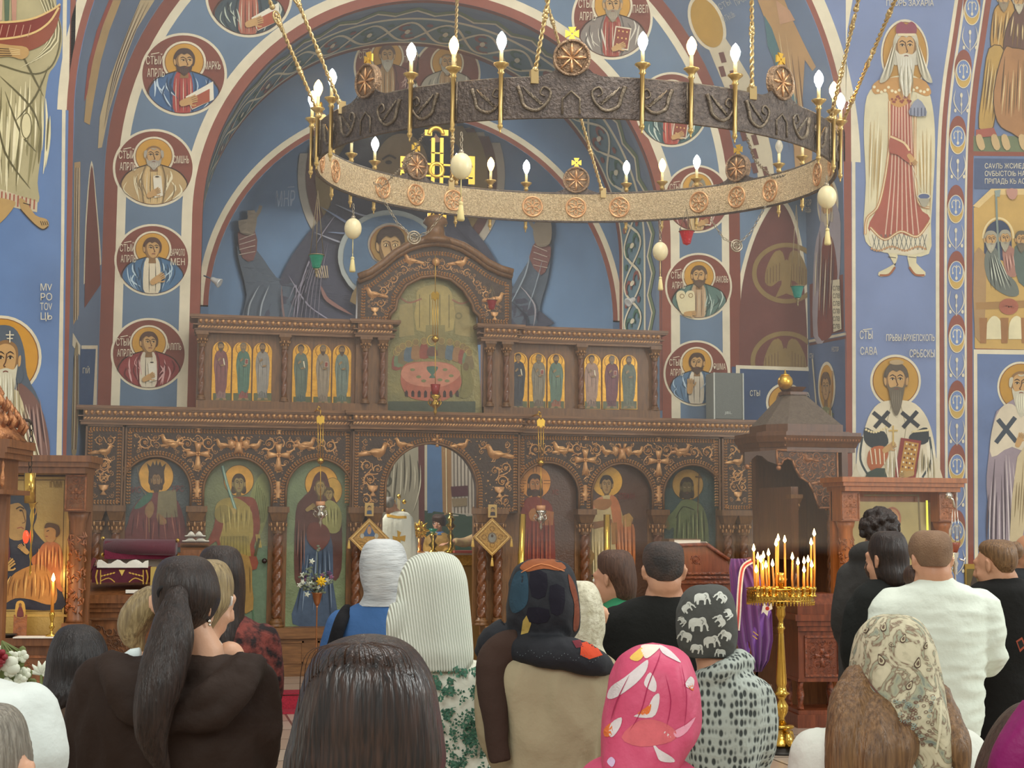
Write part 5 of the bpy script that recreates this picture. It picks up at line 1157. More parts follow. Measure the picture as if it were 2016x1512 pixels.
P.line([(788,586),(806,596),(830,588)],3,'#94604a',smooth=3); P.line([(890,590),(908,598),(924,592)],3,'#94604a',smooth=3)
P.ring(903,622,7,7,3,'#7c7248',16); P.poly([(838,640),(876,640),(876,680),(838,680)],'#857a4c')
g = random.Random(2)
for k in range(13):
 a = PI+PI*(k+.5)/13; x,y = 852+72*cos(a),708+22*sin(a)*1.2; c = ['#8a4a3c','#6a7a58','#7a6a48','#5c6a70','#96704a'][k % 5]
 P.poly([(x-9,y+22),(x-7,y-2),(x,y-7),(x+7,y-2),(x+9,y+22)],c,2); P.up(); P.ell(x,y-11,4.5,5.5,'#8d7448',12); P.ring(x,y-11,7,7,1,'#b39a54',14); P.layer -= 1
P.up(2); P.ring(850,670,10,11,1.6,'#c9a850',20); P.poly([(840,700),(844,684),(856,684),(862,700)],'#6a4a40',2)
P.poly(sm([(789,738),(800,716),(850,712),(890,718),(906,740),(906,762),(880,786),(852,790),(810,784),(792,764)],3),'#a8614a'); P.up(); P.poly(sm([(789,736),(804,718),(850,712),(890,720),(906,738),(880,758),(850,762),(808,756)],3),'#bd7e64'); P.up()
for k in range(9): x = 800+k*12.5; P.poly([(x-3,782-(2-abs(k-4))*-1.2),(x-3,772),(x,768),(x+3,772),(x+3,782)],'#3c2e28')
P.poly([(840,722),(862,722),(858,732),(853,738),(858,744),(844,744),(849,738),(843,732)],'#4e6a58',2)
for x,y in ((812,728),(824,742),(876,728),(888,740),(866,748),(880,750),(834,750)): P.ell(x,y,5,3,'#7c7c50',10)
P.poly([(908,720),(918,714),(926,724),(932,760),(924,780),(906,782),(910,750)],'#7c7444',3); P.ell(917,722,6,8,'#6a5636',14)
P.build('painted_scene',ICONP,o)
# crest: ogee board with thick moulding
outl = [(703,636),(705,550),(728,541),(752,524),(778,502),(806,486),(832,479),(857,476),(884,479),(910,488),(936,504),(960,522),(984,534),(1008,541),(1007,639)]
inn = [(945,636),(944,622),(933,612),(930,598),(912,570),(888,550),(858,543),(829,546),(800,561),(782,589),(779,608),(769,618),(765,632)]
YC = YU-.1
crest = [XZ(*p,YC) for p in outl]+[XZ(*p,YC) for p in inn]
def cfeats(mb,Y):
 av = []; cx = XZ(857,600,YC)[0]; zt = XZ(857,516,YC)[1]
 top = [XZ(x,y+22,YC) for x,y in outl[1:-1]]; top[0] = XZ(716,566,YC); top[-1] = XZ(998,560,YC)
 edge = [XZ(714,626,YC)]+top+[XZ(998,630,YC)]; braid(mb,edge,.055,Y)
 ie = [XZ(760,624,YC),XZ(762,612,YC),XZ(774,602,YC)]+[XZ(858+(x-858)*1.1,y-7,YC) for x,y in inn[::-1][3:-3]]+[XZ(940,604,YC),XZ(950,614,YC),XZ(952,628,YC)]; braid(mb,ie,.055,Y)
 braid(mb,[XZ(714,628,YC),XZ(760,628,YC)],.055,Y); braid(mb,[XZ(954,632,YC),XZ(998,634,YC)],.055,Y)
 for s in (-1,1):
  bird(mb,cx+s*.3,zt,.12,Y,s); av.append((cx+s*.3,zt,.1)); bird(mb,cx+s*.74,zt-.42,.13,Y,s); av.append((cx+s*.74,zt-.42,.1)); chalice(mb,cx+s*.72,zt-.62,.07,Y); av.append((cx+s*.72,zt-.62,.08))
 mb.ball((cx,Y-.02,zt),.05,12,8); av.append((cx,zt,.06))
 for i in range(2): mb.mi = 2; mb.tube([(x,Y-.02-.03*i,z) for x,z in [XZ(px_,py_+4-i*8,YC) for px_,py_ in outl[1:-1]]],.035+.008*i,8); mb.mi = 1
 mb.mi = 2; mb.tube([(x,Y-.0,z) for x,z in [XZ(*p,YC) for p in inn]],.02,6); mb.mi = 1
 return av
# margin-free outline for vines: keep clear of the braids
vin = [XZ(722,622,YC),XZ(722,572,YC)]+[XZ(x,y+30,YC) for x,y in outl[2:-2]]+[XZ(990,574,YC),XZ(990,626,YC),XZ(958,624,YC)]+[XZ(858+(x-858)*1.18,y-12,YC) for x,y in inn[2:-2]]+[XZ(756,620,YC)]
mb = MB(); mb.prism([(x,YC,z) for x,z in crest],(0,.14,0)); mb.mi = 1; av = cfeats(mb,YC); vines(mb,vin,XZ(857,600,YC)[0],YC,pitch=.1,r=.046,avoid=av,seed=12)
mb.build('carved_crest',[WOODD,COPPER,WOOD],ico)
MB().lathe(atY(857,474,YC+.05)-Vector((0,0,.03)),[(.22,0),(.2,.05),(.12,.09),(.1,.2),(.15,.24),(.13,.3),(.06,.34)],20).build('crest_pedestal',WOOD,ico)
# gilded openwork cross on the crest
def cross_top():
 Y = YC+.08; mb = MB(); q = lambda x,y: atY(x,y,Y)
 def bar(x0,y0,x1,y1): a,b = q(x0,y0),q(x1,y1); mb.b2(min(a.x,b.x),max(a.x,b.x),Y-.02,Y+.02,min(a.z,b.z),max(a.z,b.z))
 bar(849,272,854,450); bar(866,272,871,450); bar(836,256,850,268); bar(868,256,882,268); bar(848,300,872,304)
 mb.tube([q(858+14*cos(a),266-14*sin(a)) for a in [PI*i/12 for i in range(13)]],.035,6)
 bar(790,322,930,327); bar(790,345,930,350); bar(788,308,800,364); bar(922,308,934,364); bar(848,364,872,368); bar(842,420,852,446); bar(868,420,878,446)
 mb.tube([q(859+13*cos(a),335-13*sin(a)) for a in [2*PI*i/20 for i in range(20)]],.03,6,closed=True)
 bar(849,405,871,409)
 o = mb.build('crest_cross',GOLD,ico); o['label'] = 'gilded openwork cross'
 mb = MB(); mb.prism([q(846,275),q(856,268),q(858,262),q(861,268),q(870,275),q(864,280),q(852,280)],(0,.03,0))
 mb.build('cross_figure',mat('dark_bronze','#6a4a34',.4,.4),o)
cross_top()
# two small square icons and embroidered diamond cloths on the doorway columns
def tassel(mb,x,Y,z,s=1.0,col=None):
 mb.lathe((x,Y,z-.13*s),[(.018*s,0),(.022*s,.01),(.012*s,.085*s),(.006*s,.09*s)],10); mb.ball((x,Y,z-.035*s),.013*s,8,6); mb.cyl((x,Y,z-.03*s),(x,Y,z),.003)
for i,(x,y,rot) in enumerate(((727,1003,0),(970,1006,0))):
 p = atY(x,y,YI-.34); o = MB().b2(p.x-.05,p.x+.05,p.y,p.y+.02,p.z-.075,p.z+.075).build('small_icon',mat('ochre_panel','#c9a35c',.5))
 tag(o,['small square icon above the diamond cloth left of the royal doorway','small square icon above the diamond cloth right of the royal doorway'][i],'icon')
 P = Paint(cast_plane(Y=YI-.34),eps=.001); P.poly([(x-6,y-9),(x+6,y-9),(x+6,y+9),(x-6,y+9)],'#b99a5a'); P.up(); face(P,x,y-2,3,4,0,'#3a3030'); P.up(4); P.poly([(x-5,y+9),(x-4,y+2),(x+4,y+2),(x+5,y+9)],['#38506a','#3c3236'][i]); P.build('painted_figure',ICONP,o)
EMB = mat('gold_brocade','#c99a48',.5,.3,var=.5,vscale=45,col2='#9a7030',bump=.7,bscale=80)
for i,(x,y,s) in enumerate(((727,1060,40),(969,1057,38))):
 Y = YI-.36; q = lambda u,v,Y=Y,x=x,y=y: atY(x+u,y+v,Y)
 e = empty('embroidered_cloth',q(0,0),['gold diamond cloth with a blue painted scene hanging left of the royal doorway','gold embroidered diamond cloth with tassels hanging right of the royal doorway'][i],'embroidered cloth')
 MB().prism([q(-s,0),q(0,-s),q(s,0),q(0,s)],(0,.02,0)).build('cloth_panel',EMB,e)
 P = Paint(cast_plane(Y=Y-.001),eps=.001)
 P.line([(x-s+5,y),(x,y-s+5),(x+s-5,y),(x,y+s-5)],2,'#e6c27a',closed=True)
 P.line([(x-s+9,y),(x,y-s+9),(x+s-9,y),(x,y+s-9)],1,'#8a6228',closed=True); P.up()
 if i == 0:
  P.poly([(x-12,y-8),(x,y-28),(x+12,y-8),(x+20,y-4),(x-20,y-4)],'#4a6484'); P.up(); P.ell(x,y-16,4,8,'#c09060',14); P.ell(x-14,y-5,4,5,'#b9b4a0',10); P.ell(x+14,y-5,4,5,'#b9b4a0',10); P.line([(x-22,y+4),(x,y+10),(x+20,y+2)],2,'#9a7434',smooth=3); P.line([(x-20,y+12),(x+16,y+12),(x,y+26)],1.4,'#9a7434',smooth=3)
 else:
  P.ring(x,y+2,9,11,1.5,'#7a6a58',20); P.ell(x,y+2,7,9,'#8d8a7c',18); P.up(); P.ell(x,y-2,2.5,3,'#5a4a3c',10)
  for k in range(4): P.ring(x+16*cos(k*PI/2),y+16*sin(k*PI/2),5,5,1,'#8a6228',14)
 P.build('embroidery',CLOTHP,e)
 mb = MB()
 for u,v in ((-s,0),(s,0),(0,s)): p = q(u,v); tassel(mb,p.x,Y,p.z,.9)
 mb.build('tassels',mat('gold_thread','#d0a850',.6),e)
note = 1
# ---------------------------------------------------------------- great ring chandelier
RC = Vector((2.993,10.8,4.516)); RR = 1.965
RN = Vector((.0032,-.0387,1)).normalized(); RU = Vector((0,1,0)).cross(RN).normalized(); RV = RN.cross(RU)
def rp(a,r=RR,h=0.0): a = R(a); return RC + RU*(r*cos(a)) + RV*(r*sin(a)) + RN*h
horos = empty('ring_chandelier',RC,'huge iron ring chandelier with embossed band, roundels, gold crosses and candle bulbs','chandelier')
DARK = mat('patinated_bronze','#8a7c68',.38,.75,var=.5,vscale=25,col2='#54493e',bump=.9,bscale=70)
BAND = mat('lit_hammered_bronze','#f0dcb4',.4,.55,var=.5,vscale=60,col2='#b09468',bump=2.2,bscale=110)  # pale tone stands for bulb light on the ring's inner face
DARKB = mat('shaded_tooled_bronze','#6e625a',.42,.6,var=.5,vscale=30,col2='#473f3c',bump=1.4,bscale=55)  # same ring, darkened to carry the shade on its outer face
IRON = mat('antique_brass_rod','#c9a868',.3,.9)
DA = [29+45*k for k in range(8)]
H0 = .265
for k in range(8):
 a0,a1 = DA[k]-22.5,DA[k]+22.5; n = 24; mb = MB(); vs = []
 for i in range(n+1):
  a = a0+(a1-a0)*i/n
  d = abs(a-DA[k]); hump = .10*math.exp(-(d/3.6)**2*1.2) if d < 9 else 0
  for r,h in ((RR,0),(RR,H0+hump),(RR+.022,H0+hump),(RR+.022,0)): vs.append(rp(a,r,h))
 fs = [(4*i+j,4*i+4+j,4*i+4+(j+1) % 4,4*i+(j+1) % 4) for i in range(n) for j in range(4)]+[(0,1,2,3),(4*n+3,4*n+2,4*n+1,4*n)]
 mb.add(vs,fs); mb.mi = 1
 for h,r in ((.008,.012),(H0-.004,.012)): mb.tube([rp(a0+(a1-a0)*i/n,RR+.011,h) for i in range(n+1)],r,6)
 o = mb.build('embossed_band',[DARKB,DARK],horos)
# inner face of the band as a sheet, bulb light put into its colour
 vs = []
 for i in range(n+1):
  a = a0+(a1-a0)*i/n; vs += [rp(a,RR-.004,.012),rp(a,RR-.004,H0-.012)]
 MB().add(vs,[(2*i,2*i+2,2*i+3,2*i+1) for i in range(n)],True).build('lit_inner_face',BAND,o)
 for q in (-11.5,0,11.5):       # pierced rosettes on the inside, beasts and scrolls outside
  c = rp(DA[k]+q+.0,RR-.006,H0*.5); T = (RC-c); T = (T - RN*T.dot(RN)).normalized(); S = RN.cross(T); mb = MB()
  mb.tube([c+(S*cos(t)+RN*sin(t))*.088 for t in [2*PI*i/28 for i in range(28)]],.009,6,closed=True)
  for i in range(6):
   t = PI*i/3; cc = c+(S*cos(t)+RN*sin(t))*.044; mb.tube([cc+(S*cos(u)+RN*sin(u))*.038 for u in [2*PI*j/14 for j in range(14)]],.005,5,closed=True)
  mb.ball(c,.014,8,5); mb.build('rosette',mat('rosette_bronze','#d9a878',.35,.8),o)
 mb = MB()
 for q,f in ((-7,1),(7,-1),(-16,1),(16,-1)):
  def g(u,v,q=q,f=f): return rp(DA[k]+q+math.degrees(u*f*.11/RR),RR+.026,H0*.48+v*.1)
  mb.tube([g(*p) for p in sm([(-.9,.8),(-.7,.2),(-.5,-.5),(.2,-.8),(.8,-.3),(1.0,.4),(.6,.7),(.4,.3),(.7,.1)],4,False)],.012,6,rr=[.016-.011*i/32 for i in range(33)])
  for j in range(4): mb.tube([g(-.6+j*.22,.75-.2*j),g(-.2+j*.2,.2-.2*j),g(.3+j*.1,-.1-.1*j)],.006,5)
 mb.tube([rp(DA[k]+q,RR+.026,h) for q,h in ((-1.6,.02),(-1.6,.12),(0,.17),(1.6,.12),(1.6,.02))],.008,6)
 for q in (-22,22): mb.tube([rp(DA[k]+q,RR+.026,.01),rp(DA[k]+q,RR+.026,H0)],.008,6)
 mb.build('embossed_beasts',DARK,o)
# roundel on top with gold cross
 c = rp(DA[k],RR+.01,H0+.12); T = (c-RC); T = (T-RN*T.dot(RN)).normalized(); S = RN.cross(T)
 mb = MB().lathe(c-T*.02,[(0,0),(.115,0),(.12,.01),(.12,.03),(.115,.04),(0,.04)],32,T)
 mb.tube([c+T*.022+(S*cos(t)+RN*sin(t))*.112 for t in [2*PI*i/36 for i in range(36)]],.01,6,closed=True)
 mb.tube([c-T*.022+(S*cos(t)+RN*sin(t))*.112 for t in [2*PI*i/36 for i in range(36)]],.01,6,closed=True)
 mb.mi = 1
 for i in range(8):
  t = PI*i/4; L_ = .095
  for sg in (-1,1): mb.tube([c+T*.024*sg,c+T*.024*sg+(S*cos(t)+RN*sin(t))*L_*.6,c+T*.022*sg+(S*cos(t)+RN*sin(t))*L_],.007,5,rr=[.004,.013 if i % 2 == 0 else .008,.005])
 d = mb.build('roundel',[mat('roundel_bronze','#b89878',.4,.8,var=.5,vscale=40,col2='#6e5a48',bump=1.5,bscale=90),mat('rosette_bronze','#d9a878')],horos)
 cc = c+RN*.16; vs = []; m2 = MB(); m2.cyl(c+RN*.115,cc-RN*.04,.007)
 for q in range(4):
  e1 = RN*cos(q*PI/2)+S*sin(q*PI/2); e2 = -RN*sin(q*PI/2)+S*cos(q*PI/2)
  m2.prism([cc-T*.006+e1*.006-e2*.008,cc-T*.006+e1*.044-e2*.026,cc-T*.006+e1*.044+e2*.026,cc-T*.006+e1*.006+e2*.008],T*.012)
 m2.build('gold_cross',GOLD,d)
# candle bulbs on twisted rods
BW = mat('bulb_white','#ffffff',.5,emit='#f4fff8',es=26); BO = mat('bulb_warm','#ffe0a0',.5,emit='#ffc060',es=24); BX = mat('bulb_off','#e8e0c8',.15,trans=.6)
for m_ in (BW,BO): m_.cycles.emission_sampling = 'NONE'
SLV = mat('cream_sleeve','#e8d8a0',.5)
OFFS = {(119,1),(119,2),(344,2),(344,1)}
for k in range(8):
 for j,off in enumerate((13,22.5,32)):
  a = DA[k]+off; c = rp(a,RR+.045,0); e = empty('candle_holder',c,parent=None); e.parent = horos; e.location = c-RC
  mb = MB(); mb.lathe(c-RN*.055,[(.002,-.045),(.007,-.03),(.004,-.022),(.016,-.005),(.019,.008),(.012,.02),(.015,.03),(.015,.1),(.015,.34),(.024,.35),(.016,.365),(.03,.385),(.052,.405),(.05,.412),(.02,.414)],14,RN,tw=lambda t,z: 1+(.22*cos(3*t-z*130) if .04 < z < .33 else 0))
  mb.build('twisted_rod',IRON,e)
  q = c+RN*.357; MB().cyl(q,q+RN*.085,.0125,.0125,12).build('sleeve',SLV,e)
  lit = not ((DA[k] % 360,j) in OFFS or (k == 7 and j == 0))
  b_ = q+RN*.085; bm_ = BX if not lit else (BO if j == 1 else BW)
  MB().lathe(b_,[(.01,0),(.016,.008),(.031,.045),(.033,.068),(.024,.095),(.008,.118),(0,.125)],14,RN).build('bulb',bm_,e)  # bulb shape enlarged to stand for the bloom around it
  if lit:
   l = bpy.data.lights.new('bulb_glow','POINT'); l.energy = 15 if j == 1 else 14; l.color = (1,.66,.3) if j == 1 else (.92,1,.95); l.shadow_soft_size = .03
   lo = bpy.data.objects.new('bulb_glow',l); COL.objects.link(lo); lo.parent = e; lo.location = (b_+RN*.05)-c
# suspension chains: twisted bars joined by knots and pierced plates
def bar_chain(a,top,D,plates=(.45,)):
 p0 = rp(a,RR+.01,H0+.0); p1 = atD(*top,D); L_ = (p1-p0).length; d = (p1-p0)/L_; mb = MB(); s = d.orthogonal().normalized(); s2 = d.cross(s)
 mb.box(p0+RN*.0,(.05,.05,.09)); t = .05; i = 0
 while t < L_-.1:
  seg = .34; A,B = p0+d*t,p0+d*min(t+seg,L_)
  for ph in (0,PI): mb.tube([A+(B-A)*(q/20)+(s*cos(q*1.2+ph)+s2*sin(q*1.2+ph))*.009 for q in range(21)],.008,5)
  mb.ball(A,.022,8,6); mb.ball(B,.022,8,6)
  for u in (-1,1): mb.ball(B+d*(.02*u),.016,8,5)
  if i % 3 == 1:
   mb.tube([B+d*.05+(d*cos(q)*.045+s*sin(q)*.035) for q in [2*PI*w_/14 for w_ in range(14)]],.008,5,closed=True)
   for w_ in range(4): mb.ball(B+d*.05+(d*cos(w_*PI/2)+s*sin(w_*PI/2))*.016,.011,6,4)
   t += .1
  t += seg+.03; i += 1
 mb.build('suspension_bar',mat('aged_brass','#cdb27c',.3,.85),horos)
for a,top,D in ((186,(500,-70),10.2),(199,(556,-70),10.2),(108,(902,-70),12.5),(247,(1092,-70),9.4),(67,(1055,-70),12.5),(291,(1480,-70),9.6),(322,(1706,-70),9.8),(335,(1792,-70),9.6)): bar_chain(a,top,D)
# small link chains in swags under the ring, with a pierced disc
def link_chain(mb,pts,r=.014,wr=.0032):
 L_ = 0; pts = [Vector(p) for p in pts]
 cum = [0]
 for a,b in zip(pts,pts[1:]): cum.append(cum[-1]+(b-a).length)
 n = int(cum[-1]/(r*2.1)); j = 0
 for i in range(n):
  s = cum[-1]*(i+.5)/n
  while j < len(cum)-2 and cum[j+1] < s: j += 1
  t = (s-cum[j])/max(1e-6,cum[j+1]-cum[j]); c = pts[j].lerp(pts[j+1],t); d = (pts[j+1]-pts[j]).normalized(); s1 = d.orthogonal().normalized(); s1 = s1 if i % 2 else d.cross(s1)
  mb.tube([c+d*cos(q)*r*1.25+s1*sin(q)*r*.75 for q in [2*PI*w_/8 for w_ in range(8)]],wr,4,closed=True)
for (xa,ya,Da),(xm,ym,Dm),(xb,yb,Db) in (((750,385,11.2),(815,468,11.2),(872,420,11.2)),((1398,430,12.2),(1450,484,12.2),(1508,405,12.2)),((735,360,11),(770,350,10.9),(835,262,10)),((1470,270,10.4),(1500,330,10.8),(1545,345,11.2))):
 A,M_,B = atD(xa,ya,Da),atD(xm,ym,Dm),atD(xb,yb,Db); mb = MB()
 link_chain(mb,[A,A.lerp(M_,.5)-Vector((0,0,.05)),M_]); link_chain(mb,[M_,M_.lerp(B,.5)-Vector((0,0,.05)),B])
 if ym > 400:
  for r_ in (.048,.03): mb.tube([M_+Vector((cos(q),0,sin(q)))*r_ for q in [2*PI*i/20 for i in range(20)]],.007,5,closed=True)
  for i in range(8): mb.cyl(M_,M_+Vector((cos(i*PI/4),0,sin(i*PI/4)))*.045,.004,n=5)
 mb.build('swag_chain',mat('chain_steel','#a89c86',.35,.8),horos)
# ostrich eggs with tassels
EGG = mat('ivory_shell','#eadcae',.35)
def egg(px_,py_,r_px,D,hang,label):
 c = atD(px_,py_,D); r = r_px*D/F; e = empty('hanging_egg',c,label,'hanging egg','eggs hanging from the ring chandelier')
 MB().ball(c,(r*.9,r*.9,r*1.1),24,14).build('egg_shell',EGG,e)
 z1 = atD(px_,hang,D).z; mb = MB(); link_chain(mb,[(c.x,c.y,c.z+r*1.1),(c.x,c.y,z1)]); mb.ball((c.x,c.y,c.z+r*1.15),r*.25,8,5); mb.build('chain',mat('chain_steel',''),e)
 mb = MB(); mb.cyl((c.x,c.y,c.z-r*1.1),(c.x,c.y,c.z-r*2.6),.004,n=6); tassel(mb,c.x,c.y,c.z-r*2.6,r*15); mb.build('tassel',mat('cream_tassel','#d9c88c',.8),e)
egg(695,450,19,12.3,400,'pale egg with tassel hanging under the left end of the ring chandelier')
egg(908,327,24,9.3,258,'greyish egg hanging inside the ring, seen against its inner band')
egg(1300,495,17,12.6,432,'pale egg with tassel hanging under the far right band, beside a painted roundel')
egg(1628,388,21,10.6,345,'pale egg with long tassel hanging at the right end of the ring chandelier')
# small oil lamps in coloured glass on three wires
def glass_lamp(px_,py_,s,D,hang,col,label,tail=True):
 c = atD(px_,py_,D); k = s*D/F; e = empty('hanging_oil_lamp',c,label,'oil lamp')
 g = mat('glass_'+col[1:],col,.12,trans=.55,emit=col,es=.12,bump=.6,bscale=60)
 MB().lathe(c,[(.001,-k*.9),(k*.45,-k*.7),(k*.62,0),(k*.85,k*.75),(k*.78,k*.75),(k*.5,0),(k*.3,-k*.5),(0,-k*.55)],16,smooth=False).build('glass_cup',g,e)
 zt = atD(px_,hang,D).z; mb = MB()
 mb.tube([c+Vector((k*.9*cos(q),k*.9*sin(q),k*.75)) for q in [2*PI*i/20 for i in range(20)]],.004,5,closed=True)
 for i in range(3): q = 2*PI*i/3+.4; mb.cyl(c+Vector((k*.9*cos(q),k*.9*sin(q),k*.75)),(c.x,c.y,zt),.0028,n=5)
 if tail: mb.lathe(c,[(0,-k*1.9),(k*.14,-k*1.7),(k*.05,-k*1.5),(k*.2,-k*1.3),(k*.12,-k*1.05),(k*.4,-k*.85),(k*.1,-k*.8)],10)
 mb.build('wires',mat('thin_wire','#8a7c60',.4,.8),e)
glass_lamp(623,515,17,10.9,372,'#1f8f6e','green glass oil lamp hanging on long wires left of the screen crest')
glass_lamp(1352,468,17,12.4,410,'#c01824','red glass oil lamp hanging under the far right of the ring',False)
glass_lamp(1570,575,15,13.5,400,'#1f8a78','green glass oil lamp hanging before the burgundy eagle panel')
glass_lamp(968,600,12,17.3,560,'#a01c28','small red glass lamp hanging before the right side of the screen crest',False)
# ---------------------------------------------------------------- furniture and church goods
def fdir(a):  # unit vectors turned by a about Z: right, away
 return Vector((cos(a),sin(a),0)),Vector((-sin(a),cos(a),0))
def obox(mb,c,w,d,h,rx,ry):
 """box: c = centre of the base, w along rx, d along ry"""
 c = Vector(c); vs = [c+rx*(sx*w/2)+ry*(sy*d/2)+Vector((0,0,z)) for sx in (-1,1) for sy in (-1,1) for z in (0,h)]
 return mb.add(vs,[(0,1,3,2),(4,6,7,5),(0,4,5,1),(2,3,7,6),(0,2,6,4),(1,5,7,3)])
ZV = Vector((0,0,1))
def carved_on(mb,c,w,h,rx,ry,pitch=.07,kind='vine',seed=1):
 """low relief on an upright rectangle: centre c, facing -ry"""
 t = MB(); poly = [(-w/2,-h/2),(-w/2,h/2),(w/2,h/2),(w/2,-h/2)]
 vines(t,poly,0,0,pitch=pitch,r=pitch*.46,seed=seed)
 if kind == 'cross': cross(t,0,0,min(w,h)*.3,0)
 mb.add([c+rx*v[0]+ry*v[1]+ZV*v[2] for v in t.v],t.f,True)
def frame_on(mb,c,w,h,rx,ry,t=.02,d=.015):
 for u,v,a,b in ((0,h/2,w,t),(0,-h/2,w,t),(-w/2,0,t,h),(w/2,0,t,h)): obox(mb,c+rx*u+ZV*(v-b/2)-ry*(d/2),a+(t if b == t else 0),d,b,rx,ry)
def shrine(pxl,pxr,ytop,D,mat_w,mat_c,label,yaw=0,colw=.2,ledge_y=None,icon=None,body_h=1.0,floor=0.0):
 A = atD(pxl,ytop,D); rx,ry = fdir(yaw); wpx = (pxr-pxl)*D/F/max(.2,rx.dot(r0)+1e-6)*1.0
 c = A+rx*(wpx/2); zt = A.z; c = Vector((c.x,c.y,floor)); e = empty('icon_shrine',c,label,'icon shrine',rz=yaw)
 W = wpx-.1; Dp = .42
 mb = MB()
 for dz,ex,hh in ((0,.05,.05),(.05,.03,.04),(.09,0,.05)): obox(mb,c+ZV*(zt-dz-hh-floor),W+2*ex,Dp+2*ex,hh,rx,ry)
 mb.build('cornice',mat_w,e)
 zi0 = floor+body_h; H = zt-.14-zi0
 mb = MB(); obox(mb,c+ZV*body_h+ry*.12,W,.06,H,rx,ry); mb.build('back_panel',mat_w,e)
 for s in (-1,1):
  m2 = MB(); cc = c+rx*(s*(W/2-colw/2))
  obox(m2,cc+ZV*(zt-.14-floor-.3),colw,.24,.3,rx,ry); obox(m2,cc+ZV*body_h,colw*.95,.22,.1,rx,ry)
  m2.lathe(cc+ZV*(body_h+.1),[(colw*.45,0),(colw*.36,.03),(colw*.36,H-.48),(colw*.42,H-.46),(colw*.48,H-.4)],18)
  m2.mi = 1; carved_on(m2,cc+ZV*(zt-.29-floor)-ry*.12,colw*.85,.27,rx,ry,.06,'cross')
  frame_on(m2,cc+ZV*(zt-.29-floor)-ry*.12,colw*.9,.27,rx,ry,.012)
  g = random.Random(4)
  for i in range(60):
   a = g.uniform(PI,2*PI); z = body_h+.14+g.random()*(H-.62); rr = colw*.37
   p = cc+ZV*z+rx*(rr*cos(a))+ry*(rr*sin(a)); t = g.uniform(0,6); d = (rx*-sin(a)+ry*cos(a))
   m2.tube([p,p+d*.03*cos(t)+ZV*.03*sin(t),p+d*.035*cos(t+1.3)+ZV*.05*sin(t+1.2)],.01,5,rr=[.006,.012,.003])
  m2.build('carved_column',[mat_w,mat_c],e)
 m3 = MB(); obox(m3,c+ZV*(body_h-.06)-ry*.02,W+.06,Dp+.1,.06,rx,ry); m3.build('ledge',mat_w,e)
 m4 = MB(); obox(m4,c+ZV*.06,W-.06,Dp-.04,body_h-.12,rx,ry); obox(m4,c,W,Dp,.08,rx,ry); m4.mi = 1
 frame_on(m4,c+ZV*(body_h*.5)-ry*(Dp/2-.02),W-.3,body_h-.3,rx,ry,.02); carved_on(m4,c+ZV*(body_h*.5)-ry*(Dp/2-.02),W-.36,body_h-.36,rx,ry,.12)
 m4.build('body',[mat_w,mat_c],e)
 return e,c,rx,ry,W,zi0,H
# --- left shrine: mother and child on gold
OC = mat('carved_orange_oak','#a9673a',.4,var=.5,vscale=22,col2='#6b3a1c',bump=.5,bscale=40)
GB = mat('gold_ground','#c3a35a',.35,.3,var=.4,vscale=5,col2='#ab8a45',coat=.3,bump=.2,bscale=60)
e,c,rx,ry,W,z0,H = shrine(-110,184,897,11.8,mat('brown_oak','#8c5a34',.4,var=.5,vscale=6,col2='#633c20',stretch=(5,5,.6),bump=.1),OC,'brown carved shrine at the left holding a gold icon of a mother and child',yaw=-YAW*.6,colw=.17,body_h=.97)
IC = c+ry*.06
ib = MB(); obox(ib,IC+ZV*.97,W-.36,.03,H-.02,rx,ry); ib = ib.build('icon_panel',GB,e)
n_ = ry; p0_ = IC-ry*.016
def cshrine(x,y):
 d = ray(x,y); t = (p0_-CAM).dot(n_)/d.dot(n_); return CAM+d*t,-n_
P = Paint(cshrine,eps=.0012)
for a,b in (((0,932),(134,932)),((134,932),(133,1215)),((0,1212),(133,1212))): P.line([a,b],5,'#c9a557')
for a,b in (((0,945),(128,945)),((127,945),(121,1205)),((0,1203),(121,1203))): P.line([a,b],1.6,'#6e5222')
P.up(); P.poly([(-30,1230),(-30,960),(14,958),(34,964),(50,972),(70,1000),(72,1020),(66,1040),(80,1060),(90,1075),(76,1110),(110,1120),(120,1160),(121,1200),(0,1200)],'#31323c',3); P.up()
P.poly([(16,990),(30,976),(48,984),(52,1010),(50,1040),(44,1062),(20,1060),(14,1030)],'#b58f54',3); P.poly([(14,966),(36,970),(52,984),(60,1000),(70,1018),(60,1020),(48,1000),(36,990),(16,992)],'#3c4450',3); P.up()
P.line([(32,1002),(40,998),(48,1002)],2.4,LINE,smooth=3); P.ell(41,1005,3,2,LINE,10); P.line([(44,1004),(50,1026),(44,1030)],1.6,'#6a4a2a',smooth=3); P.line([(34,1040),(42,1038),(47,1041)],2,'#944c3a')
P.line([(62,985),(72,1003),(66,1018)],2,'#d0a050',smooth=3)
P.poly([(84,1072),(96,1066),(110,1068),(121,1080),(124,1110),(118,1140),(124,1165),(110,1155),(100,1130),(70,1118),(62,1100),(74,1088)],'#b06a3c',3); P.poly([(76,1110),(100,1128),(112,1160),(110,1186),(92,1190),(60,1180),(30,1178),(6,1190),(0,1178),(16,1150),(30,1128)],'#b07c40',3); P.up()
folds(P,(72,120,1072),(70,120,1130),['#6e3a1c','#e0a868'],14,2.2); folds(P,(24,100,1120),(6,108,1180),['#70441c','#d9ac64','#8a5a28'],18,2.4,8)
P.poly([(88,1052),(90,1036),(100,1032),(112,1036),(114,1050),(106,1066),(94,1066)],'#b8884c',3); P.up(); P.poly([(88,1040),(92,1030),(104,1030),(116,1036),(118,1050),(110,1058),(110,1044),(100,1038)],'#5a4028',3); P.line([(92,1046),(97,1044)],1.6,LINE); P.line([(90,1056),(95,1056)],1.4,'#8a4430')
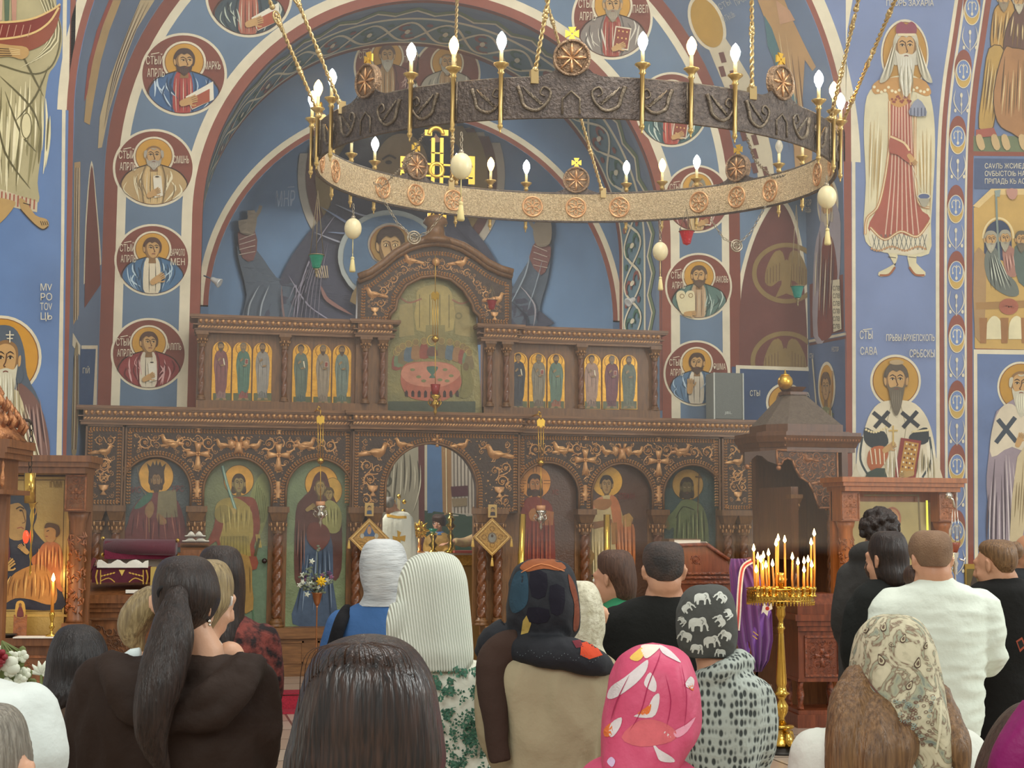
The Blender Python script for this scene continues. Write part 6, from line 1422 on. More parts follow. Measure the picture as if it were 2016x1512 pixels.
hand(P,10,1118,20,-.75,'#c09858'); P.poly([(-20,1150),(4,1120),(14,1135),(4,1160),(-20,1160)],'#c09858'); P.up(); hand(P,48,1082,12,-2.4,'#c09858'); P.text('IГММI',98,960,13,'#7a5a2c',w=24)
P.poly([(0,1060),(16,1058),(20,1100),(0,1110)],'#5c2c30',3); P.build('painted_figures',ICONP,ib)
# ledge goods
def on_ledge(px_,py_,D=11.55): return atD(px_,py_,D)
CLOTHW = mat('white_linen','#e6e2d4',.9,bump=.4,bscale=30)
lt = c.z+.97
def flame(e,p,s=1.0,glow=0):
 MB().lathe(p,[(.001,0),(.011*s,.012*s),(.012*s,.02*s),(.006*s,.042*s),(0,.058*s)],10).build('flame',FLAME,e)
 if glow:
  l = bpy.data.lights.new('candle_glow','POINT'); l.energy = glow; l.color = (1,.55,.2); l.shadow_soft_size = .03
  lo = bpy.data.objects.new('candle_glow',l); COL.objects.link(lo); lo.location = p+ZV*.035 - Vector(e.location); lo.parent = e
FLAME = mat('flame','#fff0c0',.5,emit='#ffd080',es=22); FLAME.cycles.emission_sampling = 'NONE'
WAX = mat('beeswax','#d98c34',.45,emit='#d06a18',es=.12)
q = on_ledge(102,1225); q.z = lt+.01; e2 = empty('lit_candle',q,'lit yellow candle in a brass holder on the ledge before the gold icon','candle')
MB().lathe(q,[(.045,0),(.045,.008),(.012,.02),(.01,.05),(.022,.07),(.01,.09),(.012,.12),(.02,.16),(.02,.18),(.009,.185)],14).build('holder',BRASS,e2)
MB().cyl(q+ZV*.18,q+ZV*.42,.013,.009,10).build('wax_stem',WAX,e2); flame(e2,q+ZV*.42,1.2,3)
q = on_ledge(40,1222,11.6); q.z = lt; e2 = empty('small_icon',q,'small framed icon standing on the ledge under the gold icon','icon')
MB().box(q+ZV*.085,(.1,.02,.17)).build('icon_frame',OC,e2); P = Paint(cast_plane(Y=q.y-.011),eps=.001); P.poly(sm([(31,1214),(31,1190),(36,1183),(44,1183),(49,1190),(49,1214)],2),'#c99a48'); P.up(); P.poly([(33,1214),(36,1198),(40,1190),(44,1198),(47,1214)],'#6e3430',2); P.ell(40,1191,3,4,'#7a5434',10); P.build('painted_figure',ICONP,e2)
mb = MB(); obox(mb,Vector((on_ledge(80,1226).x,on_ledge(80,1226).y,lt+.001))-ry*.04,.36,.16,.008,rx,ry); tag(mb.build('ledge_cloth',CLOTHW),'white lace cloth lying on the ledge under the lit candle','cloth')
q = on_ledge(12,1226,11.5); tag(MB().lathe((q.x,q.y,lt+.0),[(.05,0),(.08,.02),(.09,.028),(.07,.028),(0,.02)],20).build('offering_dish',mat('dark_metal_dish','#2c2a2a',.4,.5)),'dark shallow dish at the left end of the icon ledge','dish')
# hanging brass lamp before the left icon
def brass_lamp():
 D = 11.2; k = D/F; q = lambda x,y: atD(x,y,D); e = empty('hanging_lamp',q(59,960),'tall brass cylinder lamp with red glass hanging before the gold icon at left','hanging lamp')
 MB().cyl(q(59,990),q(59,931),11*k,n=20).build('brass_cylinder',BRASS,e)
 mb = MB(); mb.lathe(q(59,1135),[(0,0),(2*k,8*k),(1*k,30*k),(3*k,40*k),(1.5*k,60*k),(4*k,80*k),(2*k,100*k),(5*k,118*k),(3*k,130*k),(7*k,142*k),(11*k,146*k)],12); mb.build('finial',BRASS,e)
 MB().ball(q(51,1057),(6*k,6*k,13*k),12,8).build('red_glass',mat('ruby_glass','#e0482c',.15,trans=.4,emit='#ff4a20',es=1.2),e)
 mb = MB(); link_chain(mb,[q(59,931),q(61,880),q(62,835)],.02,.005); mb.tube([q(62,835),q(58,828),q(40,826),q(-30,826)],.012,6); mb.build('chain_and_arm',mat('dark_iron','#40362c',.5,.8),e)
brass_lamp()
# carved canopy nearest at the left edge
def canopy():
 D = 9.3; k = D/F; q = lambda x,y: atD(x,y,D); rx,ry = fdir(-YAW); e = empty('carved_canopy',(q(-60,900).x,q(-60,900).y,0),'copper-toned carved wooden canopy with leafy pinnacle at the left edge','carved canopy')
 CO = mat('bright_carved_copper','#c98a58',.28,.45,var=.5,vscale=18,col2='#7c4a2c',bump=.8,bscale=40); mb = MB()
 b = q(-60,905)
 for y0,y1,xr in ((868,884,44),(884,894,40),(894,905,36),(965,974,36)):
  z0,z1 = q(0,y1).z,q(0,y0).z; w = (xr+120)*k; obox(mb,Vector((b.x,b.y,z0))+rx*((xr-120)/2+60)*k,w,.5,z1-z0,rx,ry)
 w = 150*k; obox(mb,Vector((b.x,b.y,q(0,965).z)),w+.02,.36,q(0,905).z-q(0,965).z,rx,ry); mb.build('canopy_cornice',mat('brown_oak',''),e)
 mb = MB()
 for i in range(12):
  x = -112+i*12.5; mb.lathe(q(x,962)-ry*.2,[(0,0),(4*k,6*k),(5*k,20*k),(2*k,34*k),(4*k,44*k),(0,56*k)],10)
 mb.build('spindle_row',CO,e)
 mb = MB(); g = random.Random(1)
 for i in range(90):
  t = i/90; a = g.uniform(0,2*PI); rr = (100*(1-t)**1.1+6)*k*.9; z = q(0,868-128*t).z; p = Vector((q(-22,0).x,b.y,z))+rx*rr*cos(a)+ry*rr*sin(a)*.8
  mb.tube([p,p+rx*cos(a)*.025+ZV*.05,p+rx*cos(a)*.008+ZV*.1],.016,6,rr=[.014,.02,.004])
 mb.lathe((q(-22,0).x,b.y,q(0,868).z),[(95*k,0),(70*k,30*k),(40*k,70*k),(18*k,110*k),(0,136*k)],20); mb.build('leafy_pinnacle',CO,e)
 mb = MB()
 for s in (-1,1): obox(mb,Vector((b.x,b.y,0))+rx*s*w*.46,.07,.07,q(0,965).z,rx,ry)
 mb.build('posts',mat('brown_oak',''),e)
canopy()
# --- right shrine
e,c,rx,ry,W,z0,H = shrine(1636,1896,940,15.0,WOODO,OC,'orange carved wooden shrine at the right holding a pale gold icon',yaw=0,colw=.2,body_h=1.15,floor=0)
ib = MB(); obox(ib,c+ZV*1.15+ry*.06,W-.4,.03,H-.1,rx,ry); ib = ib.build('icon_panel',mat('pale_gold_ground','#a8955c',.4,.25,var=.4,vscale=6,col2='#8f7c48',coat=.3),e)
P = Paint(cast_plane(Y=(c+ry*.043).y),eps=.001); P.line([(1700,975),(1808,975),(1812,1060)],4,'#7c6a3c'); P.ell(1757,1022,17,24,'#a05c34',30); P.up(); P.ell(1757,1022,13,20,'#c08850',24); P.up(); face(P,1756,1026,8,12,.5,'#6a3a24',skin='#c9a878'); P.up(5); P.poly([(1740,1050),(1775,1048),(1790,1120),(1730,1120)],'#6c5a40',2); P.build('painted_figure',ICONP,ib)
q = atD(1826,1050,14.5); e2 = empty('tall_candle',(q.x,q.y,0),'tall thin yellow-green candle before the right-hand shrine icon','candle'); MB().cyl((q.x,q.y,1.0),(q.x,q.y,atD(1826,985,14.5).z),.014,.01).build('wax_stem',mat('lit_wax','#d6d050',.4,emit='#c8d030',es=.6),e2); MB().lathe((q.x,q.y,0),[(.12,0),(.03,.06),(.02,.8),(.05,.84),(.02,.86)],14).build('stand',BRASS,e2)
q = atD(1704,1083,14.3); e2 = empty('lit_candle',q-ZV*.35,'lit candle glowing beside the left column of the right-hand shrine','candle'); MB().cyl(q-ZV*.35,q-ZV*.03,.012).build('wax_stem',WAX,e2); flame(e2,q-ZV*.03,1.5,4)
MB().lathe((q.x,q.y,0),[(.12,0),(.03,.06),(.02,q.z-.44),(.05,q.z-.37),(.02,q.z-.34)],14).build('stand',BRASS,e2)
# silver hanging lamp with red cup
def silver_lamp():
 D = 14.3; k = D/F; q = lambda x,y: atD(x,y,D); e = empty('hanging_lamp',q(1881,1090),'silver hanging lamp with a ruby cup at the right shrine','hanging lamp')
 MB().lathe(q(1881,1150),[(0,0),(2*k,8*k),(1.5*k,18*k),(5*k,26*k),(3*k,32*k),(7*k,40*k),(4*k,48*k),(8*k,60*k),(5*k,68*k),(3*k,72*k),(7*k,80*k)],16).build('silver_body',SILVER,e)
 MB().lathe(q(1881,1088),[(4*k,0),(9*k,14*k),(11*k,20*k),(9*k,20*k)],16).build('red_cup',mat('ruby_cup','#b0502a',.15,trans=.4),e)
 mb = MB()
 for s in (-9,0,9): mb.cyl(q(1881+s,1068),q(1880+s*.5,1003),.004,n=5)
 mb.ball(q(1868,976),7*k,10,8); mb.tube([q(1868,976),q(1876,984),q(1880,1000)],.012,6)
 mb.tube([q(1888,1100),q(1898,1104),q(1900,1096)],.01,5); mb.build('chains',SILVER,e)
silver_lamp()
q = atY(1917,1140,16.58); e2 = empty('framed_icon',q,'small gilt framed icon half hidden by the dark-clothed man at right','framed picture')
MB().box(q,(.24,.03,.37),T=Matrix.Identity(3)).build('frame',mat('old_gilt','#a8863c',.4,.4),e2); P = Paint(cast_plane(Y=q.y-.016),eps=.001); P.poly([(1903,1120),(1932,1120),(1930,1160),(1903,1160)],'#6a5a30'); P.up(); P.poly([(1910,1160),(1914,1138),(1918,1130),(1922,1138),(1926,1160)],'#463a30',2); P.ell(1918,1131,3,4,'#8a6a44',10); P.build('painted_figure',ICONP,e2)
# --- bishop's throne with a pyramid canopy
def throne():
 D = 16.2; q = lambda x,y,d=D: atD(x,y,d); e = empty('canopied_throne',(q(1560,1100).x,q(1560,1100).y,0),'tall carved wooden throne under a pyramid roof with a gold ball','throne')
 k = D/F; rx,ry = fdir(0); zc = lambda y: q(1560,y).z; b = Vector((q(1563,1100).x,q(1563,1100).y,0)); h = 92*k
 TW = mat('throne_walnut','#6e4628',.38,var=.5,vscale=7,col2='#4c2e1a',stretch=(5,5,.6),bump=.1); TC = mat('throne_carving','#b0764a',.38,.2,var=.5,vscale=20,col2='#75482a',bump=.4)
 def octo(hw,z0,z1,mb,hw2=None,top=None):
  hw2 = hw2 or hw; cz = .36
  def ring(w_,z): s = w_*cz*1.2; return [b+rx*x+ry*y+ZV*z for x,y in ((-w_+s,-w_),(w_,-w_),(w_,w_),(-w_+s,w_),(-w_,w_-s),(-w_,-w_+s))]
  A,B = ring(hw,z0),ring(hw2,z1); mb.add(A+B,[(i,(i+1) % 6,6+(i+1) % 6,6+i) for i in range(6)]+[tuple(range(6))[::-1],tuple(range(6,12))])
 mb = MB(); octo(h*.78,zc(838),zc(776),mb,h*.22); mb.build('pyramid_roof',mat('grey_carved_roof','#6e6050',.6,var=.5,vscale=25,col2='#57493c',bump=1.2,bscale=40),e)
 mb = MB(); octo(h*.25,zc(776),zc(770),mb); octo(h*.16,zc(770),zc(760),mb,h*.24); octo(h*.8,zc(852),zc(838),mb); octo(h*.93,zc(868),zc(852),mb,h*.9); octo(h*1.08,zc(862),zc(855),mb)
 octo(h*1.06,zc(874),zc(862),mb,h*1.1); octo(h*1.0,zc(884),zc(874),mb,h*1.04); octo(h*.98,zc(893),zc(884),mb); mb.mi = 1
 for i in range(26): p = b+rx*(-h*.62+i*h*.066)-ry*h*1.06+ZV*zc(868); mb.ball(p,(.016,.012,.026),6,4)
 for i in range(34): p = b+rx*(-h*.6+i*h*.047)-ry*h*.99+ZV*zc(881); mb.ball(p,(.01,.01,.014),5,3)
 mb.build('cornice',[TW,TC],e)
 MB().ball(q(1546,752),15*k,20,14).build('gold_ball',GOLD,e); MB().lathe(q(1546,740),[(8*k,0),(9*k,2*k),(3*k,4*k),(0,14*k)],12).build('ball_finial',GOLD,e)
# scalloped front board and carved cheek
 Yf = b-ry*h*.95
 def pt(x,y): d = ray(x,y); t = (Yf-CAM).y/d.y; return CAM+d*t
 out = [pt(1529,886),pt(1648,888),pt(1650,1000),pt(1612,1000),pt(1602,970),pt(1592,950),pt(1576,940),pt(1566,922),pt(1560,906),pt(1550,902),pt(1542,906),pt(1538,914),pt(1530,914)]
 mb = MB().prism(out,ry*.05); mb.mi = 1
 t = MB(); poly = [(p.x,p.z) for p in out]; vines(t,poly,max(p[0] for p in poly),Yf.y,pitch=.085,r=.042,mirror=False,seed=5); bird(t,pt(1592,905).x,pt(1592,905).z,.09,Yf.y,-1); bird(t,pt(1618,950).x,pt(1618,950).z,.09,Yf.y,1)
 for a_,b_ in zip(out,out[1:]+out[:1]): t.tube([a_-ry*.005,b_-ry*.005],.012,5)
 mb.add(t.v,t.f,True); mb.build('scalloped_board',[mat('throne_ground','#4c3526',.6,bump=.5),TC],e)
 Xl = b-rx*h*.62
 out = [pt(1466,890),pt(1529,886),pt(1529,914),pt(1512,908),pt(1500,898),pt(1490,896),pt(1480,904),pt(1474,916),pt(1466,916)]
 MB().prism(out,ry*.05).build('scalloped_side',mat('throne_ground',''),e)
 mb = MB()
 for x in (1471,1533): mb.ball(pt(x,919 if x < 1500 else 921),5*k,10,8)
 mb.build('pendant_knobs',TC,e)
 mb = MB(); w = h*.95
 mb.b2(pt(1646,0).x-.03,pt(1646,0).x+.04,Yf.y-.02,b.y+h,0,zc(893)); mb.b2(pt(1540,0).x,pt(1646,0).x,b.y+h*.8,b.y+h,0,zc(893)); mb.b2(pt(1546,0).x,pt(1560,0).x,Yf.y+.02,b.y+h*.9,zc(1100),zc(960))
 mb.b2(pt(1546,0).x,pt(1650,0).x,Yf.y+.2,b.y+h*.9,0,.75); mb.build('throne_back',TW,e)
 for x in (1557,1624): column(pt(x,0).x,Yf.y+.08,.7,zc(975),.035,e,3,caph=.2,n=16)
 mb = MB(); mb.b2(pt(1540,0).x,pt(1655,0).x,Yf.y-.02,b.y+h*.9,0,.7); mb.build('throne_seat_box',TW,e)
throne()
# --- loudspeaker on the cornice
def speaker():
 Y = YI+.05; a = atY(1406,822,Y); b = atY(1462,735,Y); z0 = ZCT+.001; z1 = b.z; e = empty('loudspeaker',((a.x+b.x)/2,Y,z0),'grey box loudspeaker standing on the right end of the screen cornice','loudspeaker')
 MB().b2(a.x,b.x,Y,Y+.28,z0,z1).build('cabinet',mat('grey_cabinet','#6c7068',.6),e); x0 = a.x+.015
 MB().b2(x0,b.x-.015,Y-.012,Y,z0+.03,z1-.02).build('grille',mat('speaker_mesh','#7e827a',.7,var=.6,vscale=220,col2='#5a5e58',bump=.4,bscale=260),e)
 [MB().b2(x-.008,x+.008,Y-.02,Y,z0,z1).build('edge_strip',mat('pale_strip','#b9bcb0',.5),e) for x in (a.x,b.x)]
 P = Paint(cast_plane(Y=Y-.0125),eps=.001); P.text('JBL',1427,815,5,'#c9ccc0',w=14); P.build('badge',CLOTHP,e)
speaker()
def spot(px_,py_,D,flip,label,base):
 q = atD(px_,py_,D); k = D/F; e = empty('spotlight',q,label,'spotlight'); d = Vector((flip*.75,-.3,-.45)).normalized()
 MB().lathe(q-d*.06,[(.02,0),(.03,.02),(.035,.06),(.055,.11),(.06,.125),(.045,.12)],18,d).build('lamp_head',mat('spot_white','#d8d8d0',.35,.3),e)
 MB().tube([atD(*base,D+.25),atD(*base,D+.05),q-d*.06],.01,6).build('arm',mat('spot_arm','#3c4450',.5),e)
spot(424,553,17.6,1,'small white spotlight on the arch edge left of the screen',(402,543)); spot(1243,592,18.4,-1,'small white spotlight on the ornament band right of the screen',(1258,580))
# --- lamps hanging before the screen
def screen_lamp(x,yh,ye,yb,yl,Y,label,red=False):
 q = lambda dx,y: atY(x+dx,y,Y); k = 17/F; e = empty('hanging_lamp',q(0,yl),label,'hanging lamp')
 mb = MB(); mb.prism([q(u,ye+v) for u,v in ((-3,-9),(0,-5),(3,-9),(8,-4),(7,8),(4,6),(0,12),(-4,6),(-7,8),(-8,-4))],(0,.02,0)); mb.build('eagle_plate',GOLD,e)
 mb = MB()
 for s in (-5,0,5): mb.cyl(q(s,ye+8),q(s*.9,yb-4),.0045,n=5)
 mb.cyl(q(0,yb),q(0,yl-25),.004,n=5);
 if not red: mb.tube([q(0,yh-2),q(-4,yh-6),q(-6,yh),q(-2,yh+4)],.01,6); mb.cyl(q(0,yh),q(0,ye-6),.006,n=5); mb.tube([q(-6,yh),q(-6,yh)+Vector((0,.5,0))],.01,5)
 else: mb.cyl(q(0,yh),q(0,ye-6),.004,n=5)
 mb.build('wires',GOLD,e)
 MB().lathe(q(0,yb+7),[(0,0),(5*k,3*k),(8*k,8*k),(5*k,13*k),(2*k,15*k)],16).build('brass_ball',BRASS,e)
 MB().lathe(q(0,yl+26),[(0,0),(1.5*k,5*k),(4*k,10*k),(2.5*k,16*k),(8*k,22*k),(9*k,27*k),(4*k,33*k),(11*k,40*k),(9*k,44*k)],18).build('lamp_body',BRASS if red else SILVER,e)
 for i in range(3):
  a = 2*PI*i/3+.5; c_ = q(0,yl-2); mb = MB(); mb.tube([c_+Vector((9*k*cos(a),9*k*sin(a),-6*k)),c_+Vector((15*k*cos(a),15*k*sin(a),0)),c_+Vector((12*k*cos(a),12*k*sin(a),7*k)),c_+Vector((8*k*cos(a),8*k*sin(a),3*k))],.009,5)
  mb.build('scroll_handle',BRASS if red else SILVER,e)
 if red: MB().lathe(q(0,yl-18),[(6*k,0),(8*k,8*k),(10*k,20*k),(9*k,20*k),(0,2*k)],16).build('red_glass',mat('ruby_cup2','#b03028',.15,trans=.4),e)
 else: MB().cyl(q(0,yl-17),q(0,yl-27),9*k,n=18).build('glass_wax',mat('peach_wax','#dca070',.4),e)
screen_lamp(631,806,826,908,1014,YI-.5,'silver lamp hanging before the mother and child panel left of the doorway')
screen_lamp(1065,816,832,912,1022,YI-.5,'silver lamp hanging before the orange-halo panel right of the doorway')
screen_lamp(857,500,582,668,795,YI-.7,'brass lamp with a red glass hanging before the supper panel',True)
# ---------------------------------------------------------------- candle stand in the nave
def candle_stand():
 D = 12.25; base = atD(1540,1475,D); X,Y = base.x,base.y; e = empty('candle_stand',(X,Y,0),'tall brass candle stand with a round tray of burning candles','candle stand'); C0 = (X,Y,0); k = D/F
 z = lambda y: atD(1545,y,D).z
 tray = MB(); zt = z(1180); r = 66*k
 tray.lathe((X,Y,z(1177)),[(0,0),(r,0),(r,.03),(r*.97,.03),(r*.97,.012),(0,.012)],40,smooth=False)
 for i in range(60):
  a = 2*PI*i/60; p = Vector((X+r*cos(a),Y+r*sin(a),z(1165))); tray.box(p-ZV*.045,(.004,.016,.1),rz=a); tray.lathe((p.x,p.y,p.z-.115),[(0,0),(.006,.01),(.003,.025),(.008,.03)],6)
  q_ = Vector((X+r*cos(a+.05),Y+r*sin(a+.05),0));
  for zz in (-.02,-.05,-.08): tray.tube([p+ZV*zz,Vector((q_.x,q_.y,p.z+zz+.02)),Vector((X+r*cos(a+.105),Y+r*sin(a+.105),p.z+zz))],.003,4)
 tray.tube([Vector((X+r*cos(a),Y+r*sin(a),z(1160))) for a in [2*PI*i/48 for i in range(48)]],.008,6,closed=True)
 tray.tube([Vector((X+r*cos(a),Y+r*sin(a),z(1160)-.095)) for a in [2*PI*i/48 for i in range(48)]],.005,6,closed=True)
 tray.build('tray',BRASS,e)
 P = [(1190,5),(1184,4),(1194,11),(1200,9),(1212,10),(1216,8),(1224,5),(1234,6),(1238,9),(1242,6),(1250,6),(1346,11),(1352,9),(1362,11),(1366,17),(1370,11),(1378,6),(1390,13),(1402,12),(1414,5),(1428,10)]
 MB().lathe(C0,[(w*k,z(y)) for y,w in P[::-1]],24).build('fluted_stem',BRASS,e)
 mb = MB(); zb = z(1428);
 mb.lathe(C0,[(14*k,zb+.01),(24*k,zb),(24*k,zb-.02),(13*k,zb-.04),(20*k,.12),(30*k,.09),(32*k,.06)],24,tw=lambda a,z_: 1+.1*cos(3*a)*(z_ < zb-.03));
 for i in range(3):
  a = 2*PI*i/3+.6; p = Vector((X+30*k*cos(a),Y+30*k*sin(a),.06)); mb.tube([Vector((X+14*k*cos(a),Y+14*k*sin(a),zb-.06)),Vector((X+26*k*cos(a),Y+26*k*sin(a),.15)),p],.04,8,rr=[.02,.035,.045])
 mb.build('clawed_base',BRASS,e)
 MB().lathe(C0,[(46*k,0),(48*k,.012),(34*k,.02),(33*k,.06),(0,.062)],30).build('floor_plate',mat('black_iron','#2a2824',.4,.7),e)
 m2 = MB(); c2 = Vector((X,Y,z(1177)))
 for dx,dy,h in ((0,0,.14),): m2.lathe(c2,[(.04,0),(.03,.03),(.035,.1),(.06,.15),(.035,.18),(.05,.2),(.03,.205)],16)
 m2.build('central_cup',BRASS,e)
 CC = [(1484,1078,8),(1492,1094,30),(1498,1100,-20),(1503,1092,40),(1513,1087,15),(1528,1068,20),(1532,1058,45),(1545,1061,0),(1560,1095,-40),(1571,1105,-45),(1583,1103,30),(1591,1100,45),(1597,1066,10),(1603,1048,5),(1489,1120,-35),(1500,1115,10),(1508,1111,-30),(1521,1108,-45),(1583,1120,-25),(1598,1110,-10)]
 CLB = ['tall lit candle at the left edge of the brass tray','short candle next to the tall one at the left edge of the tray','second short candle from the left edge of the tray','short candle with its flame just left of the tray quarter point','medium candle left of the pair of tall ones in the middle','front one of the two close tall candles left of centre','rear taller one of the two close tall candles left of centre','tall candle rising above the central cup of the tray','medium candle just right of the central cup','short thick candle right of centre at the front of the tray','short candle behind the thick one right of centre','short candle between the thick one and the tall right pair','shorter one of the tall pair at the right edge of the tray','tallest candle of all at the right edge of the tray','stubby front candle at the left edge of the tray','low candle in the second place behind the stubby left one','low front candle in the left quarter of the tray','low front candle halfway between left edge and central cup','lowest candle on the right half of the tray','low candle hugging the tall pair at the right edge']
 for i,(cx,fy,dep) in enumerate(CC):
  top = atD(cx,fy+8,D+dep*k); fx = top.x; bx = X+(top.x-X)*.97
  b = Vector((bx,top.y,z(1177)+.012)); ce = empty('lit_candle',b,CLB[i],'candle','beeswax candles burning in the brass tray')
  MB().lathe(b,[(.022,0),(.02,.01),(.009,.02),(.011,.045),(.02,.06),(.018,.08),(.01,.08)],10).build('socket',BRASS,ce)
  mid = (b+top)/2+Vector((rng.uniform(-.006,.006),0,0)); MB().tube([b+ZV*.06,mid,top],.009,8).build('wax_stem',WAX,ce)
  flame(ce,top,1.15,1.6 if i % 3 == 0 else 0)
candle_stand()
# ---------------------------------------------------------------- lecterns
def lectern(pts_px,D,label,mw,mc,top_y,bot_z=0,w_px=(0,100),yaw=0,slope=.12):
 k = D/F; rx,ry = fdir(yaw); A = atD(w_px[0],top_y,D); B = atD(w_px[1],top_y,D); c = Vector(((A.x+B.x)/2,(A.y+B.y)/2,0)); w = (B-A).length; e = empty('lectern',(c.x,c.y,bot_z),label,'lectern',rz=yaw); H = A.z-bot_z
 mb = MB(); b = c+ZV*bot_z
 obox(mb,b,w*.96,.5,.1,rx,ry); obox(mb,b+ZV*.1,w*.86,.42,H-.3,rx,ry)
 for dz,ex in ((.2,.0),(.16,.02),(.12,.045)): obox(mb,b+ZV*(H-dz),w*.9+2*ex,.46+2*ex,.04,rx,ry)
 mb.build('body',mw,e); mb = MB(); cc = b+ZV*(.1+(H-.3)/2)-ry*.215
 carved_on(mb,cc,w*.66,H-.5,rx,ry,.095); frame_on(mb,cc,w*.74,H-.42,rx,ry,.02,.02); mb.build('carved_panel',mc,e)
 top = MB(); z0 = b.z+H-.08; vs = [c+rx*(sx*w*.52)+ry*(sy*.27)+ZV*(z0+(slope if sy > 0 else 0)+t) for sx in (-1,1) for sy in (-1,1) for t in (0,.03)]
 top.add(vs,[(0,1,3,2),(4,6,7,5),(0,4,5,1),(2,3,7,6),(0,2,6,4),(1,5,7,3)])
 vs = [c+rx*(sx*w*.48)+ry*(sy*.25)+ZV*(z0-.03+(slope*.9 if (sy > 0 and t) else 0)+t*.04) for sx in (-1,1) for sy in (-1,1) for t in (0,1)]
 top.add(vs,[(0,1,3,2),(4,6,7,5),(0,4,5,1),(2,3,7,6),(0,2,6,4),(1,5,7,3)]); top.build('sloping_top',mw,e)
 return e,c,rx,ry,w,z0
BO_ = mat('brown_oak',''); CD = mat('carved_dark_oak','#7b5232',.45,var=.5,vscale=20,col2='#4c2f1a',bump=.4)
e,c,rx,ry,w,z0 = lectern(None,13.4,'carved brown lectern at left piled with maroon embroidered cloth',BO_,CD,1158,0,(172,302),yaw=-.1)
MAR = mat('maroon_velvet','#5a1c2c',.9,bump=.3,bscale=60,sheen=.3)
def folded_cloth(px0,px1,y0,y1,D,name,m,label,cat,dp=.25,wav=.012):
 A,B = atD(px0,y1,D),atD(px1,y0,D); n = 16; mb = MB(); vs = []
 for i in range(n+1):
  x = A.x+(B.x-A.x)*i/n
  for y_,z_ in ((A.y-dp/2,A.z),(A.y-dp/2,B.z+wav*sin(i*1.3)),(A.y+dp/2,B.z+wav*sin(i*1.1+1)),(A.y+dp/2,A.z)): vs.append((x,y_,z_))
 mb.add(vs,[(4*i+j,4*i+4+j,4*i+4+(j+1) % 4,4*i+(j+1) % 4) for i in range(n) for j in range(4)]+[(0,1,2,3),(4*n+3,4*n+2,4*n+1,4*n)],False)
 return mb.build(name,m,None) if label is None else tag(mb.build(name,m),label,cat)
o = folded_cloth(182,298,1117,1146,13.3,'embroidered_cloth',MAR,'maroon velvet cloth with gold leaf embroidery folded on the left lectern','embroidered cloth')
P = Paint(cast_plane(Y=atD(240,1150,13.3).y-.127),eps=.001)
for x in (192,288): P.line([(x,1122),(x-3 if x < 200 else x+3,1136),(x,1150)],3,'#c9a24a',smooth=3); P.line([(x+(6 if x < 200 else -6),1122),(x+(6 if x < 200 else -6),1150)],2,'#c9a24a')
for sx in (-1,1):
 for i in range(5): P.ell(240+sx*(16+i*6),1128+i*1.5,3,1.6,'#c9a24a',8,rot=sx*.4)
 P.line([(240+sx*14,1146),(240+sx*26,1138),(240+sx*42,1144)],2,'#c9a24a',smooth=3)
P.poly([(234,1122),(240,1134),(246,1122)],'#d8b860'); P.build('gold_embroidery',CLOTHP,o)
folded_cloth(192,292,1107,1117,13.3,'linen_cloth',CLOTHW,'white linen folded on top of the maroon cloth','cloth',wav=.02)
q = atD(302,1135,13.3); tag(MB().box(q,(.05,.2,.17)).build('gilt_book',mat('gilt_edge','#b59a4c',.5)),'gilt-edged book standing beside the maroon cloth on the left lectern','book')
q = atD(178,1120,13.25); tag(MB().box(q,(.03,.2,.2),T=Matrix.Rotation(.35,3,'Y')).build('red_book',mat('red_cover','#6c2c30',.6)),'dark red book leaning at the left end of the left lectern','book')
q = c-ry*.22+rx*.14; q.z = z0+.062; tag(MB().box(q,(.13,.05,.03)).build('folded_paper',CLOTHW),'small white folded paper on the edge of the left lectern','paper')
# maroon-draped cushion desk behind
def cushion_desk():
 D = 14.0; q = lambda x,y: atD(x,y,D); e = empty('draped_stand',(q(270,1100).x,q(270,1100).y,0),'wooden stand with a maroon fringed roll and grey cloth behind the left lectern','draped stand')
 MB().tube([q(207,1076),q(346,1078)],.075,14).build('maroon_roll',MAR,e)
 mb = MB(); A,B = q(206,1094),q(346,1066); mb.b2(A.x,B.x,A.y-.08,A.y,A.z,B.z); mb.b2(A.x,B.x,A.y-.085,A.y-.08,A.z-.03,A.z+.02); mb.build('maroon_flap',mat('maroon_fringe','#74203a',.9,bump=.5,bscale=90),e)
 mb = MB()
 for x,y in ((203,1060),(203,1092),(350,1064),(350,1096)): mb.ball(q(x,y),.022,10,8)
 mb.build('gilt_knobs',BRASS,e)
 A,B = q(212,1125),q(338,1094); MB().b2(A.x,B.x,A.y+.01,A.y+.03,A.z,B.z).build('grey_cloth',mat('grey_silk','#8f8478',.8,bump=.3),e)
 A,B = q(206,1300),q(346,1094); mb = MB(); mb.b2(A.x,A.x+.05,A.y,A.y+.06,0,B.z); mb.b2(B.x-.05,B.x,A.y,A.y+.06,0,B.z); mb.b2(A.x,B.x,A.y+.03,A.y+.07,0,q(0,1118).z); mb.build('wooden_frame',BO_,e)
cushion_desk()
e,c,rx,ry,w,z0 = lectern(None,14.75,'plain wooden lectern with open books before the armed angel panel',BO_,CD,1072,0,(357,411),slope=.06)
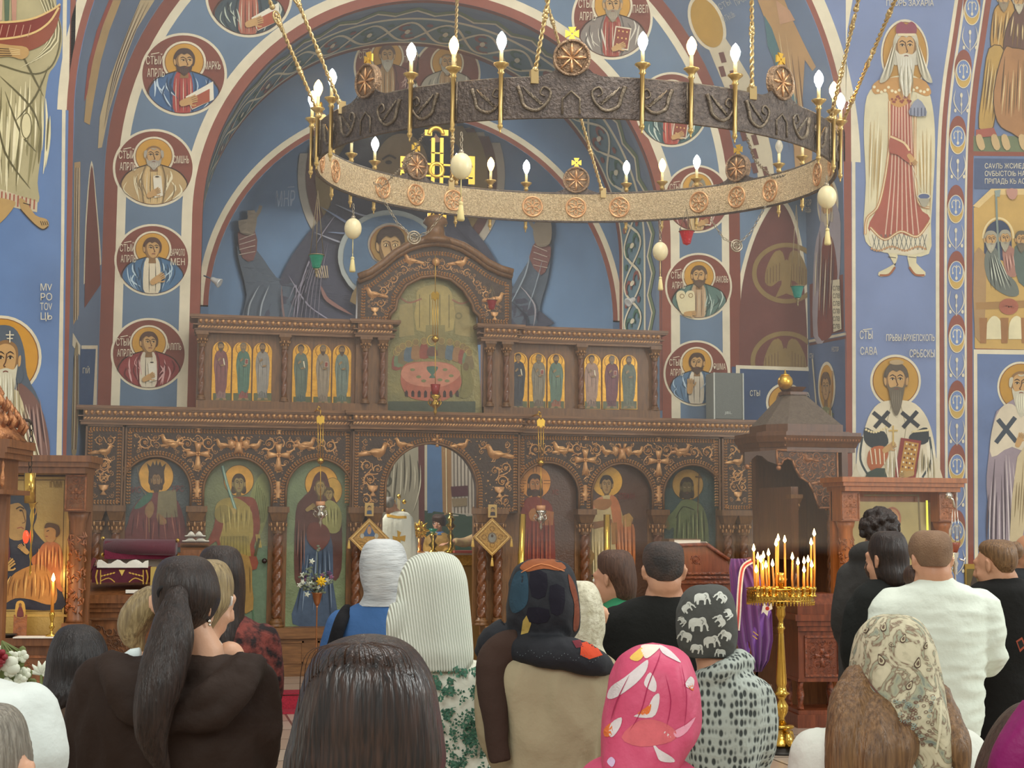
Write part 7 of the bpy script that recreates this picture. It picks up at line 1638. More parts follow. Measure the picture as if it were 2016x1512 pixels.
def open_book(px_,py_,D,w_,label,lift=.03,col='#e9e4d2'):
 q = atD(px_,py_,D); e = empty('open_book',q,label,'book'); n = 8; mb = MB()
 for s in (-1,1):
  vs = []
  for i in range(n+1):
   u = i/n; x = s*u*w_/2; zz = lift*sin(PI*min(1,u*1.3))+.01
   for y_ in (-.1,.1): vs += [q+Vector((x,y_,zz)),q+Vector((x,y_,0))]
  mb.add(vs,[(4*i+a,4*i+b,4*i+4+b,4*i+4+a) for i in range(n) for a,b in ((0,2),(2,3),(3,1),(1,0))]+[(0,1,3,2),(4*n,4*n+2,4*n+3,4*n+1)],True)
 mb.build('pages',mat('page_white',col,.8,bump=.2,bscale=60),e); MB().box(q-ZV*.006,(w_*1.04,.22,.012)).build('cover',mat('dark_cover','#4a3222',.6),e); return e
open_book(385,1066,14.75,.26,'thick open white-paged book on the plain lectern, lower of its pair'); open_book(384,1056,14.75,.2,'smaller open book lying on top of the thick open book',.04)
# right lectern: high sloping desk, book on top, violet vestments over its side
def right_desk():
 D = 13.4; q = lambda x,y: atD(x,y,D); e = empty('high_desk',(q(1380,1120).x,q(1380,1120).y,0),'high red-brown choir desk with sloping side behind the man in black','desk')
 prof = [(1325,1076),(1395,1074),(1440,1104),(1446,1120),(1446,1420),(1325,1420)]; pts = [q(*p) for p in prof]
 for p in pts[-2:]: p.z = 0
 mb = MB().prism([Vector((p.x,pts[0].y,p.z)) for p in pts],(0,.5,0)); mb.mi = 1
 y0 = pts[0].y
 for a,b in (((1325,1074),(1396,1072)),((1396,1072),(1442,1102))): A,B = q(*a),q(*b); mb.tube([Vector((A.x,y0-.02,A.z)),Vector((B.x,y0-.02,B.z))],.018,6)
 for yy in (1128,1136,1146): A,B = q(1325,yy),q(1446,yy); mb.b2(A.x,B.x,y0-.03,y0,A.z-.012,A.z+.008)
 t = MB(); A = q(1373,1104); scroll(t,A.x,A.z,.045,y0,0,1); scroll(t,A.x,A.z,.05,y0,3,-1); mb.add(t.v,t.f,True)
 A,B = q(1335,1160),q(1440,1160); frame_on(mb,Vector(((A.x+B.x)/2,y0,A.z-.35)),B.x-A.x,.6,Vector((1,0,0)),Vector((0,1,0)),.025)
 mb.build('desk_body',[WOODR,WOODRH],e)
 A,B = q(1400,1074),q(1438,1100); MB().prism([Vector((A.x,y0+.05,A.z+.012)),Vector((B.x,y0+.05,B.z+.012)),Vector((B.x,y0+.05,B.z+.035)),Vector((A.x,y0+.05,A.z+.035))],(0,.35,0)).build('page_leaf',CLOTHW,e)
 b0 = q(1350,1074); e2 = empty('closed_book',b0,'thick white-edged book with brown cover lying on the high choir desk','book')
 MB().box(b0+ZV*.03+Vector((.02,.12,0)),(.26,.2,.045)).build('page_block',mat('page_white',''),e2); mb = MB().box(b0+ZV*.056+Vector((.0,.12,0)),(.3,.22,.006)); mb.box(b0+ZV*.004+Vector((.0,.12,0)),(.3,.22,.008)); mb.box(b0+ZV*.03+Vector((-.13,.12,0)),(.05,.22,.05)); mb.build('book_cover',mat('brown_cover','#6a5036',.6),e2)
right_desk()
def vestments():
 D = 12.95; q = lambda x,y,d=0: atD(x,y,D+d); e = empty('violet_vestments',(q(1480,1200).x,q(1480,1200).y,q(0,1325).z),'violet vestments with red and white trim hanging on a stand by the candles','vestments')
 V = mat('violet_satin','#6c3a78',.5,bump=.2,bscale=12,sheen=.3)
 def drape(name,rows,m,seed,amp=.02,nf=7):
  mb = MB(); n = 40; vs = []
  for y,xl,xr in rows:
   for i in range(n+1):
    t = i/n; p = q(xl+(xr-xl)*t,y); vs.append(p+f0*(amp*sin(t*nf*PI+seed)*(0.4+.6*(y-1100)/220)-.03*sin(PI*t)))
  for y,xl,xr in rows:
   for i in range(n+1):
    t = i/n; p = q(xl+(xr-xl)*t,y); vs.append(p+f0*(.05+amp*sin(t*nf*PI+seed)))
  k = len(rows); N1 = n+1; off = k*N1; fs = []
  for j in range(k-1):
   for i in range(n): a = j*N1+i; fs += [(a,a+1,a+N1+1,a+N1),(off+a,off+a+N1,off+a+N1+1,off+a+1)]
   fs += [(j*N1,(j+1)*N1,off+(j+1)*N1,off+j*N1),(j*N1+n,off+j*N1+n,off+(j+1)*N1+n,(j+1)*N1+n)]
  for i in range(n): fs += [(i,off+i,off+i+1,i+1),((k-1)*N1+i,(k-1)*N1+i+1,off+(k-1)*N1+i+1,off+(k-1)*N1+i)]
  return mb.add(vs,fs,True).build(name,m,e)
 drape('violet_robe',[(1100,1440,1470),(1120,1437,1490),(1160,1440,1512),(1210,1442,1520),(1260,1450,1522),(1300,1462,1514),(1322,1480,1500)],V,0,.03,9)
 drape('violet_stole',[(1195,1505,1512),(1205,1494,1518),(1240,1478,1506),(1280,1464,1492),(1318,1456,1484)],mat('bright_violet','#8050a0',.55),1,.006,3)
 P = Paint(lambda x,y: (q(x,y)-f0*.07,-f0),eps=.001)
 L_ = [(1478,1104),(1460,1118),(1454,1160),(1452,1200),(1449,1240)]; P.line(L_,10,'#ddd6c8',smooth=4); P.up(); P.line(L_,4,'#c0504a',smooth=4)
 P.poly([(1500,1186),(1510,1194),(1516,1186),(1518,1198),(1510,1202),(1508,1212),(1500,1204),(1496,1208),(1498,1196)],'#e0d8c8'); P.up(); P.ell(1508,1197,4,4,'#b8382c',10); P.line([(1480,1242),(1490,1250)],2,'#c9a050'); P.line([(1479,1250),(1488,1257)],2,'#c9a050')
 P.build('trim',CLOTHP,e)
 mb = MB(); A = q(1476,1100,.06); mb.cyl((A.x,A.y,q(0,1330).z*0+.0),A,.02); mb.tube([q(1446,1106,.06),A,q(1500,1110,.06)],.018,6); mb.lathe((A.x,A.y,0),[(.2,0),(.18,.03),(.03,.06)],20); mb.build('stand',WOODR,e)
vestments()
# carved chest stand behind the candles
def chest():
 D = 14.0; q = lambda x,y: atD(x,y,D); b = q(1606,1418); b.z = 0; rx,ry = fdir(-.12); e = empty('carved_chest_stand',b,'red-brown carved chest on twisted legs behind the candle stand','chest',rz=-.12); k = D/F; w = 100*k; Z = lambda y: q(0,y).z-q(0,1418).z
 mb = MB(); obox(mb,b,w*1.05,.5,.12,rx,ry); obox(mb,b+ZV*.12,w*.98,.46,.04,rx,ry)
 for y0,y1,ex in ((1200,1180,1.0),(1212,1200,1.12),(1222,1212,1.04),(1232,1222,.98)): obox(mb,b+ZV*Z(y0),w*ex,.5*ex,Z(y1)-Z(y0),rx,ry)
 obox(mb,b+ZV*Z(1325),w*.95,.44,Z(1232)-Z(1325),rx,ry); obox(mb,b+ZV*Z(1330),w*.98,.46,.03,rx,ry)
 vs = [b+rx*(sx*w*.5)+ry*(sy*.25)+ZV*Z(1180) for sx,sy in ((-1,-1),(1,-1),(1,1),(-1,1))]+[b+rx*(sx*w*.3)+ry*(sy*.16)+ZV*Z(1160) for sx,sy in ((-1,-1),(1,-1),(1,1),(-1,1))]
 mb.add(vs,[(0,1,5,4),(1,2,6,5),(2,3,7,6),(3,0,4,7),(4,5,6,7),(0,3,2,1)]); mb.build('chest_body',WOODR,e)
 m2 = MB(); cc = b+ZV*((Z(1325)+Z(1236))/2)-ry*.22; carved_on(m2,cc,w*.6,.32,rx,ry,.08,'cross'); frame_on(m2,cc,w*.66,.36,rx,ry,.02)
 m2.build('carved_panel',WOODRH,e)
 for sx in (-1,1):
  for sy in (-1,1): p = b+rx*(sx*w*.42)+ry*(sy*.18); MB().lathe((p.x,p.y,.16),[(.03*(1),Z(1330)*t/20*0+(Z(1330)-.16)*t/20) for t in range(21)],16,tw=lambda a,z: 1+.2*cos(2*a-z*40)).build('twisted_leg',WOODRH,e)
chest()
# flower stand before the panel of mother and child
def flowers_stand():
 D = 14.5; q = lambda x,y: atD(x,y,D); k = D/F; fz = 0; b = q(622,1310); e = empty('flower_stand',(b.x,b.y,0),'slender copper flower stand with a yellow rose and mixed blooms','flower stand')
 COP = mat('copper_vase','#b07850',.3,.8); mb = MB(); zt = q(0,1190).z
 mb.lathe((b.x,b.y,0),[(.11,0),(.1,.012),(.02,.03),(.008,.06),(.007,zt-.02),(.014,zt)],16); mb.build('stem',COP,e); MB().lathe((b.x,b.y,zt),[(.012,0),(.03,.03),(.05,.12),(.07,.13),(.05,.13),(.01,.04)],18).build('vase',COP,e)
 g = random.Random(3)
 def bloom(x,y,r,m,dz=0,n=7):
  c = q(x,y)+f0*dz; m_ = MB(); m_.ball(c,r*.35,8,6)
  for ly,rr in ((0,1),(1,.65)):
   for i in range(n): a = 2*PI*i/n+ly; d = rt*cos(a)+up*sin(a); m_.tube([c,c+d*r*.5*rr-f0*r*.3*(1+ly),c+d*r*rr-f0*r*(.1+.5*ly)],r*.3,6,rr=[r*.1,r*.3,r*.12])
  m_.build('bloom',m,e)
 YF,WF,PF,VF = mat('yellow_petals','#e0b41c',.7),mat('white_petals','#d8dcc8',.8),mat('pink_petals','#8a5a74',.8),mat('violet_petals','#5a4262',.8)
 mb = MB()
 for i in range(26):
  x = 620+g.gauss(0,14); y = 1165-abs(g.gauss(0,26)); p = q(x,y)+f0*g.uniform(-.05,.05); mb.tube([Vector((b.x,b.y,zt+.1)),Vector((b.x,b.y,zt+.1)).lerp(p,.5)+ZV*.02,p],.004,4)
  for j in range(3): c = p+Vector((g.uniform(-.03,.03),0,g.uniform(-.03,.03))); mb.ball(c,(.018,.005,.012),6,4)
 mb.build('foliage',mat('grey_leaf','#6c7660',.7),e)
 bloom(634,1144,.05,YF,-.06,8)
 for i in range(14): bloom(620+g.uniform(-28,28),1146+g.uniform(-14,14),g.uniform(.022,.034),[WF,WF,PF,VF][i % 4],g.uniform(-.05,.05),5)
 for x,y in ((648,1128),(652,1136),(605,1170),(590,1152),(596,1132),(614,1105)): bloom(x,y,.03,[VF,PF,WF][x % 3],0,5)
flowers_stand()
# brass processional candle tubes standing before the right panels
for x,yt,yb,lb in ((1029,1012,1120,'leaning tall brass candle tube before the orange-halo panel'),(1195,1013,1095,'tall brass candle tube before the white-robed deacon panel')):
 D = 14.9; t = atD(x,yt,D); b = Vector((t.x-(.03 if x < 1100 else 0),t.y,0)); e = empty('candle_tube',(b.x,b.y,0),lb,'candle tube')
 MB().cyl(b+ZV*.9,t,.035,n=20).build('brass_tube',BRASS,e); MB().lathe(b,[(.16,0),(.15,.02),(.03,.05),(.025,.8),(.06,.84),(.04,.9)],18).build('foot',BRASS,e)
# ---------------------------------------------------------------- altar seen through the doorway
def altar():
 D = 18.7; q = lambda x,y,d=D: atD(x,y,d); A,B = q(800,1088),q(1010,1092); e = empty('altar_table',((A.x+B.x)/2,A.y,.16),'altar table with a white cloth and gold hem seen through the doorway','altar table')
 MB().b2(A.x,B.x,A.y,A.y+.8,.16,A.z-.04).build('table_body',mat('altar_wood','#94703c',.5,bump=.2),e)
 mb = MB(); mb.b2(A.x-.02,B.x+.02,A.y-.03,A.y+.83,A.z-.05,A.z); mb.build('white_cloth',CLOTHW,e)
 mb = MB(); mb.b2(A.x-.02,B.x+.02,A.y-.036,A.y-.02,A.z-.16,A.z-.03); mb.build('gold_hem',EMB,e); zt = A.z
 tz = lambda p: Vector((p.x,p.y,zt))
 def stand(x,ytop,prof,name,label,cat,m=BRASS,Dd=18.9):
  t = q(x,ytop,Dd); h = t.z-zt; o = MB().lathe((t.x,t.y,zt),[(r,z*h) for r,z in prof],16).build(name,m); return tag(o,label,cat),Vector((t.x,t.y,zt)),h
 o,b,h = stand(888,1010,[(.09,0),(.08,.04),(.025,.1),(.045,.22),(.02,.3),(.05,.42),(.02,.5),(.03,.6),(.075,.68),(.03,.76),(.06,.84),(.04,.9),(.02,.95),(.035,1)],'altar_candlestick','tall baluster brass candlestick on the right of the altar','candlestick')
 o,b,h = stand(853,1050,[(.07,0),(.06,.06),(.02,.2),(.06,.4),(.02,.6),(.05,.85),(.035,1)],'altar_lamp','small brass altar lamp with green glass before the boy','altar lamp',Dd=18.8)
 MB().lathe(b+ZV*h,[(.03,0),(.05,.05),(.06,.06),(.04,.02)],12).build('green_glass',mat('glass_1f8f6e',''),o)
 o,b,h = stand(826,1060,[(.08,0),(.07,.05),(.018,.15),(.03,.5),(.018,.6),(.03,1)],'altar_fan','gilded rayed disc on a stem standing on the altar','altar fan',mat('rose_gold','#d08c50',.3,.8),18.85)
 mb = MB(); c = b+ZV*(h+.1)
 for i in range(16): a = PI*i/8; L_ = .14 if i % 2 == 0 else .1; mb.tube([c,c+Vector((cos(a)*L_*.6,0,sin(a)*L_*.6)),c+Vector((cos(a)*L_,0,sin(a)*L_))],.02,6,rr=[.012,.022,.004])
 mb.ball(c,.045,12,8); mb.build('rayed_disc',GOLD,o)
# great cross
 t = q(785,985,19.15); o = MB().box((t.x,t.y,t.z-.32),(.035,.03,.7)).box((t.x+.04,t.y,t.z-.3),(.5,.03,.035)).build('altar_cross',mat('cream_gold','#e0d0a0',.35,.4)); tag(o,'cream and gold cross standing on the altar behind the priest','cross')
 mb = MB()
 for dx,dz in ((0,.05),(.3,-.3),(-.22,-.3),(.07,-.02),(-.07,-.02),(.06,-.14),(-.06,-.14)): mb.ball((t.x+dx,t.y-.01,t.z+dz),.03,8,6)
 mb.build('gilt_beads',GOLD,o); MB().lathe((t.x,t.y,zt),[(.12,0),(.1,.03),(.03,.06),(.02,t.z-.6-zt)],14).build('cross_foot',BRASS,o)
 q1 = q(912,1080,18.8); o = MB().box((q1.x+.02,q1.y,zt+.015),(.3,.22,.03)).build('gospel_book',mat('red_gold_cloth','#a8544a',.7)); tag(o,'red cloth-covered book lying at the right end of the altar','book')
altar()
# ---------------------------------------------------------------- people: tools
def fuse(mb,voxel,smooth_it=4,disp=None):
 """one continuous skin from overlapping forms"""
 me = bpy.data.meshes.new('f'); me.from_pydata(mb.v,[],mb.f)
 bm = bmesh.new(); bm.from_mesh(me); bmesh.ops.triangulate(bm,faces=[f for f in bm.faces if len(f.verts) > 4]); bmesh.ops.recalc_face_normals(bm,faces=bm.faces); bm.to_mesh(me); bm.free()
 o = bpy.data.objects.new('f',me); COL.objects.link(o)
 m = o.modifiers.new('r','REMESH'); m.mode = 'VOXEL'; m.voxel_size = voxel; m.adaptivity = 0
 if smooth_it: s = o.modifiers.new('s','SMOOTH'); s.factor = .5; s.iterations = smooth_it
 out = bpy.data.meshes.new_from_object(o.evaluated_get(bpy.context.evaluated_depsgraph_get()))
 bpy.data.objects.remove(o); bpy.data.meshes.remove(me)
 if disp:
  ns = [v.normal.copy() for v in out.vertices]
  for v,n in zip(out.vertices,ns): v.co += n*disp(v.co)
 return out
def wob(fx=9,fz=9,amp=.006,seed=0,ridged=False):
 """creases: noise in world space with its own stretch"""
 sx,sz = Vector((seed*3.1,seed*1.7,0)),None
 def f(c):
  p = Vector((c.x*fx,c.y*fx,c.z*fz))+sx; n = noise.noise(p)*.7+noise.noise(p*2.1)*.3
  if ridged: n = .35-abs(n)*1.6
  return amp*n
 return f
def ringloft(mb,rows,D,seg=40,fold=None,cap=True,ex=2.3,skew=0):
 """rows: (y px, left px, right px, half depth m, depth offset m); rings stand on the silhouette"""
 vs = []; n = len(rows)
 for j,r_ in enumerate(rows):
  y,xl,xr,hd = r_[:4]; off = r_[4] if len(r_) > 4 else 0
  c = atD((xl+xr)/2,y,D)+f0*off; hw = (xr-xl)/2*D/F
  for i in range(seg):
   a = 2*PI*i/seg; ca,sa = cos(a),sin(a); k = (abs(ca)**ex+abs(sa)**ex)**(-1/ex)
   q = 1 if fold is None else 1+fold(a,j/(n-1))
   p = c+r0*(hw*ca*k*q)+f0*(hd*sa*k*q); p.z = c.z; vs.append(p)
 fs = [(j*seg+i,j*seg+(i+1) % seg,(j+1)*seg+(i+1) % seg,(j+1)*seg+i) for j in range(n-1) for i in range(seg)]
 if cap: fs += [tuple(range(seg))[::-1],tuple((n-1)*seg+i for i in range(seg))]
 return mb.add(vs,fs,True)
def dense(rows,k=4): return [tuple(r) for r in sm([tuple(r)+(0,)*(5-len(r)) for r in rows],k,False)]
def hair(name,rows,D,m,parent,seed=0,groove=.02,seg=110,k=5,freq=26,ex=2.1,twist=0):
 def fold(a,t): a2 = a+twist*t; return groove*(noise.noise(Vector((cos(a2)*freq*.35,sin(a2)*freq*.35,t*1.2+seed)))+.6*noise.noise(Vector((cos(a2)*freq,sin(a2)*freq,t*1.6+seed))))
 rows = [tuple(r[:3])+(r[3]*1.1+.006,)+tuple(r[4:]) for r in rows]; mb = MB(); ringloft(mb,dense(rows,k),D,seg,fold,ex=ex); return mb.build(name,m,parent)
def lock(mb,pts,r,D,seed=0,n=14):
 """a hank of hair along photo points (x, y, dD) with its own radii"""
 P = sm([tuple(atD(x,y,D+dd)) for x,y,dd in pts],5,False); rr_ = sm([(q,) for q in r],5,False); rr_ = [max(.002,q[0]) for q in rr_]
 mb.tube(P,0,n,rr=rr_[:len(P)]+[rr_[-1]]*(len(P)-len(rr_))); return mb
def limb(mb,pts,rr,n=14):
 P = sm([tuple(p) for p in pts],4,False); q = sm([(a,) for a in rr],4,False); mb.tube(P,0,n,rr=[max(.004,a[0]) for a in q])
 mb.ball(pts[0],rr[0],12,8); mb.ball(pts[-1],rr[-1],12,8)
def hand3(mb,w,d,nrm,s=1.0,curl=.9,side=1):
 """palm, four curled fingers and a thumb; w wrist, d direction, nrm back of the hand"""
 d = Vector(d).normalized(); nrm = (Vector(nrm)-d*d.dot(Vector(nrm))).normalized(); t = d.cross(nrm)*side
 for i in range(4): mb.tube([w+t*(-.026+.017*i)*s*.6,w+d*.045*s+t*(-.028+.019*i)*s,w+d*.088*s+t*(-.03+.02*i)*s],.013*s,8,rr=[.014*s,.014*s,.011*s])
 for i in range(4):
  L_ = (.072,.08,.076,.06)[i]*s; b = w+d*.085*s+t*(-.03+.02*i)*s; P = [b]; a = .25
  for q in range(3): P.append(P[-1]+(d*cos(a)-nrm*sin(a))*L_/3); a += curl*(.5+.25*q)
  mb.tube(P,.008*s,8,rr=[.0095*s,.009*s,.008*s,.0065*s]); mb.ball(P[-1],.0066*s,8,5)
 b = w+d*.03*s-t*.03*s; P = [b,b+(d*.6-t*.8)*.03*s-nrm*.008*s,b+(d*.85-t*.5)*.058*s-nrm*.02*s,b+(d*.95-t*.1)*.08*s-nrm*.03*s]; mb.tube(P,.01*s,8,rr=[.014*s,.0115*s,.01*s,.008*s]); mb.ball(P[-1],.008*s,8,5)
def head3(mb,c,fd,s=1.0,tilt=0.0,neck_to=None,neck_r=.052):
 """skull, jaw, nose, brow, lips, ears; fd: direction the face looks"""
 fd = Vector(fd).normalized(); sd = fd.cross(ZV).normalized(); u = ZV.copy()
 if tilt: Q = Matrix.Rotation(tilt,3,sd); fd = Q @ fd; u = Q @ u
 T = Matrix((sd,fd,u)).transposed()
 B = lambda x,y,z,r,n=14: mb.ball(c+T @ (Vector((x,y,z))*s),[q*s for q in r],n,10,T)
 B(0,-.008,.02,(.070,.086,.084),20); B(0,.02,-.03,(.06,.068,.085),18); B(0,.052,-.078,(.03,.026,.024)); B(0,.07,.03,(.052,.02,.018))
 mb.tube([c+T @ (Vector(p)*s) for p in ((0,.082,.022),(0,.098,-.012),(0,.104,-.026),(0,.086,-.036))],.01*s,8,rr=[.008*s,.011*s,.014*s,.009*s])
 B(0,.081,-.056,(.021,.011,.007)); B(0,.079,-.066,(.018,.011,.007))
 for e in (-1,1):
  B(e*.031,.072,.004,(.015,.012,.009)); B(e*.037,.054,-.028,(.02,.022,.02))
  p = [(e*.076,.0,.022),(e*.084,-.012,.03),(e*.088,-.022,.012),(e*.086,-.016,-.012),(e*.077,-.004,-.03)]; mb.tube([c+T @ (Vector(q)*s) for q in p],.007*s,8,rr=[.007*s,.008*s,.008*s,.007*s,.008*s]); B(e*.08,-.008,0,(.006,.014,.022))
 if neck_to is not None: limb(mb,[c+T @ (Vector((0,-.025,-.04))*s),(c+neck_to)/2-fd*.01,Vector(neck_to)],[neck_r*s*1.05,neck_r*s,neck_r*s*1.25])
 return T
def face_marks(c,T,s,parent,hairc='#3a2a20',eyes='#33281e'):
 """eyes, brows and lips set on the face as small parts"""
 W_,E_,L_,Bm = mat('eye_white','#e8e2d6',.3),mat('iris_'+eyes[1:],eyes,.2),mat('lips','#a5605a',.5),mat('brow_'+hairc[1:],hairc,.8)
 for e in (-1,1):
  m_ = MB().ball(c+T @ (Vector((e*.031,.079,.006))*s),.0095*s,12,8); w_ = m_.build('eye',W_,parent); MB().ball(c+T @ (Vector((e*.031,.0862,.006))*s),.0045*s,10,6).build('iris',E_,w_)
  MB().tube([c+T @ (Vector(q)*s) for q in ((e*.016,.09,.024),(e*.03,.091,.03),(e*.046,.082,.026))],.003*s,6).build('eyebrow',Bm,parent)
 MB().tube([c+T @ (Vector(q)*s) for q in ((-.02,.085,-.061),(0,.0935,-.059),(.02,.085,-.061))],.004*s,6).build('lips',L_,parent)
SK = mat('skin','#c99878',.5,var=.35,vscale=5,col2='#b98264',bump=.08,bscale=120); SKP = mat('pale_skin','#d8ac8c',.5,var=.35,vscale=5,col2='#c9987a',bump=.08,bscale=120); SKT = mat('tanned_skin','#b88664',.5,var=.35,vscale=5,col2='#a57352',bump=.08,bscale=120)
def hmat(name,c1,c2,rough=.38): return mat(name,c1,rough,var=.5,vscale=26,col2=c2,stretch=(5,5,.35),bump=.5,bscale=40,spec=.42)
def cloth(name,c1,c2=None,bump=1.5,bs=9,rough=.9,var=.3,vs=3,sheen=0): return mat(name,c1,rough,var=var,vscale=vs,col2=c2,bump=bump,bscale=bs,sheen=sheen,spec=.25)
def person(D,px_foot,label,group=None,cat='person'):
 c = atD(px_foot,1040,D); return empty('person',(c.x,c.y,0),label,cat,group)
def figure(e,D,head,rows,skin=SK,facing=0.0,hs=1.0,arms=(),neck_dx=0,tilt=0,head_dd=0,voxel=.009,hip=None,legs=True,hands=True,neck_r=.052,tors=.86):
 """the continuous body: head at photo (x,y), trunk following the garment rows, arms as polylines of (x,y,dD)"""
 mb = MB(); hx_,hy_ = head; c = atD(hx_,hy_,D)+f0*head_dd; fd = r0*sin(facing)+f0*cos(facing)
 R2 = [r_ for r_ in rows]; y0,xl0,xr0 = R2[0][:3]; nb = atD((xl0+xr0)/2+neck_dx,y0+6,D)
 T = head3(mb,c,fd,hs,tilt,nb,neck_r)
 sh = []
 for r_ in R2:
  y,xl,xr,hd = r_[:4]; m_ = (xl+xr)/2; sh.append((y+5,m_-(m_-xl)*tors,m_+(xr-m_)*tors,hd*tors*.95,r_[4] if len(r_) > 4 else 0))
 ringloft(mb,sh,D,28); zl = atD(1000,R2[-1][0],D).z; cx = atD((R2[-1][1]+R2[-1][2])/2,R2[-1][0],D)
 if legs:
  zh = min(zl+.05,.95)
  mb.ball(Vector((cx.x,cx.y,zh)),(.16,.12,.16),16,10)
  if zl > .95: mb.tube([Vector((cx.x,cx.y,zl+.03)),Vector((cx.x,cx.y,zh))],.13,16)
  for s in (-1,1):
   h_ = Vector((cx.x,cx.y,zh-.02))+r0*s*.085; kn = Vector((h_.x,h_.y,zh*.52))+f0*.01; an = Vector((h_.x,h_.y,.08)); limb(mb,[h_,(h_+kn)/2,kn,(kn+an)/2-f0*.015,an],[.09,.078,.055,.055,.036]); limb(mb,[an-ZV*.03-f0*.03,an-ZV*.04+f0*.13],[.04,.032])
 for a in arms:
  P = [atD(x,y,D+dd) for x,y,dd in a[0]]; rr_ = a[1]; limb(mb,P,[q*.8 for q in rr_])
  if hands:
   d = (P[-1]-P[-2]).normalized(); hand3(mb,P[-1],d,a[2] if len(a) > 2 else ZV,1.0*hs)
 me = fuse(mb,voxel,2); link('body',me,e,[skin],True); return c,T
def garment(name,e,D,rows,m,arms=(),voxel=.011,disp=None,extra=None,ex=2.5,sm_it=6,cols=None):
 mb = MB(); ringloft(mb,dense(rows,3),D,36,ex=ex)
 for a in arms:
  P = [atD(x,y,D+dd) for x,y,dd in a[0]]; limb(mb,P,a[1])
 if extra: extra(mb)
 me = fuse(mb,voxel,sm_it,disp); return link(name,me,e,[m],True)
def lower(e,D,px0,px1,ztop,m,name='trousers',skirt=False,pant=True):
 """trousers or a skirt down to the ankles"""
 A,B = atD(px0,1300,D),atD(px1,1300,D); cx = (A+B)/2; w_ = (B-A).length/2; mb = MB()
 if skirt: mb.lathe((cx.x,cx.y,0),[(w_*1.25,.12),(w_*1.2,.4),(w_*1.05,ztop-.15),(w_*.85,ztop)],30)
 else:
  mb.lathe((cx.x,cx.y,0),[(w_*.8,ztop-.16),(w_*.98,ztop-.1),(w_*.95,ztop)],24)
  for s in (-1,1): p = Vector((cx.x,cx.y,0))+r0*s*w_*.47; mb.lathe(p,[(.075,.05),(.08,.3),(.09,ztop*.5),(w_*.52,ztop-.12)],20)
 me = fuse(mb,.014,4); o = link(name,me,e,[m],True)
 if not skirt:
  for s in (-1,1): p = Vector((cx.x,cx.y,0))+r0*s*w_*.47+f0*.05; MB().ball(p+ZV*.035,(.05,.05,.045),14,8).ball(p+f0*.07+ZV*.03,(.05,.07,.038),14,8).build('shoe',mat('dark_shoe','#201c1a',.5),e)
 return o
def decal(o,m,name='printed_pattern',parent=None):
 P = Paint(cast_bvh(bvh_of(o)),sub=9,eps=.0012); P.obj = (o,m,name); return P
# ---------------------------------------------------------------- the congregation
DKB = hmat('dark_brown_hair','#32241d','#17110e'); BLK = hmat('black_hair','#26201e','#0e0c0c'); BRN = hmat('brown_hair','#4c3426','#2c1c14'); BLD = hmat('blond_hair','#a8946a','#64543a'); LBR = hmat('light_brown_hair','#8a6844','#4c3624'); GRY = hmat('grey_hair','#a09a8c','#5c564c')
# ponytail woman in the dark brown hooded jacket
def p_ponytail():
 D = 3.8; e = person(D,340,'person seen from behind with a long dark ponytail and brown hooded jacket')
 rows = [(1285,315,425,.06,.02),(1298,262,470,.09),(1312,222,500,.11),(1340,188,514,.125),(1400,168,522,.135),(1460,158,520,.13),(1560,150,525,.13),(1680,170,510,.12)]
 arms = [([(205,1345,0),(165,1470,.02),(150,1600,.06)],[.075,.062,.052]),([(492,1345,0),(508,1470,.02),(470,1580,.18)],[.07,.058,.05])]
 c,T = figure(e,D,(362,1190),rows,SKP,facing=.35,hs=1.0,arms=arms,tilt=-.1,neck_dx=25,neck_r=.05)
 def hood(mb):
  for P,rr_ in (([(218,1304,-.03),(232,1345,-.11),(262,1395,-.14),(330,1425,-.15),(420,1410,-.145),(472,1355,-.12),(502,1308,-.03)],.036),([(232,1300,.0),(250,1338,-.11),(300,1375,-.135),(360,1388,-.145),(440,1350,-.13),(480,1302,-.02)],.034)):
   Q = sm([tuple(atD(x,y,D+dd)) for x,y,dd in P],5,False); mb.tube(Q,rr_,12)
 o = garment('hooded_jacket',e,D,rows,cloth('brown_velvet','#33251d','#251a14',1.5,9,.75),arms,extra=hood,disp=wob(9,4,.02,1,True),sm_it=3)
 lower(e,D,240,430,1.0,cloth('black_white_stripe','#3a3838'),'skirt',True)
 hair('pulled_back_hair',[(1094,345,385,.03,.0),(1100,326,402,.06),(1115,313,417,.085),(1145,304,428,.1),(1180,303,432,.1,.0),(1210,310,420,.092,.0),(1235,325,400,.075,0),(1252,340,380,.05,0)],D,DKB,e,3,.012,freq=40)
 mb = MB(); lock(mb,[(350,1163,-.1),(346,1185,-.13),(340,1235,-.15),(330,1290,-.17),(314,1350,-.2),(300,1410,-.22),(304,1470,-.22),(335,1540,-.2)],[.022,.032,.052,.058,.056,.046,.032,.008],D,n=24); me = fuse(mb,.005,2,wob(60,4,.006,5)); link('ponytail',me,e,[DKB],True)
 mb = MB(); q = atD(350,1164,D)-f0*.098; mb.tube([q+r0*.026*cos(a)+(ZV*.7-f0*.3)*.026*sin(a) for a in [2*PI*i/16 for i in range(16)]],.006,6,closed=True); mb.build('hair_tie',mat('black_elastic','#141212',.7),e)
 MB().ball(atD(416,1222,D)-f0*.03,.006,10,6).ball(atD(417,1229,D)-f0*.03,.004,8,6).build('earring',SILVER,e)
p_ponytail()
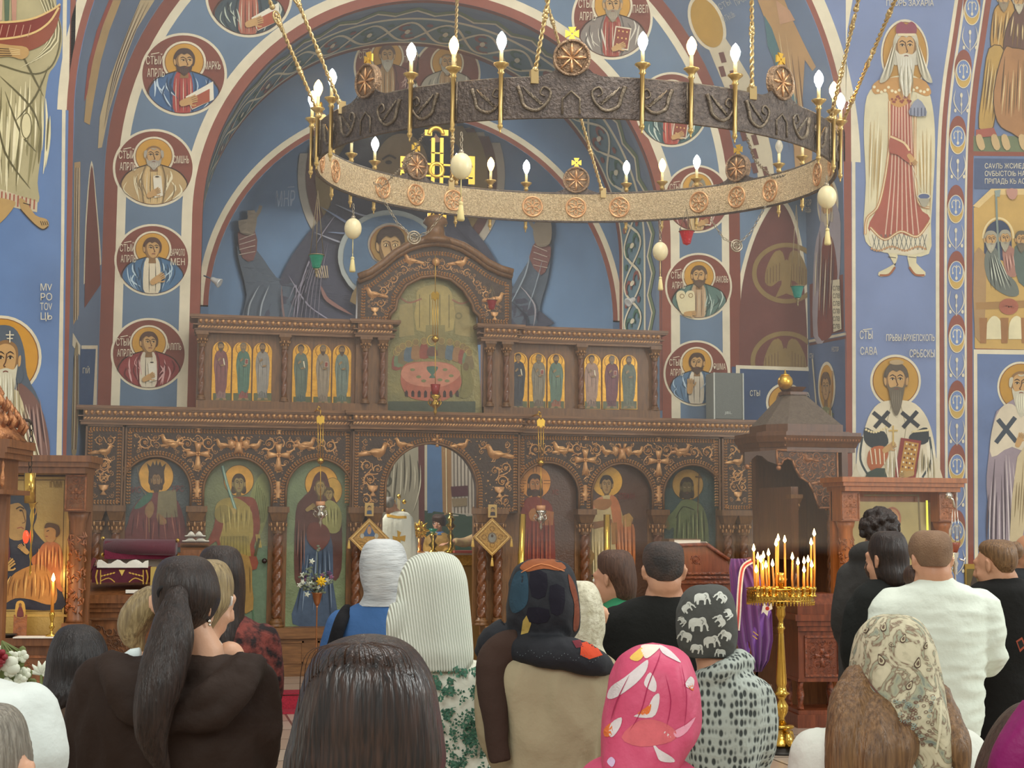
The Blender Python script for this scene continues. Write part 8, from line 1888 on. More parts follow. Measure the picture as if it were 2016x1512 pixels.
def p_blond():
 D = 4.35; e = person(D,372,'person with straight blond hair and white glasses, half hidden behind the ponytail')
 rows = [(1268,355,425,.06),(1282,310,455,.1),(1300,278,474,.12),(1340,262,482,.13),(1420,262,480,.13),(1560,262,480,.13),(1650,270,470,.13)]
 arms = [([(452,1292,-.03),(468,1370,0),(455,1450,.1)],[.056,.046,.04]),([(290,1305,0),(270,1400,0),(290,1470,.1)],[.05,.044,.04])]
 c,T = figure(e,D,(398,1188),rows,SKP,facing=.85,arms=arms,tilt=-.25,head_dd=.03)
 garment('sleeveless_top',e,D,[(1296,330,440,.11),(1312,285,470,.125)]+rows[3:],cloth('pink_print_cloth','#b0707c','#8a8c90',vs=20,var=.5),disp=wob(9,5,.006,2))
 MB().tube([atD(*p,D+d) for p,d in (((412,1250),-.06),((420,1262),-.08),((428,1270),-.07),((415,1284),-.06))],.016,8).build('white_collar',CLOTHW,e)
 MB().tube([atD(*p,D-.1) for p in ((248,1300),(262,1290),(276,1288))],.02,8).build('collar_edge',mat('teal_white_cloth','#c9d6d4',.8),e)
 hair('blond_bob',[(1102,375,425,.04,.02),(1110,355,440,.08,.02),(1130,340,452,.095,.02),(1160,330,456,.1,.02),(1190,322,452,.1,.0),(1215,318,436,.09,-.02),(1240,320,420,.08,-.03)],D,BLD,e,5,.012,freq=34)
 mb = MB(); lock(mb,[(330,1165,0),(292,1185,0),(268,1215,0),(262,1250,0),(280,1285,0)],[.035,.045,.05,.04,.01],D); me = fuse(mb,.006,2,wob(60,5,.005,3)); link('side_hair',me,e,[BLD],True)
 GL = mat('white_spectacle','#d8cfc4',.3); mb = MB(); f = lambda x,y,dd=0: atD(x,y,D+dd)
 mb.tube([f(448,1172,.0),f(456,1176,.0),f(455,1190,0),f(444,1196,0),f(440,1184,0)],.005,6,closed=True); mb.tube([f(450,1173),f(438,1172,-.03),f(424,1172,-.07)],.004,6); mb.build('glasses',GL,e)
p_blond()
def p_redtop():
 D = 5.8; e = person(D,455,'person with long straight dark hair in a dark red patterned cardigan')
 rows = [(1212,420,478,.07),(1228,398,505,.1),(1250,385,528,.13),(1290,377,541,.15),(1350,372,546,.15),(1420,375,540,.15),(1470,385,525,.14),(1540,385,525,.14),(1600,390,520,.14)]
 arms = [([(518,1262,0),(528,1360,0),(505,1440,.15)],[.07,.06,.05]),([(398,1262,0),(390,1360,0),(400,1440,.1)],[.07,.06,.05])]
 figure(e,D,(434,1137),rows,SKP,facing=.1,arms=arms)
 o = garment('patterned_cardigan',e,D,rows,mat('red_black_jacquard','#7c3c34',.95,var=.75,vscale=28,col2='#241a1a',bump=.6,bscale=60),arms,disp=wob(14,8,.008,3,True))
 lower(e,D,400,520,.95,mat('striped_skirt','#dcd8cc',.8,var=.85,vscale=3,col2='#1c1c1e',stretch=(12,12,.3),kind='noise'),'skirt',True)
 hair('long_dark_hair',[(1074,418,448,.03),(1080,404,464,.06),(1095,394,474,.085),(1125,388,480,.1),(1160,388,482,.1),(1200,392,482,.1,-.02),(1240,404,484,.09,-.05),(1280,420,480,.07,-.08),(1320,440,468,.04,-.11)],D,DKB,e,8,.014,freq=38)
p_redtop()
def p_blackhair():
 D = 5.0; e = person(D,150,'person with wavy black hair and plain grey-brown top at the left')
 rows = [(1335,150,205,.07),(1352,112,232,.1),(1378,80,250,.13),(1410,66,258,.14),(1460,62,255,.14),(1560,70,245,.14),(1640,75,240,.13)]
 arms = [([(92,1400,0),(80,1480,0),(95,1560,.15)],[.07,.06,.05]),([(235,1400,0),(240,1480,0),(225,1560,.15)],[.07,.06,.05])]
 figure(e,D,(150,1306),rows,SK,facing=.3,arms=arms,tilt=-.2); garment('plain_top',e,D,rows,cloth('taupe_jersey','#5c4c40','#4c3e34'),arms,disp=wob(8,6,.008,4)); lower(e,D,90,230,.9,cloth('dark_trouser','#2a2826'))
 hair('wavy_black_hair',[(1230,135,168,.03),(1238,120,185,.06),(1258,108,200,.09),(1290,98,210,.11),(1330,93,214,.115),(1360,88,205,.11,-.02),(1385,84,168,.08,-.05),(1400,88,130,.04,-.08)],D,BLK,e,2,.045,freq=16,twist=.4)
 mb = MB(); lock(mb,[(150,1370,-.1),(155,1395,-.12),(140,1405,-.12),(132,1392,-.12),(145,1382,-.12)],[.015,.012,.008,.008,.004],D); mb.build('curled_lock',BLK,e)
p_blackhair()
def p_left_white():
 D = 2.9; e = person(D,-40,'person in a white shirt cut off by the left edge, raising a hand with flowers')
 rows = [(1330,-150,-75,.06),(1345,-170,10,.1),(1362,-160,52,.12),(1400,-175,78,.13),(1450,-180,88,.13),(1520,-180,94,.13),(1700,-170,80,.13)]
 arms = [([(55,1400,0),(82,1500,0),(60,1560,.2)],[.06,.052,.045]),([(-140,1420,0),(-200,1330,.35),(-140,1190,.55),(-112,1200,.6)],[.06,.05,.032,.026],ZV-f0)]
 figure(e,D,(-118,1290),rows,SKP,arms=arms); garment('white_shirt',e,D,rows,cloth('white_cotton','#dfe6e0','#cdd6d0'),[arms[0],([(-140,1420,0),(-200,1330,.35),(-165,1250,.5)],[.065,.058,.05])],disp=wob(7,6,.01,5,True)); lower(e,D,-130,40,.9,cloth('dark_trouser',''))
 hair('short_brown_hair',[(1160,-138,-98,.03),(1175,-168,-68,.08),(1205,-182,-56,.1),(1245,-180,-56,.1),(1280,-166,-70,.08)],D,BRN,e,2,.015)
 b = atD(20,1310,3.3); e2 = empty('bouquet',b,'bunch of white and dark red flowers held up at the left edge','bouquet'); D2 = 3.3; q = lambda x,y,dd=0: atD(x,y,D2)+f0*dd; g = random.Random(5)
 mb = MB()
 for i in range(34): p = q(15+g.uniform(-22,34),1325+g.uniform(-36,40),g.uniform(-.04,.04)); mb.tube([q(4,1262),q(4,1262).lerp(p,.6)+r0*.01,p],.0022,5); mb.ball(p+ZV*.008,(.009,.004,.014),6,4,Matrix.Rotation(g.uniform(0,3),3,'Y'))
 mb.build('stems_and_leaves',mat('leaf_olive','#6a7440',.7),e2)
 WP = mat('white_petals',''); RP = mat('crimson_petals','#8a1c28',.6)
 for i in range(30):
  x,y = 25+g.gauss(0,20),1335+g.gauss(0,22); c = q(x,y,g.uniform(-.05,.02)); m_ = MB(); m_.ball(c,.006,8,5)
  for k in range(5): a = 2*PI*k/5+i; d = rt*cos(a)+up*sin(a); m_.ball(c+d*.008-f0*.003,(.007,.005,.007),8,5)
  m_.build('small_white_bloom',WP,e2)
 for x,y in ((14,1295),(20,1288),(10,1303),(2,1272)):
  c = q(x,y,-.06); m_ = MB()
  for k in range(6): a = 2*PI*k/6; d = rt*cos(a)+up*sin(a); m_.tube([c,c+d*.012-f0*.01,c+d*.014-f0*.02],.006,6,rr=[.004,.008,.003])
  m_.build('crimson_bloom',RP,e2)
 for x,y in ((36,1300),(28,1306),(40,1312)): MB().ball(q(x,y,-.05),(.016,.012,.014),10,6).build('large_white_bloom',WP,e2)
 c3 = atD(82,1328,5.3); e3 = empty('lily',c3,'pale lily bloom beside the black-haired head','flower'); mb = MB()
 for k in range(7): a = PI*(k-.5)/6; mb.tube([c3,c3+(r0*cos(a)+ZV*sin(a))*.03,c3+(r0*cos(a)+ZV*sin(a))*.05],.01,6,rr=[.005,.009,.002])
 mb.build('petals',WP,e3); MB().tube([c3,c3-ZV*.2,c3-ZV*.5+r0*-.05],.006,6).build('stem',mat('leaf_olive',''),e3)
p_left_white()
def p_greyhair():
 D = 2.4; e = person(D,-20,'grey-haired person in the bottom left corner')
 rows = [(1600,-80,20,.06),(1625,-150,90,.1),(1650,-190,140,.12),(1760,-200,150,.13),(1900,-190,140,.13)]
 figure(e,D,(-34,1536),rows,SKP,arms=()); garment('dark_top',e,D,rows,cloth('charcoal_wool','#3a3a3c')); lower(e,D,-130,90,.85,cloth('dark_trouser',''))
 hair('combed_grey_hair',[(1388,-60,-8,.03),(1396,-85,18,.06),(1420,-108,36,.085),(1460,-118,46,.1),(1500,-120,50,.11),(1560,-118,50,.11),(1620,-112,46,.1),(1680,-95,30,.08)],D,GRY,e,1,.03,freq=30,twist=1.2)
p_greyhair()
def p_blue():
 D = 5.8; e = person(D,752,'person in a thin white headscarf and blue top with a black bag strap')
 rows = [(1186,712,802,.07),(1196,690,830,.1),(1212,665,850,.12),(1240,650,862,.14),(1290,640,870,.15),(1400,640,868,.14),(1500,645,862,.14),(1560,645,862,.14)]
 arms = [([(672,1232,0),(648,1330,0),(665,1400,.15)],[.066,.056,.046]),([(845,1232,0),(862,1330,0),(845,1400,.15)],[.066,.056,.046])]
 figure(e,D,(756,1124),rows,SKP,arms=arms,facing=.2); BL = cloth('cobalt_cotton','#446a9c','#3a5c8a'); o = garment('blue_top',e,D,rows,BL,arms,disp=wob(8,6,.007,6)); lower(e,D,670,840,.95,cloth('dark_trouser',''))
 P = [atD(x,y,D+dd) for x,y,dd in ((684,1202,-.0),(672,1222,-.12),(660,1260,-.155),(650,1310,-.17),(660,1400,-.17))]; MB().tube(sm([tuple(p) for p in P],4,False),.026,10).build('bag_strap',cloth('black_strap','#17171a'),e)
 SC = mat('white_gauze','#cfd2d0',.85,var=.6,vscale=7,col2='#a4a8a8',stretch=(1,1,5),bump=.8,bscale=16)
 hair('gauze_headscarf',[(1061,738,768,.03),(1067,724,786,.065),(1082,713,797,.09),(1110,708,803,.105),(1140,710,801,.105),(1165,716,796,.095),(1180,712,800,.085),(1192,704,806,.085)],D,SC,e,4,.018,freq=7,twist=1.6)
p_blue()
def p_knit():
 D = 4.2; e = person(D,870,'person in a ribbed white knit headscarf and white blouse with green flowers')
 rows = [(1300,840,935,.07),(1312,810,962,.1),(1330,785,985,.12),(1365,768,985,.13),(1420,768,975,.13),(1512,772,965,.12),(1620,772,968,.12),(1700,772,968,.13)]
 arms = [([(978,1350,0),(992,1440,0),(985,1560,.05)],[.052,.042,.036]),([(785,1350,0),(772,1440,0),(790,1560,.05)],[.052,.042,.036])]
 figure(e,D,(850,1185),rows,SKP,arms=arms,facing=-.05)
 def puff(mb):
  for x in (985,778): mb.ball(atD(x,1385,D),(.075,.085,.1),20,14)
  mb.ball(atD(982,1430,D),(.062,.07,.045),18,10)
 o = garment('floral_blouse',e,D,rows,cloth('cream_cotton','#dedccb','#cfcfbe'),[([(978,1350,0),(990,1425,0)],[.07,.066])],extra=puff,disp=wob(14,9,.008,7,True)); lower(e,D,790,950,.95,cloth('cream_cotton',''),'skirt',True)
 P = decal(o,CLOTHP); g = random.Random(11); GC = ['#3f6650','#4d7460','#35584a']
 for i in range(230):
  x,y = g.uniform(855,1022),g.uniform(1312,1512)
  if x > 968 and y > 1450: continue
  P.layer = 1; a = g.uniform(0,6.28)
  P.line([(x,y),(x+7*cos(a),y+7*sin(a)),(x+12*cos(a+.5),y+12*sin(a+.5))],1.3,GC[i % 3],smooth=2)
  for k in range(3): b = a+.6*(k-1)*2; P.poly([(x+3*cos(b),y+3*sin(b)),(x+6*cos(b+.5),y+6*sin(b+.5)),(x+9*cos(b),y+9*sin(b)),(x+6*cos(b-.5),y+6*sin(b-.5))],GC[(i+k) % 3])
  if i % 3 == 0:
   for k in range(5): P.ell(x+4*cos(k*1.26),y+4*sin(k*1.26),2.6,2.6,GC[k % 3],7)
 P.line([(974,1420),(996,1424),(1018,1412)],2,'#35584a'); P.line([(972,1446),(996,1452),(1016,1440)],2,'#35584a')
 for i in range(5): P.ell(978+i*8,1434-abs(i-2)*1.5,3,4,'#3f6650',8)
 P.build('flower_print',CLOTHP,o)
 RIB = mat('ribbed_knit','#dfe3d3',.95,bump=0)
 def rib():
  N,L = nt(RIB); tc = N.new('ShaderNodeTexCoord'); mp = N.new('ShaderNodeMapping'); mp.inputs['Rotation'].default_value = (0,.12,0); wv = N.new('ShaderNodeTexWave'); wv.inputs['Scale'].default_value = 42; wv.inputs['Distortion'].default_value = .6; L.new(tc.outputs['Object'],mp.inputs[0]); L.new(mp.outputs[0],wv.inputs[0]); bp = N.new('ShaderNodeBump'); bp.inputs['Strength'].default_value = .9; bp.inputs['Distance'].default_value = .004; L.new(wv.outputs['Fac'],bp.inputs['Height']); L.new(bp.outputs[0],N['Principled BSDF'].inputs['Normal'])
  cr = N.new('ShaderNodeValToRGB'); cr.color_ramp.elements[0].color = (*hx('#b9beac'),1); cr.color_ramp.elements[1].color = (*hx('#e4e8d8'),1); cr.color_ramp.elements[1].position = .5; L.new(wv.outputs['Fac'],cr.inputs[0]); L.new(cr.outputs[0],N['Principled BSDF'].inputs['Base Color'])
 rib()
 mb = MB()
 def fold(a,t): return .05*t*cos(3*a+1.2)+.03*t*noise.noise(Vector((cos(a)*2,sin(a)*2,t*3)))
 ringloft(mb,dense([(1087,840,875,.03),(1093,818,893,.06),(1106,800,906,.09),(1135,786,918,.11),(1170,781,923,.12),(1210,776,927,.12,-.01),(1250,772,930,.12,-.02),(1280,776,931,.12,-.03),(1303,800,930,.115,-.03),(1314,812,928,.115,-.03)],5),D,90,fold,ex=2.2)
 lock(mb,[(800,1200,-.06),(785,1235,-.08),(768,1268,-.08)],[.05,.04,.012],D)
 me = fuse(mb,.006,5,None); link('knit_headscarf',me,e,[RIB],True)
p_knit()
def p_foreground():
 D = 2.4; e = person(D,720,'person with glossy dark brown hair filling the lower middle foreground')
 rows = [(1520,660,780,.06),(1550,600,860,.1),(1580,545,900,.12),(1650,520,915,.13),(1800,520,910,.13),(2000,530,900,.13)]
 figure(e,D,(720,1408),rows,SKP,arms=()); garment('dark_top',e,D,rows,cloth('charcoal_wool','')); lower(e,D,590,850,.9,cloth('dark_trouser',''))
 H = mat('auburn_black_hair','#2f221c',.33,spec=.6); N,L = nt(H); tc = N.new('ShaderNodeTexCoord'); mp = N.new('ShaderNodeMapping'); mp.inputs['Scale'].default_value = (5,5,.35); n1 = N.new('ShaderNodeTexNoise'); n1.inputs['Scale'].default_value = 30; L.new(tc.outputs['Object'],mp.inputs[0]); L.new(mp.outputs[0],n1.inputs['Vector'])
 cr = N.new('ShaderNodeValToRGB'); cr.color_ramp.elements[0].color = (*hx('#140f0d'),1); cr.color_ramp.elements[0].position = .35; cr.color_ramp.elements[1].color = (*hx('#3e291e'),1); cr.color_ramp.elements[1].position = .75; L.new(n1.outputs['Fac'],cr.inputs[0]); L.new(cr.outputs[0],N['Principled BSDF'].inputs['Base Color'])
 bp = N.new('ShaderNodeBump'); bp.inputs['Strength'].default_value = .5; bp.inputs['Distance'].default_value = .006; L.new(n1.outputs['Fac'],bp.inputs['Height']); L.new(bp.outputs[0],N['Principled BSDF'].inputs['Normal'])
 hair('glossy_hair',[(1250,700,752,.02),(1258,668,785,.05),(1275,635,812,.085),(1305,612,836,.105),(1345,597,855,.115),(1400,583,866,.12),(1450,572,874,.12),(1490,562,878,.12),(1530,560,872,.115),(1580,570,862,.1)],D,H,e,6,.022,seg=200,freq=30)
 g = random.Random(9); mb = MB()
 for i in range(26):
  a = g.uniform(-1.2,1.2); x0 = 722+20*a; pts = []
  for t in (0,.2,.45,.75,1): x = x0+(a/1.5)*(95 if t > .2 else 95*t/.2*.8)*(1 if t > .2 else 1)+(a/1.5)*40*t; y = 1256+t*t*170+40*t*(1-cos(a)); pts.append(atD(x,y,D)-f0*(.06+.07*sin(PI*min(1,t+.25))*cos(a*.9)))
  mb.tube(sm([tuple(p) for p in pts],3,False),.0007,4)
 mb.build('loose_strands',BRN,e)
 MB().tube([atD(741,1488,D)-f0*.13,atD(748,1498,D)-f0*.13,atD(753,1502,D)-f0*.13],.0022,6).build('hair_clip',SILVER,e)
p_foreground()
def p_darkscarf():
 D = 3.95; e = person(D,1085,'person in a dark multicoloured headscarf and plain beige top')
 rows = [(1270,1020,1120,.07),(1290,985,1165,.1),(1312,968,1190,.12),(1350,965,1198,.13),(1400,975,1196,.13),(1450,985,1186,.13),(1512,988,1172,.12),(1600,988,1175,.12),(1700,985,1178,.13)]
 arms = [([(982,1330,0),(975,1430,0),(1005,1530,.1)],[.058,.05,.042]),([(1180,1330,0),(1185,1430,0),(1160,1530,.1)],[.058,.05,.042])]
 figure(e,D,(1068,1198),rows,SK,arms=arms); garment('beige_top',e,D,rows,cloth('beige_jersey','#a89c7e','#988c70',),arms,disp=wob(9,5,.016,8,True)); lower(e,D,1000,1165,.9,cloth('dark_trouser',''))
 def vest(mb):
  for P,rr_ in (([(1030,1262,-.06),(985,1285,-.05),(968,1330,-.07),(972,1400,-.1),(985,1500,-.11)],[.04,.05,.045,.035,.03]),): lock(mb,P,rr_,D,n=14)
 mb = MB(); vest(mb); link('brown_vest_edge',fuse(mb,.008,4,wob(12,12,.006,4)),e,[cloth('brown_suede','#43322a')],True)
 mb = MB(); DS = mat('dark_scarf','#1f2228',.8,var=.5,vscale=6,col2='#14161c',bump=.3,bscale=40)
 def fold(a,t): return .03*noise.noise(Vector((cos(a)*3,sin(a)*3,t*2)))
 ringloft(mb,dense([(1102,1045,1092,.03),(1108,1026,1112,.065),(1124,1011,1127,.09),(1155,1002,1136,.11),(1200,998,1141,.12),(1235,1000,1140,.11),(1258,1010,1128,.1),(1275,1010,1140,.1)],5),D,80,fold)
 lock(mb,[(1010,1272,-.03),(1060,1282,-.11),(1120,1288,-.12),(1175,1306,-.1),(1200,1318,-.04)],[.045,.04,.045,.035,.015],D,n=14); lock(mb,[(1002,1250,0),(970,1268,.0),(945,1290,.02)],[.05,.045,.02],D)
 o = link('patterned_headscarf',fuse(mb,.006,3,wob(16,14,.006,5,True)),e,[DS],True)
 P = decal(o,CLOTHP)
 P.poly([(1024,1118),(1040,1104),(1070,1100),(1098,1104),(1114,1118),(1100,1124),(1070,1120),(1040,1126)],'#8f5230',3); P.poly([(1003,1180),(1010,1140),(1022,1124),(1038,1130),(1040,1180),(1028,1200),(1010,1206)],'#2c4452',3); P.poly([(1118,1130),(1132,1155),(1140,1200),(1138,1236),(1128,1240),(1130,1190),(1122,1160)],'#7c4430',3)
 P.poly([(1030,1222),(1042,1204),(1046,1228),(1040,1246),(1026,1250)],'#a8904c'); P.poly([(1144,1266),(1166,1262),(1186,1290),(1160,1298),(1142,1290)],'#c84a2c'); P.poly([(1126,1262),(1142,1260),(1148,1274),(1134,1276)],'#6c2c34'); P.up()
 for x,y,w_,h_ in ((1060,1150,16,24),(1096,1180,14,26),(1060,1210,20,14)): P.poly([(x-w_,y-h_),(x+w_,y-h_+4),(x+w_-3,y+h_),(x-w_+3,y+h_)],'#1a1822',2)
 for k in range(30): P.ell(1020+k*5.4,1284+6*sin(k)+k*.5,1,1,'#5c6468',5)
 P.line([(1028,1128),(1066,1112),(1110,1126)],1.5,'#c07a4c',smooth=3); P.build('coloured_patches',CLOTHP,o)
p_darkscarf()
def p_lace():
 D = 5.5; e = person(D,1160,'person in a cream lace headscarf, mostly hidden behind the dark headscarf')
 rows = [(1285,1128,1180,.06),(1298,1100,1205,.1),(1320,1085,1222,.12),(1400,1080,1228,.13),(1540,1080,1225,.13),(1620,1085,1220,.13)]
 figure(e,D,(1149,1212),rows,SKP); garment('cream_top',e,D,rows,cloth('cream_cotton',''),disp=wob(9,9,.006,3)); lower(e,D,1095,1210,.95,cloth('dark_trouser',''))
 hair('lace_headscarf',[(1144,1130,1158,.03),(1150,1120,1170,.06),(1170,1112,1181,.09),(1205,1108,1189,.1),(1240,1108,1191,.1),(1268,1114,1186,.09),(1290,1112,1196,.09)],D,mat('cream_lace','#d8d4bc',.9,var=.6,vscale=22,col2='#b4ae92',bump=1.6,bscale=40),e,2,.05,freq=8)
p_lace()
def p_green():
 D = 6.9; e = person(D,1222,'person with brown bobbed hair in a green top turning left')
 rows = [(1172,1205,1245,.06),(1182,1195,1262,.09),(1196,1182,1278,.12),(1230,1176,1290,.13),(1300,1175,1290,.13),(1500,1175,1290,.13)]
 c,T = figure(e,D,(1206,1142),rows,SK,facing=-1.0,tilt=-.1,neck_dx=-4); face_marks(c,T,1,e); garment('green_top',e,D,rows,cloth('emerald_cotton','#3f9468','#2f7a54'),disp=wob(9,8,.006,3)); lower(e,D,1185,1280,1.0,cloth('dark_trouser',''))
 hair('brown_bob',[(1082,1196,1226,.03),(1087,1184,1238,.06),(1100,1176,1247,.085),(1125,1180,1252,.095),(1150,1198,1254,.09,.0),(1172,1206,1252,.08),(1188,1214,1248,.06)],D,hmat('chestnut_hair','#5c4030','#38241a',.55),e,3,.012)
p_green()
def p_blacktee():
 D = 6.0; e = person(D,1305,'broad person with thinning dark hair in a black T-shirt')
 rows = [(1172,1272,1344,.075),(1182,1240,1372,.1),(1196,1215,1392,.12),(1225,1198,1408,.14),(1290,1190,1415,.15),(1400,1195,1410,.15),(1500,1205,1400,.14),(1560,1205,1400,.14)]
 arms = [([(1215,1230,0),(1195,1330,0),(1210,1400,.2)],[.078,.064,.05]),([(1392,1230,0),(1408,1330,0),(1395,1400,.2)],[.078,.064,.05])]
 figure(e,D,(1307,1127),rows,SK,arms=arms,neck_r=.066,hs=1.0); garment('black_tshirt',e,D,rows,cloth('black_jersey','#1d1e1c','#151614'),arms,disp=wob(7,6,.008,9)); lower(e,D,1225,1380,.95,cloth('dark_trouser',''))
 hair('short_dark_hair',[(1066,1290,1324,.03),(1070,1278,1336,.06),(1080,1269,1344,.085),(1098,1265,1347,.1),(1115,1267,1346,.1,-.002),(1130,1272,1342,.092,-.008),(1142,1283,1330,.07,-.02)],D,mat('thinning_hair','#2e2a28',.7,var=.7,vscale=16,col2='#4c3c34',bump=.7,bscale=120),e,1,.01)
p_blacktee()
def p_elephant():
 D = 4.8; e = person(D,1405,'person in a grey headscarf printed with elephants and loose grey knit top')
 rows = [(1320,1385,1470,.08),(1334,1366,1490,.11),(1356,1350,1504,.13),(1400,1345,1508,.14),(1450,1346,1502,.14),(1512,1345,1492,.14),(1620,1345,1492,.14),(1680,1350,1490,.14)]
 arms = [([(1365,1375,0),(1355,1470,0),(1380,1550,.15)],[.066,.056,.046]),([(1488,1375,0),(1496,1470,0),(1475,1550,.15)],[.066,.056,.046])]
 figure(e,D,(1393,1228),[(1288,1378,1436,.055),(1300,1368,1455,.08),(1314,1364,1475,.1)]+rows[1:],SK,arms=arms,facing=-.1)
 KN = mat('grey_knit','#8f9890',.95,bump=0,var=0); N,L = nt(KN); tc = N.new('ShaderNodeTexCoord'); mp = N.new('ShaderNodeMapping'); mp.inputs['Scale'].default_value = (1,1,.55); v = N.new('ShaderNodeTexVoronoi'); v.inputs['Scale'].default_value = 62; v.inputs['Randomness'].default_value = .35; L.new(tc.outputs['Object'],mp.inputs[0]); L.new(mp.outputs[0],v.inputs['Vector'])
 cr = N.new('ShaderNodeValToRGB'); cr.color_ramp.elements[0].color = (*hx('#3c4240'),1); cr.color_ramp.elements[0].position = .3; cr.color_ramp.elements[1].color = (*hx('#a9b1a8'),1); cr.color_ramp.elements[1].position = .5; L.new(v.outputs['Distance'],cr.inputs[0]); L.new(cr.outputs[0],N['Principled BSDF'].inputs['Base Color'])
 bp = N.new('ShaderNodeBump'); bp.inputs['Strength'].default_value = .8; bp.inputs['Distance'].default_value = .006; L.new(v.outputs['Distance'],bp.inputs['Height']); L.new(bp.outputs[0],N['Principled BSDF'].inputs['Normal'])
 def sh(mb): lock(mb,[(1372,1340,-.02),(1400,1330,-.1),(1430,1315,-.1),(1452,1298,-.03),(1470,1310,0)],[.03,.03,.03,.035,.04],D)
 garment('knit_top',e,D,rows,KN,arms,extra=sh,disp=wob(8,5,.012,4,True)); lower(e,D,1360,1480,.9,cloth('dark_trouser',''))
 mb = MB(); DS = mat('dark_grey_scarf','#4a4c48',.85,bump=.3,bscale=40)
 def fold(a,t): return .03*t*sin(5*a)+.03*noise.noise(Vector((cos(a)*3,sin(a)*3,t*2)))
 ringloft(mb,dense([(1151,1378,1412,.03),(1156,1362,1428,.06),(1170,1346,1440,.09),(1195,1336,1447,.105),(1225,1332,1451,.11),(1255,1333,1451,.1),(1275,1338,1448,.09),(1292,1348,1440,.08)],5),D,80,fold)
 o = link('elephant_headscarf',fuse(mb,.006,3,wob(16,14,.005,2,True)),e,[DS],True); P = decal(o,CLOTHP)
 def ele(x,y,s,rot=0,f=1):
  ca,sa = cos(rot),sin(rot); q = lambda u,v: (x+(u*f*ca-v*sa)*s,y+(u*f*sa+v*ca)*s)
  P.poly([q(*p) for p in sm([(-1,.1),(-.9,-.4),(-.4,-.65),(.1,-.6),(.5,-.75),(.85,-.55),(.95,-.1),(1.15,.3),(1.1,.65),(1.25,.7),(1.0,.8),(.9,.4),(.75,.1),(.55,.2),(.5,.8),(.25,.8),(.25,.3),(-.35,.3),(-.4,.8),(-.68,.8),(-.75,.3),(-.95,.6)],2)],'#c9ccc2'); P.up(); P.line([q(.35,-.45),q(.6,-.3),(q(.45,.05))],.07*s,'#7c7e78',smooth=2); P.layer -= 1
 for a in ((1382,1178,15,0,1),(1420,1176,12,.6,-1),(1354,1196,12,-.6,1),(1374,1228,18,0,1),(1418,1222,12,.9,-1),(1434,1208,10,1.2,1),(1350,1252,13,.3,-1),(1400,1262,15,-.1,1),(1428,1250,12,.4,-1),(1372,1276,12,.2,1),(1418,1284,10,0,-1),(1344,1222,9,1,1)): ele(*a)
 P.build('elephant_print',CLOTHP,o)
p_elephant()
def p_pink():
 D = 3.4; e = person(D,1270,'person in a bright pink headscarf with white petal print, low in the foreground')
 rows = [(1480,1225,1310,.07),(1500,1170,1350,.1),(1530,1140,1385,.12),(1600,1130,1395,.13),(1750,1135,1390,.13),(1850,1140,1385,.13)]
 figure(e,D,(1278,1382),rows,SK,tilt=-.1); garment('pink_top',e,D,rows,cloth('coral_cotton','#d8587a'),disp=wob(9,9,.006,3)); lower(e,D,1160,1370,.85,cloth('dark_trouser',''))
 mb = MB(); PK = mat('pink_satin','#cc4468',.55,var=.5,vscale=7,col2='#d65a7c',bump=1.6,bscale=8)
 def fold(a,t): return .035*t*sin(4*a+.6)+.03*noise.noise(Vector((cos(a)*2.4,sin(a)*2.4,t*2)))
 ringloft(mb,dense([(1269,1262,1308,.03),(1277,1240,1333,.06),(1295,1218,1354,.09),(1330,1204,1369,.115),(1370,1196,1376,.125),(1410,1189,1380,.125),(1440,1186,1376,.12,-.01),(1470,1184,1356,.115,-.02),(1512,1182,1332,.11,-.03),(1560,1182,1320,.1,-.03)],5),D,90,fold)
 o = link('pink_headscarf',fuse(mb,.006,3,wob(10,5,.008,3,True)),e,[PK],True); P = decal(o,CLOTHP); W2,OR = '#ded3d2','#e0763c'
 for pts,c in (([(1196,1372),(1204,1352),(1230,1334),(1262,1308),(1276,1300),(1272,1322),(1252,1346),(1222,1368),(1205,1376)],W2),([(1240,1296),(1254,1282),(1264,1276),(1268,1290),(1256,1302)],'#e8c060'),([(1262,1272),(1290,1270),(1300,1274),(1284,1290),(1270,1296)],'#e8dccc'),([(1298,1270),(1320,1282),(1340,1304),(1328,1300),(1304,1286)],W2),
 ([(1268,1344),(1280,1324),(1292,1344),(1290,1362),(1276,1356)],W2),([(1248,1410),(1272,1398),(1286,1372),(1298,1366),(1296,1392),(1284,1412)],W2),([(1256,1404),(1270,1394),(1282,1386),(1278,1404),(1264,1408)],OR),([(1348,1346),(1358,1332),(1366,1340),(1362,1356),(1350,1352)],W2),([(1354,1352),(1362,1346),(1364,1360)],OR),
 ([(1204,1424),(1224,1412),(1222,1430),(1208,1450),(1200,1446)],W2),([(1190,1436),(1204,1424),(1206,1446),(1192,1450)],OR),([(1284,1460),(1296,1474),(1322,1490),(1326,1500),(1300,1498),(1292,1484)],W2),([(1196,1500),(1204,1490),(1212,1498),(1206,1510)],'#dcc0e0'),([(1288,1430),(1310,1440),(1320,1452),(1300,1444)],W2),([(1326,1440),(1350,1426),(1368,1412),(1352,1440),(1332,1452)],'#e8a0b4'),([(1224,1452),(1260,1418),(1300,1420),(1330,1440),(1320,1460),(1262,1470)],'#d66a70')): P.poly(pts,c,3)
 P.up()
 for pts in ([(1300,1284),(1296,1300),(1276,1350),(1262,1400),(1240,1440)],[(1340,1310),(1350,1370),(1346,1430)],[(1240,1330),(1216,1380),(1204,1420)],[(1310,1330),(1320,1380),(1312,1430)]): P.line(pts,2,'#a82c54',smooth=4,taper=True)
 P.build('petal_print',CLOTHP,o)
p_pink()
